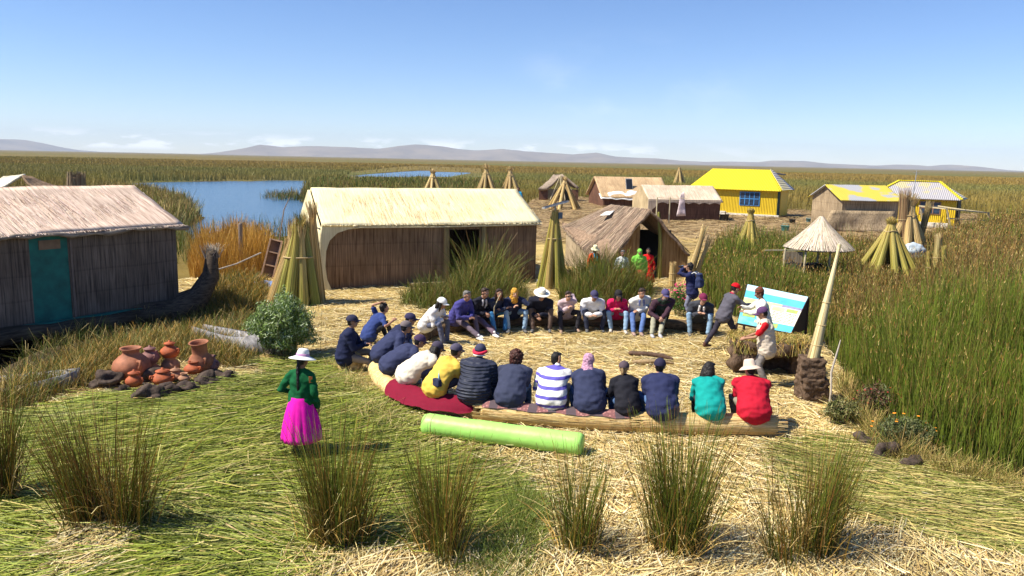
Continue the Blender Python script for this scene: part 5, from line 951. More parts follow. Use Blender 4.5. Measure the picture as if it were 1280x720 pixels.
lone(1182, 364, 1180, 312, 0.11, 0.08, 160, 'greener slim bundle close behind the straight straw bundle', GR0, YG1, 0.1); lone(1160, 364, 1161, 318, 0.09, 0.08, 140, 'short green slim bundle left of the straight straw bundle', GR0, YG1, 0.1)
lone(858, 356, 876, 300, 0.17, 0.09, 300, 'bent dry straw bundle leaning at the right side of the tent-shaped hut', top=0.35); lone(866, 356, 882, 312, 0.11, 0.06, 160, 'thin straw bundle leaning beside the bent dry bundle', top=0.4)
lone(840, 360, 841, 332, 0.14, 0.11, 160, 'short stubby straw bundle before the orange wall of the tent-shaped hut')
lone(95, 262, 95, 222, 0.75, 0.62, 330, 'stubby brown reed bundle standing behind the roof of the dark hut', [(0.20, 0.14, 0.08), (0.30, 0.22, 0.13)], [(0.36, 0.27, 0.16), (0.2, 0.13, 0.08)], 0.2, w=0.05)
lone(1128, 322, 1131, 248, 0.30, 0.26, 260, 'thick dark topped straw bundle leaning in the dry bundle group', [(0.30, 0.18, 0.09)], [(0.24, 0.13, 0.06), (0.4, 0.28, 0.14)], 0.2); lone(1143, 322, 1160, 262, 0.14, 0.16, 160, 'short forked straw bundle pointing right in the dry bundle group', [(0.26, 0.18, 0.07)], [(0.30, 0.22, 0.09)], 0.2)

# thatched parasol and its stall
g = G(1020, 349); k = g.y/F_PX; t = empty('straw_parasol', g, 0, 'white straw cone parasol standing over the reeds', 'parasol'); za, zr = top_z(g, 272), top_z(g, 309)
M_C = reedmat('pale_thatch', (0.34, 0.26, 0.19), (0.60, 0.50, 0.39), (16, 16, 2.0)); MB().lathe((0, 0, 0), [(0.06, za+0.06), (0.12, za), (0.55, (za+zr)/2+0.03), (1.28, zr), (1.26, zr-0.07), (0.5, (za+zr)/2-0.1), (0.05, za-0.12)], n=48, wob=lambda a, z: 0.025*math.sin(9*a)+0.02*math.sin(23*a)).build('canopy', M_C, t, True)
n = 1500; a = rng.uniform(0, 2*math.pi, n); t0 = rng.random(n)*0.75; ll = 0.15+0.4*rng.random(n); ca = np.stack([np.cos(a), np.sin(a)], 1); Rr = lambda q: 0.10+1.18*q
A_ = np.empty((n, 3, 3))
for j in range(3): q = t0+ll*j/2*np.minimum(1, 1.0); q = np.minimum(q, 1.06); A_[:, j, :2] = ca*Rr(q)[:, None]; A_[:, j, 2] = za+(zr-za)*q**0.85+0.03+0.02*rng.random(n)
ribbons('straw_cover', A_, 0.7, 0.02*(0.6+rng.random(n)), pick([(0.54, 0.44, 0.33), (0.32, 0.24, 0.16), (0.66, 0.57, 0.44)], n), pick([(0.54, 0.44, 0.33), (0.66, 0.57, 0.44)], n), M_STRAW, t, side=np.stack([-np.sin(a), np.cos(a), 0*a], 1))
MB().tube([(0, 0, 0), (0, 0, za)], [0.05, 0.04], n=8).build('pole', wd, t)
t = empty('display_stall', G(992, 352), 0, 'low reed stall with pale posts under the straw parasol', 'stall'); hh = top_z(G(992, 352), 312)
for x in (-0.45, 0.35, 1.3): MB().tube([(x, 0, 0), (x+0.03, 0, hh)], 0.045, n=8).build('post', wd, t)
MB().box((-0.05, 0.15, hh*0.55), (0.75, 0.06, hh*0.75)).build('reed_panel', reedmat('pale_reed_wall', (0.20, 0.15, 0.095), (0.42, 0.33, 0.22), WALL), t); MB().beam((-1.2, 0, hh-0.05), (1.4, 0, hh+0.02), 0.04, 0.04).build('rail', wd, t)
MB().box((0.85, 0.6, hh*0.28), (0.8, 0.4, hh*0.5)).build('dark_box', DARK, t)

# straw rolls used as seats
def roll(name, pts, r, label, mat, cat='straw roll seat', grp=None, ties=9, z=None, cols=(0.5, 0.38, 0.2), n=700):
    P = [Vector((p[0], p[1], r*0.88)) for p in pts]
    # resample as a smooth curve
    Q = []
    for i in range(len(P)-1):
        a, b_, c_, d_ = P[max(i-1, 0)], P[i], P[i+1], P[min(i+2, len(P)-1)]
        for s in np.linspace(0, 1, 6, endpoint=False): Q.append(0.5*((2*b_)+(c_-a)*s+(2*a-5*b_+4*c_-d_)*s*s+(3*b_-a-3*c_+d_)*s**3))
    Q.append(P[-1]); o = Q[0].copy(); o.z = 0; t = empty(name, o, 0, label, cat, grp); Q = [q-o for q in Q]
    rad = [r*(1+0.02*math.sin(i*0.9))*(0.90 if i in (0, len(Q)-1) else 1) for i in range(len(Q))]
    co_ = MB().tube(Q, rad, n=22, up=(0, 0, 1), cap=False).build('core', mat, t, True)
    if name == 'straw_roll' and 'dark' not in label:
        nn = int(260*sum((Q[i+1]-Q[i]).length for i in range(len(Q)-1))); QA = np.array([tuple(q) for q in Q]); f = rng.random(nn)*(len(Q)-2)+0.3; an = rng.uniform(-2.2, 2.2, nn); hl = 1.2+1.6*rng.random(nn); A_ = np.empty((nn, 5, 3)); TT = np.gradient(QA, axis=0); TT /= np.linalg.norm(TT, axis=1, keepdims=True); WW = np.stack([TT[:, 1], -TT[:, 0], 0*TT[:, 0]], 1)
        for j in range(5):
            fj = np.clip(f+hl*(j-2)/2, -0.6, len(Q)-0.4); fc = np.clip(fj, 0, len(Q)-1.001); i0 = fc.astype(int); fr = (fc-i0)[:, None]; c_ = QA[i0]*(1-fr)+QA[i0+1]*fr+TT[i0]*(fj-fc)[:, None]*0.25; w_ = WW[i0]; aj = an+rng.normal(0, 0.02, nn); rr = r*(1.02+0.03*rng.random(nn))
            A_[:, j] = c_+w_*(np.sin(aj)*rr)[:, None]; A_[:, j, 2] += np.cos(aj)*rr
        sd = WW[np.clip(f.astype(int), 0, len(Q)-1)]*np.cos(an)[:, None]; sd[:, 2] = -np.sin(an)
        ribbons('straw_skin', A_, 0.8, 0.011*(0.6+0.8*rng.random(nn)), pick([(0.62, 0.45, 0.19), (0.72, 0.55, 0.27), (0.46, 0.29, 0.10)], nn), pick([(0.66, 0.48, 0.22), (0.48, 0.30, 0.11)], nn), M_STRAW, co_, side=sd)
    for i in range(2, len(Q)-2, max(1, len(Q)//ties)):
        d = (Q[i+1]-Q[i-1]).normalized(); u = Vector((0, 0, 1)); w = d.cross(u).normalized(); MB().tube([Q[i]+(u*math.cos(x)+w*math.sin(x))*rad[i]*1.0 for x in np.linspace(0, 2*math.pi, 20)], 0.006, n=6).build('binding', rope_m, t, True)
    return t, Q, rad, o
M_ROLL = reedmat('roll_straw', (0.44, 0.28, 0.10), (0.70, 0.52, 0.25), (2.0, 22, 22), patch=0.15)
gp2 = lambda L_: [tuple(G(x, y))[:2] for x, y in L_]
tL, QL, rL, oL = roll('straw_roll', gp2([(469, 450), (471, 472), (486, 492), (518, 507), (556, 516), (598, 521)]), 0.17, 'curved straw roll seat on the left, partly under the dark red cloth', M_ROLL)
t2, Q2, r2, o2 = roll('straw_roll', gp2([(604, 524), (650, 529), (700, 533), (750, 537), (790, 539)]), 0.175, 'straw roll seat in the middle under the patterned blanket', M_ROLL)
roll('straw_roll', gp2([(798, 540), (850, 541), (910, 542), (968, 543)]), 0.18, 'short straight straw roll seat on the right with nothing on it', M_ROLL)
roll('straw_roll', gp2([(528, 428), (548, 418), (590, 412), (640, 408), (720, 407), (800, 409), (850, 412), (896, 416)]), 0.145, 'long straw roll seat coloured dark as the shadow beneath the far row of visitors', reedmat('shadow_dark_roll', (0.06, 0.04, 0.025), (0.18, 0.12, 0.065), (2.0, 22, 22)), ties=3)  # roll coloured dark to stand for the shadow below the seated row
gr_m = plain('green_sheet', (0.34, 0.66, 0.14), rough=0.45, var=0.06, scale=4, bump=0.4, bscale=7, spec=0.4)
t, Q, rad, o = roll('green_roll', gp2([(531, 541), (580, 548), (640, 556), (690, 563), (728, 568)]), 0.175, 'long bright green wrapped roll lying on the straw', gr_m, cat='wrapped roll', ties=1)
# cloths over the rolls
def drape(name, Q, rad, o, i0, i1, a0, a1, mat, label, cat, wav=0.02, extra=0.012, tail=None):
    vs = []; fs = []; na = 16; rows = []; ns = 26
    for s in range(ns+1):
        f = i0+(i1-i0)*s/ns; i = min(int(f), len(Q)-2); c = Q[i].lerp(Q[i+1], f-i); d = (Q[i+1]-Q[i]).normalized(); w = Vector((0, 0, 1)).cross(d).normalized(); w = -w if w.y > 0 else w
        aw = 0.07*math.sin(s*0.9)+0.03*math.sin(s*2.3+1); sw_ = max(0.0, math.sin(math.pi*s/ns))**0.5 if tail else 1.0
        for j in range(na+1):
            a = R(a0)+(R(a1)+aw-R(a0))*j/na; rr = rad[i]+extra+wav*noise.noise(Vector((s*0.5, j*0.5, 2.0))); p = c+w*(math.sin(a)*rr)+Vector((0, 0, math.cos(a)*rr))
            if tail and j > na*0.6: q = (j-na*0.6)/(na*0.4); p = p+w*tail*q*sw_+Vector((0, 0, -0.03*q))
            vs.append(p); vs.append(p-(p-c).normalized()*0.01)
    m_ = na+1
    for s in range(ns):
        for j in range(na): a = (s*m_+j)*2; b_ = a+2; c_ = ((s+1)*m_+j+1)*2; d_ = c_-2; fs += [(a, b_, c_, d_), (a+1, d_+1, c_+1, b_+1)]
    for s in range(ns):
        for j in (0, na): a = (s*m_+j)*2; b_ = ((s+1)*m_+j)*2; fs.append((a, b_, b_+1, a+1))
    m0 = MB().add(vs, fs); ob = m0.build(name, mat, None, True); ob.location = o; tag(ob, label, cat); return ob
m, nt, b = nodes('patterned_blanket'); b.inputs['Roughness'].default_value = 0.9; tc = N_(nt, 'ShaderNodeTexCoord'); vo = N_(nt, 'ShaderNodeTexVoronoi'); vo.inputs['Scale'].default_value = 22; nt.links.new(tc.outputs['Object'], vo.inputs['Vector']); wv = N_(nt, 'ShaderNodeTexWave', bands_direction='X'); wv.inputs['Scale'].default_value = 0.9; wv.inputs['Distortion'].default_value = 4; nt.links.new(tc.outputs['Object'], wv.inputs['Vector'])
mx = N_(nt, 'ShaderNodeMix', data_type='RGBA'); rr_ = N_(nt, 'ShaderNodeMapRange'); rr_.inputs[1].default_value = 0.2; rr_.inputs[2].default_value = 0.5; nt.links.new(vo.outputs['Distance'], rr_.inputs[0]); nt.links.new(rr_.outputs[0], mx.inputs[0]); mx.inputs[6].default_value = (0.42, 0.20, 0.18, 1); mx.inputs[7].default_value = (0.20, 0.085, 0.085, 1)
m2 = N_(nt, 'ShaderNodeMix', data_type='RGBA'); r3 = N_(nt, 'ShaderNodeMapRange'); r3.inputs[1].default_value = 0.55; r3.inputs[2].default_value = 0.62; nt.links.new(wv.outputs['Fac'], r3.inputs[0]); nt.links.new(r3.outputs[0], m2.inputs[0]); nt.links.new(mx.outputs[2], m2.inputs[6]); m2.inputs[7].default_value = (0.085, 0.06, 0.07, 1); nt.links.new(m2.outputs[2], b.inputs['Base Color'])
drape('blanket', Q2, r2, o2, 0.2, len(Q2)-1.2, -75, 52, m, 'pink and brown patterned blanket over the middle straw roll', 'blanket', wav=0.02, extra=0.025)
drape('red_cloth', QL, rL, oL, 13.5, len(QL)-1.6, -75, 84, cloth((0.17, 0.006, 0.024)), 'dark red cloth draped over the curved roll and spilling to the ground', 'cloth', wav=0.02, extra=0.03, tail=0.16)

# mud blocks and leaning bundle; root block
turf = plain('dried_root_block', (0.055, 0.036, 0.024), rough=0.95, var=0.5, scale=9, bump=1.0, bscale=30, spec=0.1, col2=(0.16, 0.105, 0.07))
def block(name, c, size, rz, label, cat, mat=turf, amp=0.035, sc=9):
    mb = MB().box((0, 0, size[2]/2), size); me = remesh(mb, min(size)/22, 3, noise_amp=amp, noise_sc=sc, seed=c[0]*3); ob = link(name, me, mat); ob.location = c; ob.rotation_euler = (0, 0, rz); return tag(ob, label, cat)
g = G(1018, 505); block('root_block', (g.x, g.y+0.2, gz(g.x, g.y)-0.02), (0.50, 0.46, 0.48), 0.1, 'lower brown root block under another at the foot of the leaning bundle', 'block'); block('root_block', (g.x-0.04, g.y+0.2, 0.43), (0.44, 0.40, 0.42), -0.15, 'upper brown root block carrying the foot of the leaning straw bundle', 'block')
b0 = Vector((g.x-0.0, g.y+0.22, 0.84)); e_ = PT(1049, 308, g.y+0.5)
t = empty('leaning_bundle', b0, 0, 'tall pale straw bundle leaning to the right on the stacked root blocks', 'reed bundle'); e_ = e_-b0; bundle_strands((0, 0, 0), e_*0.93, 0.105, 0.026, 520, [(0.60, 0.48, 0.24), (0.72, 0.60, 0.33), (0.44, 0.32, 0.14)], [(0.62, 0.50, 0.26), (0.74, 0.64, 0.38)], t, 'bundle', top=0.10, w=0.012, splay=0.05)
MB().tube([e_*0.3, e_*0.6, e_*1.02], [0.03, 0.028, 0.022], n=8).build('pole', plain('grey_pole', (0.46, 0.40, 0.33)), t, True)
for q in (0.12, 0.30, 0.50): MB().tube([e_*q+Vector((math.cos(x), math.sin(x), 0.1*math.sin(x)))*(0.112-0.085*q) for x in np.linspace(0, 2*math.pi, 16)], 0.010, n=6).build('binding', rope_m, t, True)
pp = G(1036, 512); t = tag(MB().tube([(0, 0, 0), (0.02, 0.02, 0.35), (0.0, 0.04, 0.7), (0.10, 0.06, 1.15), (0.12, 0.05, 1.3)], [0.022, 0.02, 0.022, 0.016, 0.008], n=8).build('stick', plain('grey_pole', (0.46, 0.40, 0.33)), None, True), 'thin bare stick standing beside the stacked root blocks', 'stick'); t.location = pp
# hollowed root block
mb = MB(); mb.box((0, 0, 0.34), (1.55, 0.8, 0.68)); 
t = empty('hollow_root_block', G(962, 470)+Vector((0, 0.35, 0)), R(-8), 'large brown root block with a dark hollow and straw on top', 'block')
mbb = MB(); mbb.box((-0.52, 0, 0.30), (0.42, 0.75, 0.62)); mbb.box((0.62, 0.1, 0.28), (0.30, 0.6, 0.56)); mbb.box((0.05, 0.30, 0.3), (1.4, 0.22, 0.6)); mbb.box((0.06, -0.02, 0.60), (1.55, 0.85, 0.24)); link('core', remesh(mbb, 0.035, 4, noise_amp=0.10, noise_sc=4), turf, t)
n = 1500; P = np.stack([rng.uniform(-0.78, 0.85, n), rng.uniform(-0.46, 0.46, n)], 1); A_ = np.empty((n, 4, 3)); th = rng.uniform(0, 6.28, n); L_ = 0.12+0.3*rng.random(n); hg = rng.random(n)
for j in range(4): A_[:, j, 0] = P[:, 0]+np.cos(th)*L_*j/3*0.8; A_[:, j, 1] = P[:, 1]+np.sin(th)*L_*j/3*0.8; A_[:, j, 2] = 0.72+0.10*hg*math.sin(j)+0.02*j-(0.10*j*(np.abs(A_[:, j, 1]) > 0.43))
ribbons('straw_cap', A_, 0.5, 0.011*(0.6+rng.random(n)), pick([GOLD, STRAW, G_LIGHT], n), pick([STRAW, B_TIP, G_LIGHT], n), M_STRAW, t)
# pair of brown sticks in the circle, stump seat
p = G(815, 449); t = tag(MB().tube([(-0.45, 0.25, 0.07), (-0.1, 0.10, 0.10), (0.25, -0.05, 0.09), (0.42, -0.12, 0.04)], [0.055, 0.05, 0.055, 0.04], n=10).build('log', plain('dark_bark', (0.10, 0.055, 0.035), var=0.4, bump=0.8), None, True), 'dark brown root log lying on the straw inside the circle', 'log'); t.location = p
p = G(822, 458); t = tag(MB().tube([(-0.5, 0.1, 0.06), (-0.2, 0.14, 0.07), (0.1, 0.08, 0.10), (0.35, 0.1, 0.05)], [0.045, 0.055, 0.04, 0.03], n=10).build('log', plain('pale_bark', (0.36, 0.25, 0.13), var=0.3, bump=0.8), None, True), 'pale crooked root log just in front of the dark log', 'log'); t.location = p
g = G(432, 468); st_ = MB().tube([(0, 0, 0.02), (0, 0, 0.30)], [(0.27, 0.22), (0.25, 0.2)], n=18); ob = link('straw_stump', remesh(st_, 0.02, 3, noise_amp=0.03, noise_sc=8), M_ROLL); ob.location = (g.x+0.05, g.y+0.22, 0.0); tag(ob, 'short straw stump seat under the man in taupe trousers', 'seat')

# info board on a sloped stand
t = empty('info_board', PT(965, 400, 17.6)*1.0, 0, 'sloped blue and yellow information board on a dark stand', 'sign'); o0 = t.location.copy(); o0.z = 0; t.location = o0
TL, TR, BL, BR = [PT(*q)-o0 for q in ((934, 355, 19.9), (1011, 371, 19.4), (921, 404, 19.0), (989, 417, 18.5))]
n_ = (TR-TL).cross(BL-TL).normalized(); n_ = n_ if n_.y < 0 else -n_
def bp_(u, v, off=0.0): return (TL*(1-u)+TR*u)*(1-v)+(BL*(1-u)+BR*u)*v+n_*off
def quad(mb, u0, u1, v0, v1, off, mi=0): return mb.add([bp_(u0, v1, off), bp_(u1, v1, off), bp_(u1, v0, off), bp_(u0, v0, off), bp_(u0, v1, off-0.004), bp_(u1, v1, off-0.004), bp_(u1, v0, off-0.004), bp_(u0, v0, off-0.004)], [(0, 1, 2, 3), (7, 6, 5, 4), (0, 4, 5, 1), (1, 5, 6, 2), (2, 6, 7, 3), (3, 7, 4, 0)], mi)
mb = MB(); mb.add([bp_(u, v, 0) for u, v in ((0, 1), (1, 1), (1, 0), (0, 0))]+[bp_(u, v, -0.05) for u, v in ((0, 1), (1, 1), (1, 0), (0, 0))], [(0, 1, 2, 3), (7, 6, 5, 4), (0, 4, 5, 1), (1, 5, 6, 2), (2, 6, 7, 3), (3, 7, 4, 0)]); mb.build('panel', plain('board_brown', (0.05, 0.02, 0.015)), t)
cy = plain('board_cyan', (0.10, 0.50, 0.72), var=0.15, scale=3); sk = plain('board_sky', (0.50, 0.78, 0.88), var=0.06); yl = plain('board_yellow', (0.62, 0.62, 0.20), var=0.15, scale=4, col2=(0.70, 0.72, 0.45)); wh = plain('board_white', (0.78, 0.80, 0.56), col2=(0.80, 0.82, 0.70), scale=5); tq = plain('board_turquoise', (0.05, 0.40, 0.55), scale=5, col2=(0.22, 0.62, 0.62)); gn_ = plain('board_green', (0.20, 0.40, 0.14), scale=6, col2=(0.5, 0.5, 0.12)); dk = plain('board_text', (0.12, 0.12, 0.10)); pu = plain('board_mauve', (0.30, 0.28, 0.45), scale=8)
pr = MB(); quad(pr, 0.01, 0.99, 0.01, 0.16, 0.006, 0); quad(pr, 0.01, 0.99, 0.16, 0.34, 0.006, 1); quad(pr, 0.01, 0.50, 0.34, 0.66, 0.006, 2); quad(pr, 0.50, 0.99, 0.40, 0.82, 0.006, 3); quad(pr, 0.66, 0.99, 0.34, 0.40, 0.006, 6); quad(pr, 0.50, 0.66, 0.34, 0.40, 0.006, 2); quad(pr, 0.01, 0.50, 0.66, 0.99, 0.006, 4); quad(pr, 0.50, 0.99, 0.82, 0.99, 0.006, 1); quad(pr, 0.06, 0.28, 0.72, 0.80, 0.011, 5); quad(pr, 0.30, 0.46, 0.84, 0.90, 0.011, 2); quad(pr, 0.52, 0.72, 0.42, 0.52, 0.011, 2); quad(pr, 0.76, 0.94, 0.42, 0.50, 0.011, 5); quad(pr, 0.62, 0.72, 0.84, 0.95, 0.011, 5); pr.build('printed_face', [sk, cy, yl, wh, tq, gn_, pu], t)
tx = MB(); random.seed(3); u = 0.05
while u < 0.94: w_ = random.uniform(0.012, 0.024); quad(tx, u, u+w_, 0.055, 0.12, 0.011); u += w_+random.choice((0.010, 0.010, 0.010, 0.035))
tx.build('title_letters', plain('board_letter', (0.74, 0.86, 0.90), var=0.02), t)
tx = MB()
for r_ in range(7):
    v = 0.54+r_*0.038; u = 0.55
    while u < 0.93: w_ = random.uniform(0.02, 0.06); quad(tx, u, min(u+w_, 0.95), v, v+0.012, 0.011); u += w_+0.015
tx.build('text_lines', dk, t)
wl = lambda p: Vector((p.x, p.y, 0))
a, b_, c_ = bp_(1, 1, -0.06), bp_(1, 0, -0.06), bp_(0, 0, -0.06); d_ = bp_(0, 1, -0.06)
for p in (a, b_, c_, d_): MB().tube([wl(p), p], 0.035, n=8).build('leg', plain('dark_brown_wood', (0.045, 0.025, 0.02)), t)
MB().add([wl(a)+Vector((0, 0, .3)), wl(b_)+Vector((0, 0, .3)), b_, a]+[q+Vector((-0.03, 0, 0)) for q in (wl(a)+Vector((0, 0, .3)), wl(b_)+Vector((0, 0, .3)), b_, a)], [(0, 1, 2, 3), (7, 6, 5, 4), (0, 4, 5, 1), (1, 5, 6, 2), (2, 6, 7, 3), (3, 7, 4, 0)]).build('side_board', plain('dark_brown_wood', (0.045, 0.025, 0.02)), t)  # dark brown board closing the right side of the stand

# ------------------------------------------------------------------ pottery on stones
def pot(px, py, r, h, mouth, label, col, z=0.0, handle=0, lid=False, tilt=0.0, neck=0.35):
    g = G(px, py); t = empty('clay_pot', (g.x, g.y+r*0.5, z+gz(g.x, g.y)), random.uniform(-0.5, 0.5), label, 'clay pot', 'clay pots on the stones'); t.rotation_euler.x = tilt
    hb = h*(1-neck*0.55); nk = mouth*0.78
    prof = [(r*0.45, 0.0), (r*0.72, hb*0.12), (r*0.95, hb*0.38), (r, hb*0.52), (r*0.90, hb*0.74), (r*0.62, hb*0.93), (nk, hb*1.02), (nk*0.98, h*0.93), (mouth, h), (mouth*0.97, h+0.012), (mouth*0.82, h-0.005), (nk*0.78, hb), (nk*0.9, hb*0.9), (r*0.7, hb*0.6), (0.001, hb*0.3)]
    m = plain('terracotta_%.2f_%.2f' % (col[0], col[1]), col, rough=0.7, var=0.3, scale=5, bump=0.2); MB().lathe((0, 0, 0), prof, n=36, wob=lambda a, z_: 0.012*math.sin(a*2+z_*9)).build('vessel', m, t, True)
    for k_ in range(handle):
        a = k_*math.pi/2*1.3-0.6; c_, s_ = math.cos(a), math.sin(a); MB().tube([(c_*r*0.80, s_*r*0.80, hb*0.80), (c_*r*1.12, s_*r*1.12, hb*0.86), (c_*r*1.15, s_*r*1.15, hb*0.70), (c_*r*0.98, s_*r*0.98, hb*0.56)], r*0.09, n=8).build('handle', m, t, True)
    if lid: MB().lathe((0, 0, h), [(0.001, 0.07), (mouth*0.16, 0.068), (mouth*0.2, 0.04), (mouth*0.6, 0.03), (mouth*0.98, 0.0), (mouth*0.95, -0.008), (0.001, -0.005)], n=28).build('lid', m, t, True)
TC1, TC2, TC3, TC4 = (0.33, 0.125, 0.065), (0.42, 0.10, 0.035), (0.24, 0.11, 0.10), (0.38, 0.19, 0.11)
pot(160, 478, 0.36, 0.62, 0.20, 'largest terracotta jar with a wide open mouth, leftmost of the pots', TC1, 0.05, 1)
pot(166, 489, 0.16, 0.26, 0.11, 'small orange lidded pot in front of the largest jar', TC2, 0.10, 2, True)
pot(186, 469, 0.19, 0.30, 0.12, 'mauve brown pot raised at the back of the pot group', TC3, 0.25, 2, True); pot(211, 466, 0.19, 0.30, 0.11, 'bright orange pot raised highest beside the mauve pot', TC2, 0.32, 2, True)
pot(186, 469, 0.20, 0.26, 0.13, 'pale footed pot under the mauve brown pot', TC4, 0.0, 0, neck=0.2); pot(211, 466, 0.19, 0.33, 0.13, 'pale tan pot under the bright orange pot', TC4, 0.0, 0, neck=0.2)
pot(201, 486, 0.21, 0.27, 0.13, 'wide orange bowl with a grey lid in the middle of the pots', TC2, 0.08, 3, True, neck=0.2); pot(218, 480, 0.15, 0.22, 0.10, 'small lidded pot right of the wide orange bowl', TC4, 0.06, 2, True)
pot(250, 472, 0.24, 0.62, 0.19, 'tall terracotta jar with a flared pale rim, right of the group', TC1, 0.10, 1, neck=0.6, tilt=0.12); pot(240, 476, 0.18, 0.24, 0.10, 'round orange pot leaning on the tall flared jar', TC2, 0.12, 2); pot(263, 470, 0.16, 0.30, 0.10, 'small brown pot partly behind the tall flared jar', TC3, 0.10, 1); pot(229, 482, 0.12, 0.16, 0.07, 'tiny tan pot lying low between the jars', TC4, 0.08, 1)
stone_m = plain('dark_peat_stone', (0.030, 0.022, 0.018), rough=0.95, var=0.5, scale=7, bump=1.0, bscale=18, spec=0.1, col2=(0.11, 0.08, 0.065))
for i, (px, py, sx, sy, sz, lb) in enumerate([(128, 486, .55, .45, .30, 'rounded dark peat stone left of the largest jar'), (178, 503, .62, .40, .26, 'biggest dark peat stone in front of the small orange pot'), (204, 497, .42, .36, .26, 'dark peat stone below the wide orange bowl'), (148, 494, .35, .3, .18, 'low brown peat stone at the foot of the largest jar'), (228, 492, .5, .36, .24, 'dark peat stone below the tiny tan pot'), (254, 485, .48, .4, .26, 'brown peat stone under the tall flared jar'), (272, 478, .4, .36, .18, 'peat stone at the right end of the pot group'), (190, 478, .7, .5, .22, 'dark peat stone under the pale footed pots')]):
    g = G(px, py); mb = MB().ell((0, 0, sz*0.45), (sx/2, sy/2, sz*0.62)); ob = link('peat_stone', remesh(mb, 0.022, 1, noise_amp=0.13, noise_sc=5, seed=i*3.3), stone_m); ob.location = (g.x, g.y+0.2, gz(g.x, g.y)-0.02); tag(ob, lb, 'stone', 'dark stones under the pots')

# ------------------------------------------------------------------ boats, crate, posts
def hullwall(pts, h, thick=0.05, flare=0.10):
    vs = []; fs = []; n = len(pts)
    for i, (p, hh_) in enumerate(zip(pts, h)):
        p = Vector(p); d = (Vector(pts[min(i+1, n-1)])-Vector(pts[max(i-1, 0)])).normalized(); w = Vector((d.y, -d.x, 0)); vs += [p, p+w*thick, p+Vector((0, 0, hh_))+w*(flare+thick), p+Vector((0, 0, hh_))+w*flare]
    for i in range(n-1):
        a = i*4
        for j in range(4): fs.append((a+j, a+(j+1) % 4, a+4+(j+1) % 4, a+4+j))
    fs += [(3, 2, 1, 0), tuple((n-1)*4+j for j in range(4))]; return MB().add(vs, fs)
alu = plain('weathered_aluminium', (0.24, 0.23, 0.24), rough=0.6, var=0.45, scale=5, metal=0.1, bump=0.3, bscale=12)
def boat(label, ctr, rz, L, W, H):
    t = empty('metal_boat', ctr, rz, label, 'boat'); n = 14; ps = []; hs = []
    for i in range(n+1): s = i/n; ps.append((-L/2+L*s, -W/2*math.sin(math.pi*min(1, s/0.9+0.12)*0.5+0.0)*(1-max(0, (s-0.62)/0.38)**2), 0)); hs.append(H*(1+0.55*max(0, (s-0.5)*2)**2))
    hullwall(ps, hs).build('hull_side', alu, t, True); hullwall([(x, -y, z) for x, y, z in reversed(ps)], list(reversed(hs))).build('hull_side', alu, t, True)
    n2 = len(ps); MB().add([(x, y-0.01, 0.04) for x, y, z in ps]+[(x, -y+0.01, 0.04) for x, y, z in ps], [(i, i+1, n2+i+1, n2+i) for i in range(n2-1)]).build('hull_floor', plain('boat_floor', (0.10, 0.09, 0.085)), t)
    for s in (-0.22, 0.12): MB().box((s*L, 0, H*0.7), (0.22, W*0.86, 0.04)).build('thwart', plain('weathered_wood', (0.16, 0.12, 0.10)), t)
    return t
a, b_ = G(243, 437, 0), G(318, 452, 0); boat('grey metal boat lying in the grass behind the pots', Vector(((a.x+b_.x)/2-0.1, (a.y+b_.y)/2+0.9, -0.16)), R(-34), 2.7, 0.34, 0.46)
a = G(20, 512, 0); boat('grey metal boat poking in from the left edge beside the pots', Vector((a.x-1.6, a.y+1.1, -0.28)), R(16), 3.6, 0.8, 0.36)
# curved reed boat prow
g = G(246, 392); t = empty('reed_boat', (g.x-0.15, g.y, -0.1), R(205), 'dark reed boat with an upswept prow beside the dark hut', 'boat')
rbm = reedmat('dark_reed_boat', (0.030, 0.022, 0.018), (0.10, 0.075, 0.055), (4, 22, 22)); 
for s in (-0.28, 0.28): MB().tube([(2.8, s, 0.35), (1.6, s*1.3, 0.22), (0.5, s*1.2, 0.25), (-0.2, s*0.9, 0.55), (-0.55, s*0.6, 1.15), (-0.60, s*0.4, 1.75)], [0.20, 0.30, 0.32, 0.28, 0.22, 0.15], n=16).build('reed_hull', rbm, t, True)
n = 260; A_ = grow(rng.normal(0, 0.09, (n, 2))+np.array([-0.60, 0]), np.full(n, 1.65), 0.2+0.25*rng.random(n), 0.5*rng.random(n), 0.5*rng.random(n), 4); ribbons('frayed_tip', A_, 0.4, 0.016, pick([(0.25, 0.2, 0.16), (0.4, 0.34, 0.27)], n), pick([(0.45, 0.4, 0.33), (0.3, 0.24, 0.18)], n), M_STRAW, t)
# rope / pole from prow
a, b_ = PT(262, 340, 22.6), PT(326, 316, 24.8); ob = tag(MB().tube([Vector((0, 0, 0)), (b_-a)*0.5+Vector((0, 0, -0.06)), b_-a], 0.022, n=8).build('mooring_pole', plain('grey_pole', (0.46, 0.40, 0.33)), None, True), 'thin pale mooring pole between the reed boat and the crate', 'pole'); ob.location = a
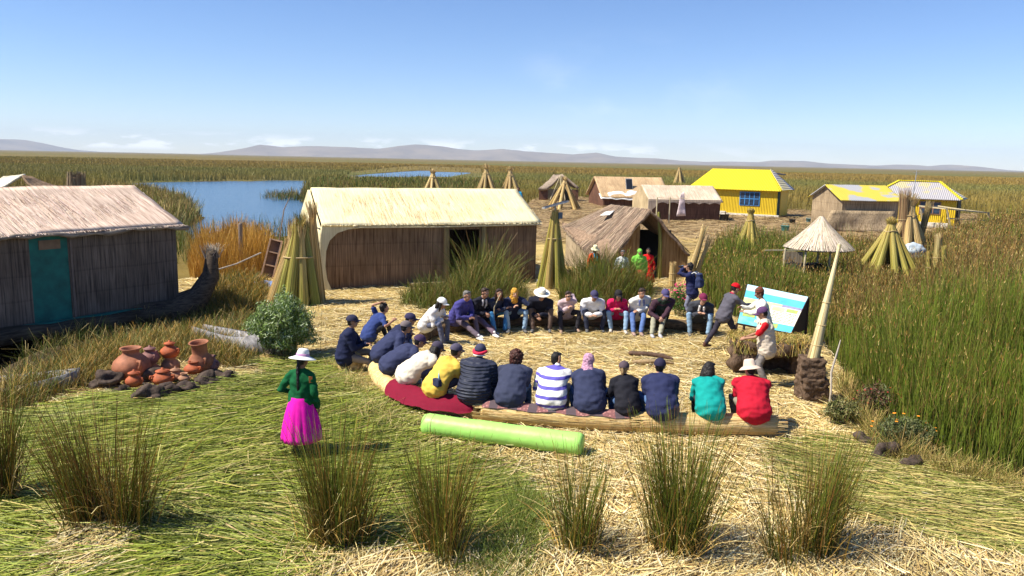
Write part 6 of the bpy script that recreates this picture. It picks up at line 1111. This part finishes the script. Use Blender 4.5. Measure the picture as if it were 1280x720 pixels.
# wooden crate/ladder rack leaning
g = G(333, 350); h = top_z(g, 298); t = empty('wooden_rack', g, R(10), 'narrow wooden rack with two shelves leaning by the golden reeds', 'rack'); M_ = Matrix.Rotation(R(14), 3, 'Y') @ Matrix.Rotation(R(-10), 3, 'X'); cw = plain('faded_red_wood', (0.42, 0.27, 0.19), var=0.2)
for x in (-0.2, 0.2): MB().box(M_ @ Vector((x, 0, h/2)), (0.05, 0.22, h), M=M_).build('side_board', cw, t)
for z in (0.04, 0.36, 0.68, 0.98): MB().box(M_ @ Vector((0, 0, h*z)), (0.36, 0.2, 0.045), M=M_).build('shelf', cw, t)
MB().box(M_ @ Vector((0, 0.11, h/2)), (0.38, 0.02, h*0.96), M=M_).build('back_board', plain('brown_board', (0.22, 0.13, 0.09)), t)
g = G(302, 345); t = tag(MB().tube([(0, 0, 0), (0.02, 0, top_z(g, 281))], [0.085, 0.075], n=12).build('wooden_post', plain('weathered_wood', (0.16, 0.12, 0.10), var=0.3), None, True), 'thick weathered wooden post among the golden reeds', 'post'); t.location = g
g = G(345, 345); t = tag(MB().tube([(0, 0, 0), PT(349, 300, g.y)-g, PT(355, 262, g.y)-g, PT(362, 247, g.y)-g], [0.03, 0.025, 0.02, 0.012], n=8).build('bent_pole', plain('grey_brown_pole', (0.20, 0.14, 0.11)), None, True), 'slender bent pole rising over the lagoon by the reed stack', 'pole'); t.location = g
g = G(336, 358); mb = MB().sheet([(-0.55, -0.25, 0.05), (0.6, -0.3, 0.05), (0.5, 0.35, 0.12), (-0.5, 0.3, 0.1)], 12, 8, 0.03, 0.12, 3); ob = mb.build('blue_tarp', plain('faded_blue_tarp', (0.16, 0.24, 0.46), rough=0.5), None, True); ob.location = g; tag(ob, 'crumpled faded blue tarp at the foot of the big reed stack', 'tarp')
for (px, py, w_, lb, cc) in [(1140, 330, 0.95, 'white and blue plastic sack heap in the reeds beside the green tepee', (0.42, 0.48, 0.52)), (1190, 318, 0.5, 'small pale sack in the reeds behind the slim bundles', (0.62, 0.66, 0.70)), (682, 357, 0.5, 'grey sack at the right corner of the long hut', (0.34, 0.34, 0.40))]:
    g = G(px, py); mb = MB().ell((0, 0, w_*0.32), (w_*0.55, w_*0.35, w_*0.36)); mb.ell((w_*0.3, 0.05, w_*0.2), (w_*0.3, w_*0.3, w_*0.22)); z_ = 0.85 if px == 1140 else (0.9 if px == 1190 else 0)
    ob = link('sack', remesh(mb, 0.03, 1, noise_amp=0.06, noise_sc=4), plain('sack_%.2f' % cc[0], cc, rough=0.5, var=0.1)); ob.location = (g.x, g.y, 0.02); ob.scale = (1.2, 1, 1 if z_ == 0 else 1.55); tag(ob, lb, 'sack')
for (px, py, w_, cc, lb) in [(981, 290, 0.35, (0.06, 0.22, 0.20), 'teal plastic drum on the bare ground before the yellow house'), (1011, 279, 0.30, (0.08, 0.20, 0.22), 'dark teal bucket right of the yellow house'), (955, 299, 0.28, (0.03, 0.05, 0.08), 'dark blue bucket on the bare ground'), (990, 280, 0.30, (0.02, 0.02, 0.02), 'black pot near the corner of the yellow house'), (905, 277, 0.45, (0.02, 0.02, 0.02), 'black bundle before the scalloped hut')]:
    g = G(px, py); t = empty('bucket', g, 0, lb, 'bucket'); m = plain('bucket_%.2f_%.2f' % (cc[0], cc[1]), cc, rough=0.4); MB().lathe((0, 0, 0), [(w_*0.6, 0), (w_*0.8, w_*1.2), (w_*0.84, w_*1.22), (w_*0.76, w_*1.2), (w_*0.55, 0.04), (0.001, 0.04)], n=20).build('shell', m, t, True); MB().tube([(-w_*0.8, 0, w_*1.15), (-w_*0.5, 0, w_*1.6), (w_*0.5, 0, w_*1.6), (w_*0.8, 0, w_*1.15)], 0.015, n=6).build('handle', m, t, True)
# white boats moored behind the dark hut
for (px, py, w_, lb) in [(88, 247, 2.4, 'white hulled boat moored behind the dark hut, left of the brown bundle'), (118, 247.5, 2.2, 'white hulled boat moored behind the dark hut, right of the brown bundle')]:
    g = G(px, py); t = empty('white_boat', g, R(4), lb, 'boat'); n = 10; ps = [(-w_/2+w_*i/n, -0.35*math.sin(math.pi*(i/n)*0.9+0.2), 0.1) for i in range(n+1)]; hullwall(ps, [0.45+0.2*(i/n) for i in range(n+1)]).build('hull_side', plain('white_hull', (0.78, 0.78, 0.76)), t, True); hullwall([(x, -y, z) for x, y, z in reversed(ps)], [0.45+0.2*(1-i/n) for i in range(n+1)]).build('hull_side', plain('white_hull', (0.78, 0.78, 0.76)), t, True); MB().box((0, 0, 0.2), (w_*0.8, 0.5, 0.05)).build('hull_floor', plain('boat_floor', (0.10, 0.09, 0.085)), t)
# laundry line before the scalloped hut
A = G(820, 279); B = G(860, 280); t = empty('washing_line', A, 0, 'washing line with a pale cloth before the scalloped hut', 'washing line'); h = 1.9
for p in (Vector((0, 0, 0)), Vector((G(836, 279)-A)), ): MB().tube([p, p+Vector((0, 0, h))], 0.05, n=8).build('post', wd, t)
MB().tube([(0, 0, h), (G(836, 279)-A)+Vector((0, 0, h-0.05)), (G(858, 280)-A)+Vector((0, 0, h))], 0.015, n=6).build('line', wd, t); p = G(849, 279)-A; MB().sheet([(p.x-0.35, 0, 0.55), (p.x+0.35, 0.02, 0.6), (p.x+0.12, 0, h+0.5), (p.x-0.1, 0, h+0.3)], 8, 8, 0.05, 0.12, 2).build('hanging_cloth', plain('pale_pink_cloth', (0.62, 0.50, 0.50)), t, True)

# ------------------------------------------------------------------ shrubs
def shrub(px, py, top, wpx, n, label, leaf, cols, flower=None, nf=0, fcol=None, name='shrub', dens=1.0, base_lo=0.0):
    g = G(px, py); k = g.y/F_PX; h = top_z(g, top); r = wpx*k/2; t = empty(name, (g.x, g.y, gz(g.x, g.y)), 0, label, 'shrub')
    ns = 60; P = rng.normal(0, r*0.25, (ns, 2)); az = np.arctan2(P[:, 1], P[:, 0]); A_ = grow(P, np.zeros(ns), h*(0.6+0.35*rng.random(ns)), 0.3*rng.random(ns), 0.3*rng.random(ns), 5, az); ribbons('stems', A_, 0.4, 0.012, pick([(0.14, 0.10, 0.05), G_MID], ns), pick([G_MID, (0.2, 0.16, 0.07)], ns), M_REED, t)
    q = rng.normal(0, 1, (n, 3)); q /= np.linalg.norm(q, axis=1, keepdims=True); rad = (0.35+0.65*rng.random(n)**0.5)[:, None]*(0.72+0.28*np.sin(q[:, :1]*5.1+q[:, 1:2]*3.7+px)*np.cos(q[:, 2:]*6.3)+0.12*rng.random((n, 1))); C = q*rad*np.array([r, r*0.8, h*0.5])+np.array([0, 0, h*0.5]); lump = vnoise(C[:, :2]+C[:, 2:]*0.7, 3.2/max(r, 0.4), 3.0); keep = lump > 0.30*(1.1-dens*0.3); C = C[keep]; C[:, :2] *= (0.80+0.35*lump[keep])[:, None]; C[:, 2] *= 0.85+0.30*rng.random(len(C))*lump[keep]; C[:, 2] = np.maximum(C[:, 2], base_lo+0.02); m_ = len(C)
    d = rng.normal(0, 1, (m_, 3)); d[:, 2] = np.abs(d[:, 2])+0.3; d /= np.linalg.norm(d, axis=1, keepdims=True); L_ = leaf*(0.6+0.8*rng.random(m_)); A_ = C[:, None, :]+d[:, None, :]*(L_[:, None]*np.linspace(-0.5, 0.5, 3)[None, :])[:, :, None]; s = np.cross(d, rng.normal(0, 1, (m_, 3))); s /= np.linalg.norm(s, axis=1, keepdims=True)
    ribbons('leaves', A_, 0.35, leaf*0.32*np.ones(m_), pick(cols, m_, 0.3), pick(cols, m_, 0.3), M_REED, t, side=s)
    if nf:
        q = rng.normal(0, 1, (nf, 3)); q[:, 2] = np.abs(q[:, 2]); q /= np.linalg.norm(q, axis=1, keepdims=True); C = q*np.array([r, r*0.8, h*0.55])*(0.85+0.2*rng.random((nf, 1)))+np.array([0, 0, h*0.47]); fm_ = plain('petal_%.2f_%.2f' % (fcol[0], fcol[1]), fcol, var=0.1)
        for c_ in C.tolist():
            mb = MB()
            for j in range(5): a_ = j*1.2566; mb.ell((math.cos(a_)*flower*0.6, math.sin(a_)*flower*0.6, 0), (flower*0.5, flower*0.5, flower*0.25), n=6)
            mb.ell((0, 0, 0), (flower*0.3, flower*0.3, flower*0.3), n=6); fo = mb.build('flower', fm_, t, True); fo.location = c_
    return t
shrub(352, 446, 360, 100, 15000, 'rounded grey green leafy bush beside the big reed stack', 0.075, [(0.11, 0.17, 0.03), (0.20, 0.29, 0.07), (0.42, 0.48, 0.30), (0.15, 0.22, 0.04)], name='leafy_bush', dens=1.3)
shrub(850, 396, 352, 34, 1500, 'small green bush with bright pink flowers behind the circle', 0.07, [(0.05, 0.12, 0.02), (0.10, 0.20, 0.04)], 0.030, 60, (0.72, 0.05, 0.20), name='flower_bush')
shrub(1093, 522, 470, 62, 2800, 'dark reddish low shrub at the foot of the tall reed bed', 0.06, [(0.05, 0.07, 0.02), (0.12, 0.07, 0.04), (0.16, 0.05, 0.04), (0.10, 0.12, 0.04)], 0.018, 14, (0.45, 0.03, 0.03), name='low_shrub')
shrub(1128, 562, 508, 88, 4200, 'pale olive low shrub with a few orange flowers nearer the viewer', 0.05, [(0.10, 0.12, 0.04), (0.17, 0.18, 0.08), (0.05, 0.07, 0.02)], 0.024, 12, (0.80, 0.28, 0.02), name='low_shrub')
shrub(1050, 532, 498, 50, 1200, 'scrubby yellow green plant beside the stacked root blocks', 0.07, [(0.14, 0.15, 0.04), (0.24, 0.21, 0.09), (0.06, 0.08, 0.02)], name='low_shrub')
for i, (px, py, s_) in enumerate([(1080, 556, .30), (1105, 572, .34), (1140, 585, .26)]): 
    g = G(px, py); mb = MB().ell((0, 0, s_*0.3), (s_*0.6, s_*0.45, s_*0.42)); ob = link('peat_stone', remesh(mb, 0.02, 1, noise_amp=0.12, noise_sc=5, seed=i*1.7+9), stone_m); ob.location = (g.x, g.y, 0); tag(ob, ['dark peat stone under the low shrubs, highest of three', 'largest dark peat stone under the orange flowered shrub', 'dark peat stone nearest the reed fringe below the shrubs'][i], 'stone')

# ================================================================== THE VISITORS AND THEIR HOSTS
def P_(px, py): g = G(px, py); return (g.x, g.y, gz(g.x, g.y)+0.01)
C_LEGS = ((-0.16, 0.42, 0), (0.17, 0.47, 0))
def strap_bag(res, col=(0.03, 0.035, 0.07), strap=(0.25, 0.18, 0.10), x=0.20, z=0.02, back=True, w=0.16, bag=True):
    root, T, H, arms = res; y = -0.15 if back else 0.15
    if bag:
        mb = MB(); mb.box((0, 0, 0), (w, 0.09, w*0.85)); ob = link('bag', remesh(mb, 0.012, 2, noise_amp=0.01), cloth(col), root); ob.location = T(x, y, z)
    MB().tube([T(x, y-0.0, z+0.05), T(x*0.4, -0.15, 0.20), T(-0.06, -0.125, 0.36), T(-0.10, -0.05, 0.47)], 0.010, n=6).build('strap', cloth(strap), root, True)
# woman with her back to the viewer
GS = cloth((0.5, 0.5, 0.5))
w1 = person(P_(378, 572), -12, 'woman in a green jacket, magenta skirt and white sun hat standing on the cut reeds', pose='stand', lean=4, s=0.95, top=(0.005, 0.085, 0.028), skirt=(0.70, 0.010, 0.36), hat='sun', hat_col=WHITEC, hat2=(0.48, 0.26, 0.44), hair_style='plait', female=True, hands=((-0.22, 0.16, 0.98), (0.24, 0.08, 0.80)), elbows=((-1, -1.2, -0.6), (0.6, -1, -0.6)), skin='brown', shoes=(0.05, 0.03, 0.02), look=(-15, 8))
MB().box(w1[1](0.185, -0.06, 0.36), (0.05, 0.03, 0.09), rz=0.5).build('badge', plain('badge_orange', (0.7, 0.2, 0.05)), w1[0])
# left side
person((G(426, 470).x+0.05, G(426, 470).y+0.22, 0), -82, 'man in a navy jacket, navy cap and taupe trousers sitting on the straw stump', seat=0.30, lean=-8, top=NAVY, hat='cap', hat_col=(0.03, 0.03, 0.06), pants=TAUPE, shoes=(0.7, 0.7, 0.72), hands=((0.02, 0.42, 0.58), (0.02, 0.34, 0.55)), feet=((-0.15, 0.78, 0), (0.12, 0.86, 0)), look=(0, -5), bulk=1.08, skin='tan', glasses=True)
person(P_(462, 430), -60, 'man in a blue shirt squatting with one hand raised to his face', seat=0.12, lean=10, top=(0.03, 0.05, 0.17), sleeves='short', pants=(0.03, 0.03, 0.035), hands=((-0.02, 0.28, 0.88), (0.34, 0.42, 0.52)), feet=((-0.15, 0.50, 0), (0.2, 0.55, 0)), look=(0, 0), skin='tan', hair_style='short')
person(P_(478, 470), -72, 'person in a navy jacket and grey cap near the left end of the curved roll', top=(0.030, 0.036, 0.085), hat='cap', hat_col=(0.16, 0.13, 0.13), lean=28, bulk=1.08, skin='tan', feet=C_LEGS, hood=True)
person(P_(487, 456), -80, 'person in a dark cap half hidden at the far left end of the curved roll', top=(0.02, 0.024, 0.06), hat='cap', hat_col=(0.04, 0.035, 0.08), lean=22, skin='tan', feet=C_LEGS, seat=0.33)
person(P_(490, 485), -62, 'person in a slate navy jacket and purple cap leaning forward on the curved roll', top=(0.034, 0.040, 0.09), hat='cap', hat_col=(0.06, 0.035, 0.08), lean=34, bulk=1.08, skin='tan', feet=C_LEGS, look=(-10, 15))
strap_bag(person(P_(512, 499), -58, 'person in a cream hooded jacket with a shoulder strap on the curved roll', top=(0.70, 0.63, 0.52), hat='cap', hat_col=(0.06, 0.05, 0.08), lean=32, bulk=1.12, skin='tan', hood=True, hair_style='long', female=True, pants=(0.05, 0.06, 0.12), feet=C_LEGS, look=(-5, 18)), x=0.12, z=0.10, col=(0.06, 0.05, 0.10), bag=False)
strap_bag(person(P_(545, 514), -42, 'person in a yellow hooded top with a small blue bag on the red cloth', top=(0.66, 0.44, 0.075), hat='cap', hat_col=(0.08, 0.07, 0.11), lean=26, bulk=1.05, skin='tan', hood=True, pants=(0.05, 0.05, 0.07), feet=C_LEGS, look=(-14, 10)), strap=(0.10, 0.35, 0.55), x=0.17, z=0.02)
_p8 = person(P_(592, 521), -14, 'broad man in a quilted dark jacket and a cap over a red headband', top=(0.030, 0.034, 0.055), top_kind='quilt', hat='cap', hat_col=(0.05, 0.05, 0.09), hat2=(0.05, 0.05, 0.09), lean=16, bulk=1.25, skin='tan', collar=(0.62, 0.03, 0.07), look=(0, 6)); hp8 = _p8[2]; MB().tube([hp8(0.101*math.cos(x), -0.020+0.121*math.sin(x), 0.012-0.035*max(0, -math.sin(x))) for x in np.linspace(math.pi, 2*math.pi, 20)], 0.030, n=8).build('headband', cloth((0.62, 0.03, 0.07)), _p8[0], True); MB().tube([hp8(0.100*math.cos(x), -0.022+0.124*math.sin(x), -0.055) for x in np.linspace(math.pi*1.1, 1.9*math.pi, 20)], 0.012, n=8).build('headband_edge', cloth((0.8, 0.78, 0.76)), _p8[0], True)
person(P_(637, 526), -8, 'person with short curly auburn hair in a slate navy jacket, seen from behind', top=(0.036, 0.042, 0.078), hair='auburn', hair_style='curly', lean=16, bulk=1.12, skin='tan', look=(-18, 4))
person(P_(688, 530), -10, 'man in a white and violet striped shirt seen from behind', top=(0.76, 0.74, 0.70), top_kind='stripe', top2=(0.115, 0.095, 0.42), hair='black', lean=18, bulk=1.12, skin='tan', hands=((-0.12, 0.4, 0.62), (0.05, 0.30, 0.86)), elbows=((-1, -0.6, -0.6), (0.4, -0.2, -1)), pants=(0.40, 0.33, 0.24), look=(-25, 4))
person(P_(736, 534), -6, 'person in a dusty pink headscarf and navy jacket seen from behind', top=(0.030, 0.036, 0.078), hair_style='veil', scarf=(0.36, 0.20, 0.28), lean=18, bulk=1.16, skin='tan', female=True, hair='black', look=(-8, 8))
person(P_(783, 538), 4, 'smaller person in a mauve brown cap with a blond ponytail and black jacket', s=0.88, top=(0.014, 0.014, 0.02), hat='cap', hat_col=(0.085, 0.06, 0.075), hair='blond', hair_style='tail', lean=14, bulk=1.05, female=True, look=(-12, 0), skin='fair', seat=0.40)
strap_bag(person(P_(826, 541), 6, 'man in a navy jacket and cap with a thin strap, beside the teal top', top=(0.022, 0.027, 0.075), hat='cap', hat_col=(0.025, 0.022, 0.05), lean=15, bulk=1.15, skin='fair', look=(-6, 2), collar=None), x=-0.14, z=0.06, strap=(0.02, 0.02, 0.03), bag=False)
person(P_(886, 541), -4, 'dark haired woman in a teal top on the right straw roll', top=(0.006, 0.26, 0.235), hair_style='long', sleeves='mid', lean=18, female=True, bulk=1.05, skin='tan', hair='black', pants=(0.03, 0.03, 0.035), look=(-20, 10))
person(P_(940, 543), 0, 'person in a red shirt and cream bucket hat ending the row of rolls', top=(0.42, 0.010, 0.028), hat='bucket', hat_col=(0.62, 0.48, 0.38), lean=18, sleeves='short', bulk=1.18, skin='fair', pants=(0.22, 0.2, 0.15), look=(10, 14))
# far row, left to right
person(P_(534, 428), -112, 'person in a white cap and white hooded jacket, first of the far row', top=(0.66, 0.64, 0.64), hat='cap', hat_col=WHITEC, lean=18, hood=True, hair_style='long', female=True, skin='tan', pants=(0.10, 0.11, 0.17), feet=((-0.12, 0.5, 0), (0.16, 0.55, 0)), collar=None)
person(P_(571, 417), -128, 'man in a violet blue jacket with one leg stretched out, far row', top=(0.055, 0.05, 0.20), lean=12, bulk=1.1, pants=(0.13, 0.10, 0.13), shoes=(0.75, 0.73, 0.72), feet=((-0.10, 0.62, 0), (0.12, 0.86, 0)), hair='grey', skin='tan', hands=((0.0, 0.45, 0.50), (0.08, 0.46, 0.48)))
person(P_(594, 413), -135, 'person in a black jacket with light collar and stretched mauve trousers, far row', top=(0.016, 0.016, 0.024), lean=12, pants=(0.16, 0.11, 0.15), shoes=(0.75, 0.73, 0.72), feet=((-0.10, 0.60, 0), (0.10, 0.86, 0)), hair='brown', skin='tan', collar=(0.5, 0.48, 0.5), hands=((-0.05, 0.42, 0.48), (0.10, 0.42, 0.5)))
stk = person(P_(613, 411), -150, 'brown haired woman in bright blue jeans holding a thin stick, far row', top=(0.030, 0.035, 0.06), lean=14, female=True, hair_style='long', hair='brown', pants=(0.05, 0.20, 0.42), skin='tan', hands=((-0.1, 0.36, 0.56), (-0.16, 0.46, 0.60)))
b0 = stk[0].matrix_basis @ stk[3][0][2]; ob = tag(MB().tube([(0, 0, -0.12), (-0.0, 0, 0.05), (0.16, 0.0, 0.42)], 0.010, n=6).build('walking_stick', plain('pale_pole', (0.5, 0.42, 0.26)), None, True), 'thin pale stick held by the woman in bright blue jeans', 'stick'); ob.location = Vector((stk[0].location.x+0.10, stk[0].location.y-0.50, 0.62))
person(P_(641, 410), -168, 'person in a mustard yellow headscarf and navy jacket, far row', top=(0.018, 0.023, 0.055), hair_style='veil', scarf=(0.42, 0.22, 0.035), lean=24, female=True, pants=LJEANS, skin='fair', hands=((-0.08, 0.36, 0.80), (0.10, 0.40, 0.60)), look=(0, 8))
person(P_(674, 409), 178, 'man in a white brimmed hat and black navy jacket, far row', top=(0.012, 0.013, 0.024), hat='panama', hat_col=(0.80, 0.76, 0.66), hat2=(0.45, 0.40, 0.30), lean=26, bulk=1.12, pants=(0.13, 0.09, 0.07), skin='tan', hands=((-0.02, 0.48, 0.40), (0.08, 0.50, 0.36)), look=(0, 14), s=1.06)
person(P_(707, 409), -172, 'woman in a pale pink shirt and sunglasses resting her chin on her hand, far row', top=(0.46, 0.34, 0.36), lean=20, female=True, hair_style='short', hair='brown', glasses=True, pants=(0.03, 0.028, 0.035), skin='fair', hands=((-0.02, 0.24, 0.88), (0.05, 0.38, 0.60)), s=0.96, shoes=(0.3, 0.2, 0.15))
person(P_(738, 409), -178, 'person in a white grey jacket with a dark bib and navy cap, far row', top=(0.66, 0.65, 0.66), hat='cap', hat_col=(0.05, 0.045, 0.10), lean=30, bulk=1.12, pants=(0.03, 0.035, 0.06), skin='tan', hands=((-0.02, 0.48, 0.42), (0.06, 0.50, 0.42)), look=(0, 12), s=1.03)
person(P_(769, 410), 177, 'woman with long black hair in a crimson pink top and black cap, far row', top=(0.50, 0.012, 0.085), hat='cap', hat_col=(0.02, 0.018, 0.02), hair_style='long', female=True, lean=20, pants=LJEANS, skin='tan', hands=((-0.05, 0.36, 0.56), (0.05, 0.36, 0.56)), shoes=(0.5, 0.45, 0.4), s=0.98)
person(P_(795, 411), -168, 'man in a white jacket and blue scarf with crossed arms, far row', top=(0.68, 0.66, 0.62), pants=(0.09, 0.15, 0.34), hair='brown', skin='tan', lean=16, bulk=1.1, hands=((0.10, 0.34, 0.52), (-0.12, 0.34, 0.60)), feet=((0.12, 0.70, 0), (0.30, 0.66, 0)), collar=(0.16, 0.20, 0.40), shoes=(0.3, 0.2, 0.17), s=1.03)
person(P_(824, 413), -170, 'man in a maroon brown jumper, navy cap and khaki trousers, far row', top=(0.050, 0.024, 0.036), hat='cap', hat_col=(0.07, 0.06, 0.15), pants=KHAKI, skin='fair', lean=14, bulk=1.12, hands=((0.12, 0.52, 0.44), (0.22, 0.48, 0.42)), feet=((0.25, 0.78, 0), (0.42, 0.70, 0)), shoes=(0.4, 0.4, 0.42), beard='grey', vest=(0.018, 0.03, 0.022), s=1.03)
person(P_(871, 415), 176, 'person in a maroon cap, long white scarf and dark jacket, far row', top=(0.045, 0.048, 0.06), hat='cap', hat_col=(0.16, 0.02, 0.06), pants=LJEANS, skin='fair', lean=24, bulk=1.1, collar=(0.70, 0.68, 0.66), hands=((-0.05, 0.42, 0.52), (0.05, 0.42, 0.52)), glasses=True, s=1.05)
# standing
ph = person(P_(863, 402), 62, 'photographer in a dark navy jacket with a backpack standing behind the far row', pose='stand', lean=10, top=(0.020, 0.024, 0.075), pants=(0.16, 0.17, 0.24), skin='tan', hands=((-0.07, 0.26, 1.50), (0.09, 0.26, 1.48)), elbows=((-1, 0.4, -0.6), (1, 0.4, -0.6)), bulk=1.1, hair_style='messy', look=(0, 5), s=1.0)
mb = MB().box((0, 0, 0), (0.28, 0.15, 0.40)); mb.box((0, -0.07, -0.06), (0.22, 0.10, 0.22)); bpk = empty('backpack', ph[0].matrix_basis @ ph[1](0, -0.22, 0.24), ph[0].rotation_euler.z, 'dark blue backpack with pale straps on the standing photographer', 'backpack'); link('pack_body', remesh(mb, 0.02, 3, noise_amp=0.02), cloth((0.03, 0.04, 0.10)), bpk)
for q in (-1, 1): MB().tube([(q*0.10, 0.05, 0.2), (q*0.11, 0.12, 0.24), (q*0.12, 0.30, 0.12), (q*0.12, 0.10, -0.12)], 0.016, n=6).build('strap', cloth((0.6, 0.6, 0.6)), bpk, True)
cmr = empty('camera_body', ph[0].matrix_basis @ ph[2](0, 0.19, 0.0), ph[0].rotation_euler.z, 'black camera held to the eye by the standing photographer', 'camera'); MB().box((0, 0, 0), (0.13, 0.06, 0.09)).build('case', LENS, cmr); MB().tube([(0, 0.03, 0), (0, 0.11, 0)], 0.032, n=14, cap=False).build('lens', LENS, cmr)
person(P_(903, 437), -72, 'guide in a red cap and grey jumper bending forward beside the information board', pose='stand', lean=22, top=(0.085, 0.080, 0.10), hat='cap', hat_col=(0.62, 0.008, 0.015), pants=(0.035, 0.03, 0.045), skin='tan', hands=((-0.08, 0.62, 1.06), (0.12, 0.60, 1.10)), feet=((-0.12, -0.38, 0), (0.16, 0.22, 0)), knees=((-0.05, 1, 0.2), (0.05, 1, 0)), elbows=((-1, -0.2, -1), (1, -0.2, -1)), bulk=1.08, collar=(0.40, 0.02, 0.06), shoes=(0.08, 0.03, 0.02), look=(0, 22))
person(P_(952, 446), 86, 'guide in a white shirt and rust brown knitted hat in front of the information board', pose='stand', lean=12, s=1.0, top=(0.70, 0.68, 0.60), hat='beanie', hat_col=(0.16, 0.035, 0.025), hat2=(0.05, 0.05, 0.02), pants=(0.14, 0.13, 0.12), skin='brown', hands=((-0.12, 0.48, 1.10), (0.14, 0.50, 1.16)), bulk=1.1, look=(0, 18), elbows=((-1, -0.3, -1), (1, -0.3, -1)))
person(P_(954, 484), 72, 'man in a beige vest over a red shirt nearest the hollow root block', pose='stand', lean=8, top=(0.46, 0.008, 0.015), sleeves='short', vest=(0.55, 0.47, 0.38), hat='cap', hat_col=(0.09, 0.04, 0.11), pants=(0.20, 0.18, 0.17), skin='tan', hands=((-0.10, 0.42, 1.00), (0.14, 0.40, 0.98)), bulk=1.12, look=(0, 20), elbows=((-1, -0.3, -1), (1, -0.3, -1)), s=0.99)
# hosts by the tent-shaped hut and a far figure
person(P_(741, 362), -160, 'woman in an orange top, blue sash and cream hat before the tent-shaped hut', pose='stand', s=0.92, lean=4, top=(0.62, 0.10, 0.03), hat='bucket', hat_col=(0.66, 0.62, 0.40), skirt=(0.08, 0.25, 0.42), female=True, skin='brown', hair_style='plait', collar=(0.08, 0.34, 0.55))
person(P_(776, 366), 178, 'woman in a white blouse and red skirt beside the pale green cloth', pose='stand', s=0.90, lean=4, top=(0.55, 0.58, 0.60), skirt=(0.42, 0.10, 0.05), female=True, skin='brown', hair_style='plait', hair='grey')
person(P_(797, 366), 176, 'person wrapped in a light green jacket and orange skirt before the dark opening', pose='stand', s=0.92, lean=8, top=(0.16, 0.46, 0.06), skirt=(0.50, 0.09, 0.05), female=True, skin='brown', hair_style='veil', scarf=(0.16, 0.46, 0.06), bulk=1.25)
person(P_(808, 362), 170, 'woman in a bright red dress standing in the mouth of the tent-shaped hut', pose='stand', s=0.88, lean=2, top=(0.60, 0.01, 0.012), skirt=(0.60, 0.01, 0.012), female=True, skin='brown', hair_style='plait', bulk=0.95)
person((G(648, 264).x, G(648, 264).y, 0), 150, 'distant person in a bright blue jacket behind the long cream roof', pose='stand', s=1.25, lean=6, top=(0.03, 0.30, 0.50), pants=(0.05, 0.12, 0.25), skin='brown', hair_style='messy', hair='brown')
print('objects', len(bpy.data.objects), 'polys', sum(len(m.polygons) for m in bpy.data.meshes))
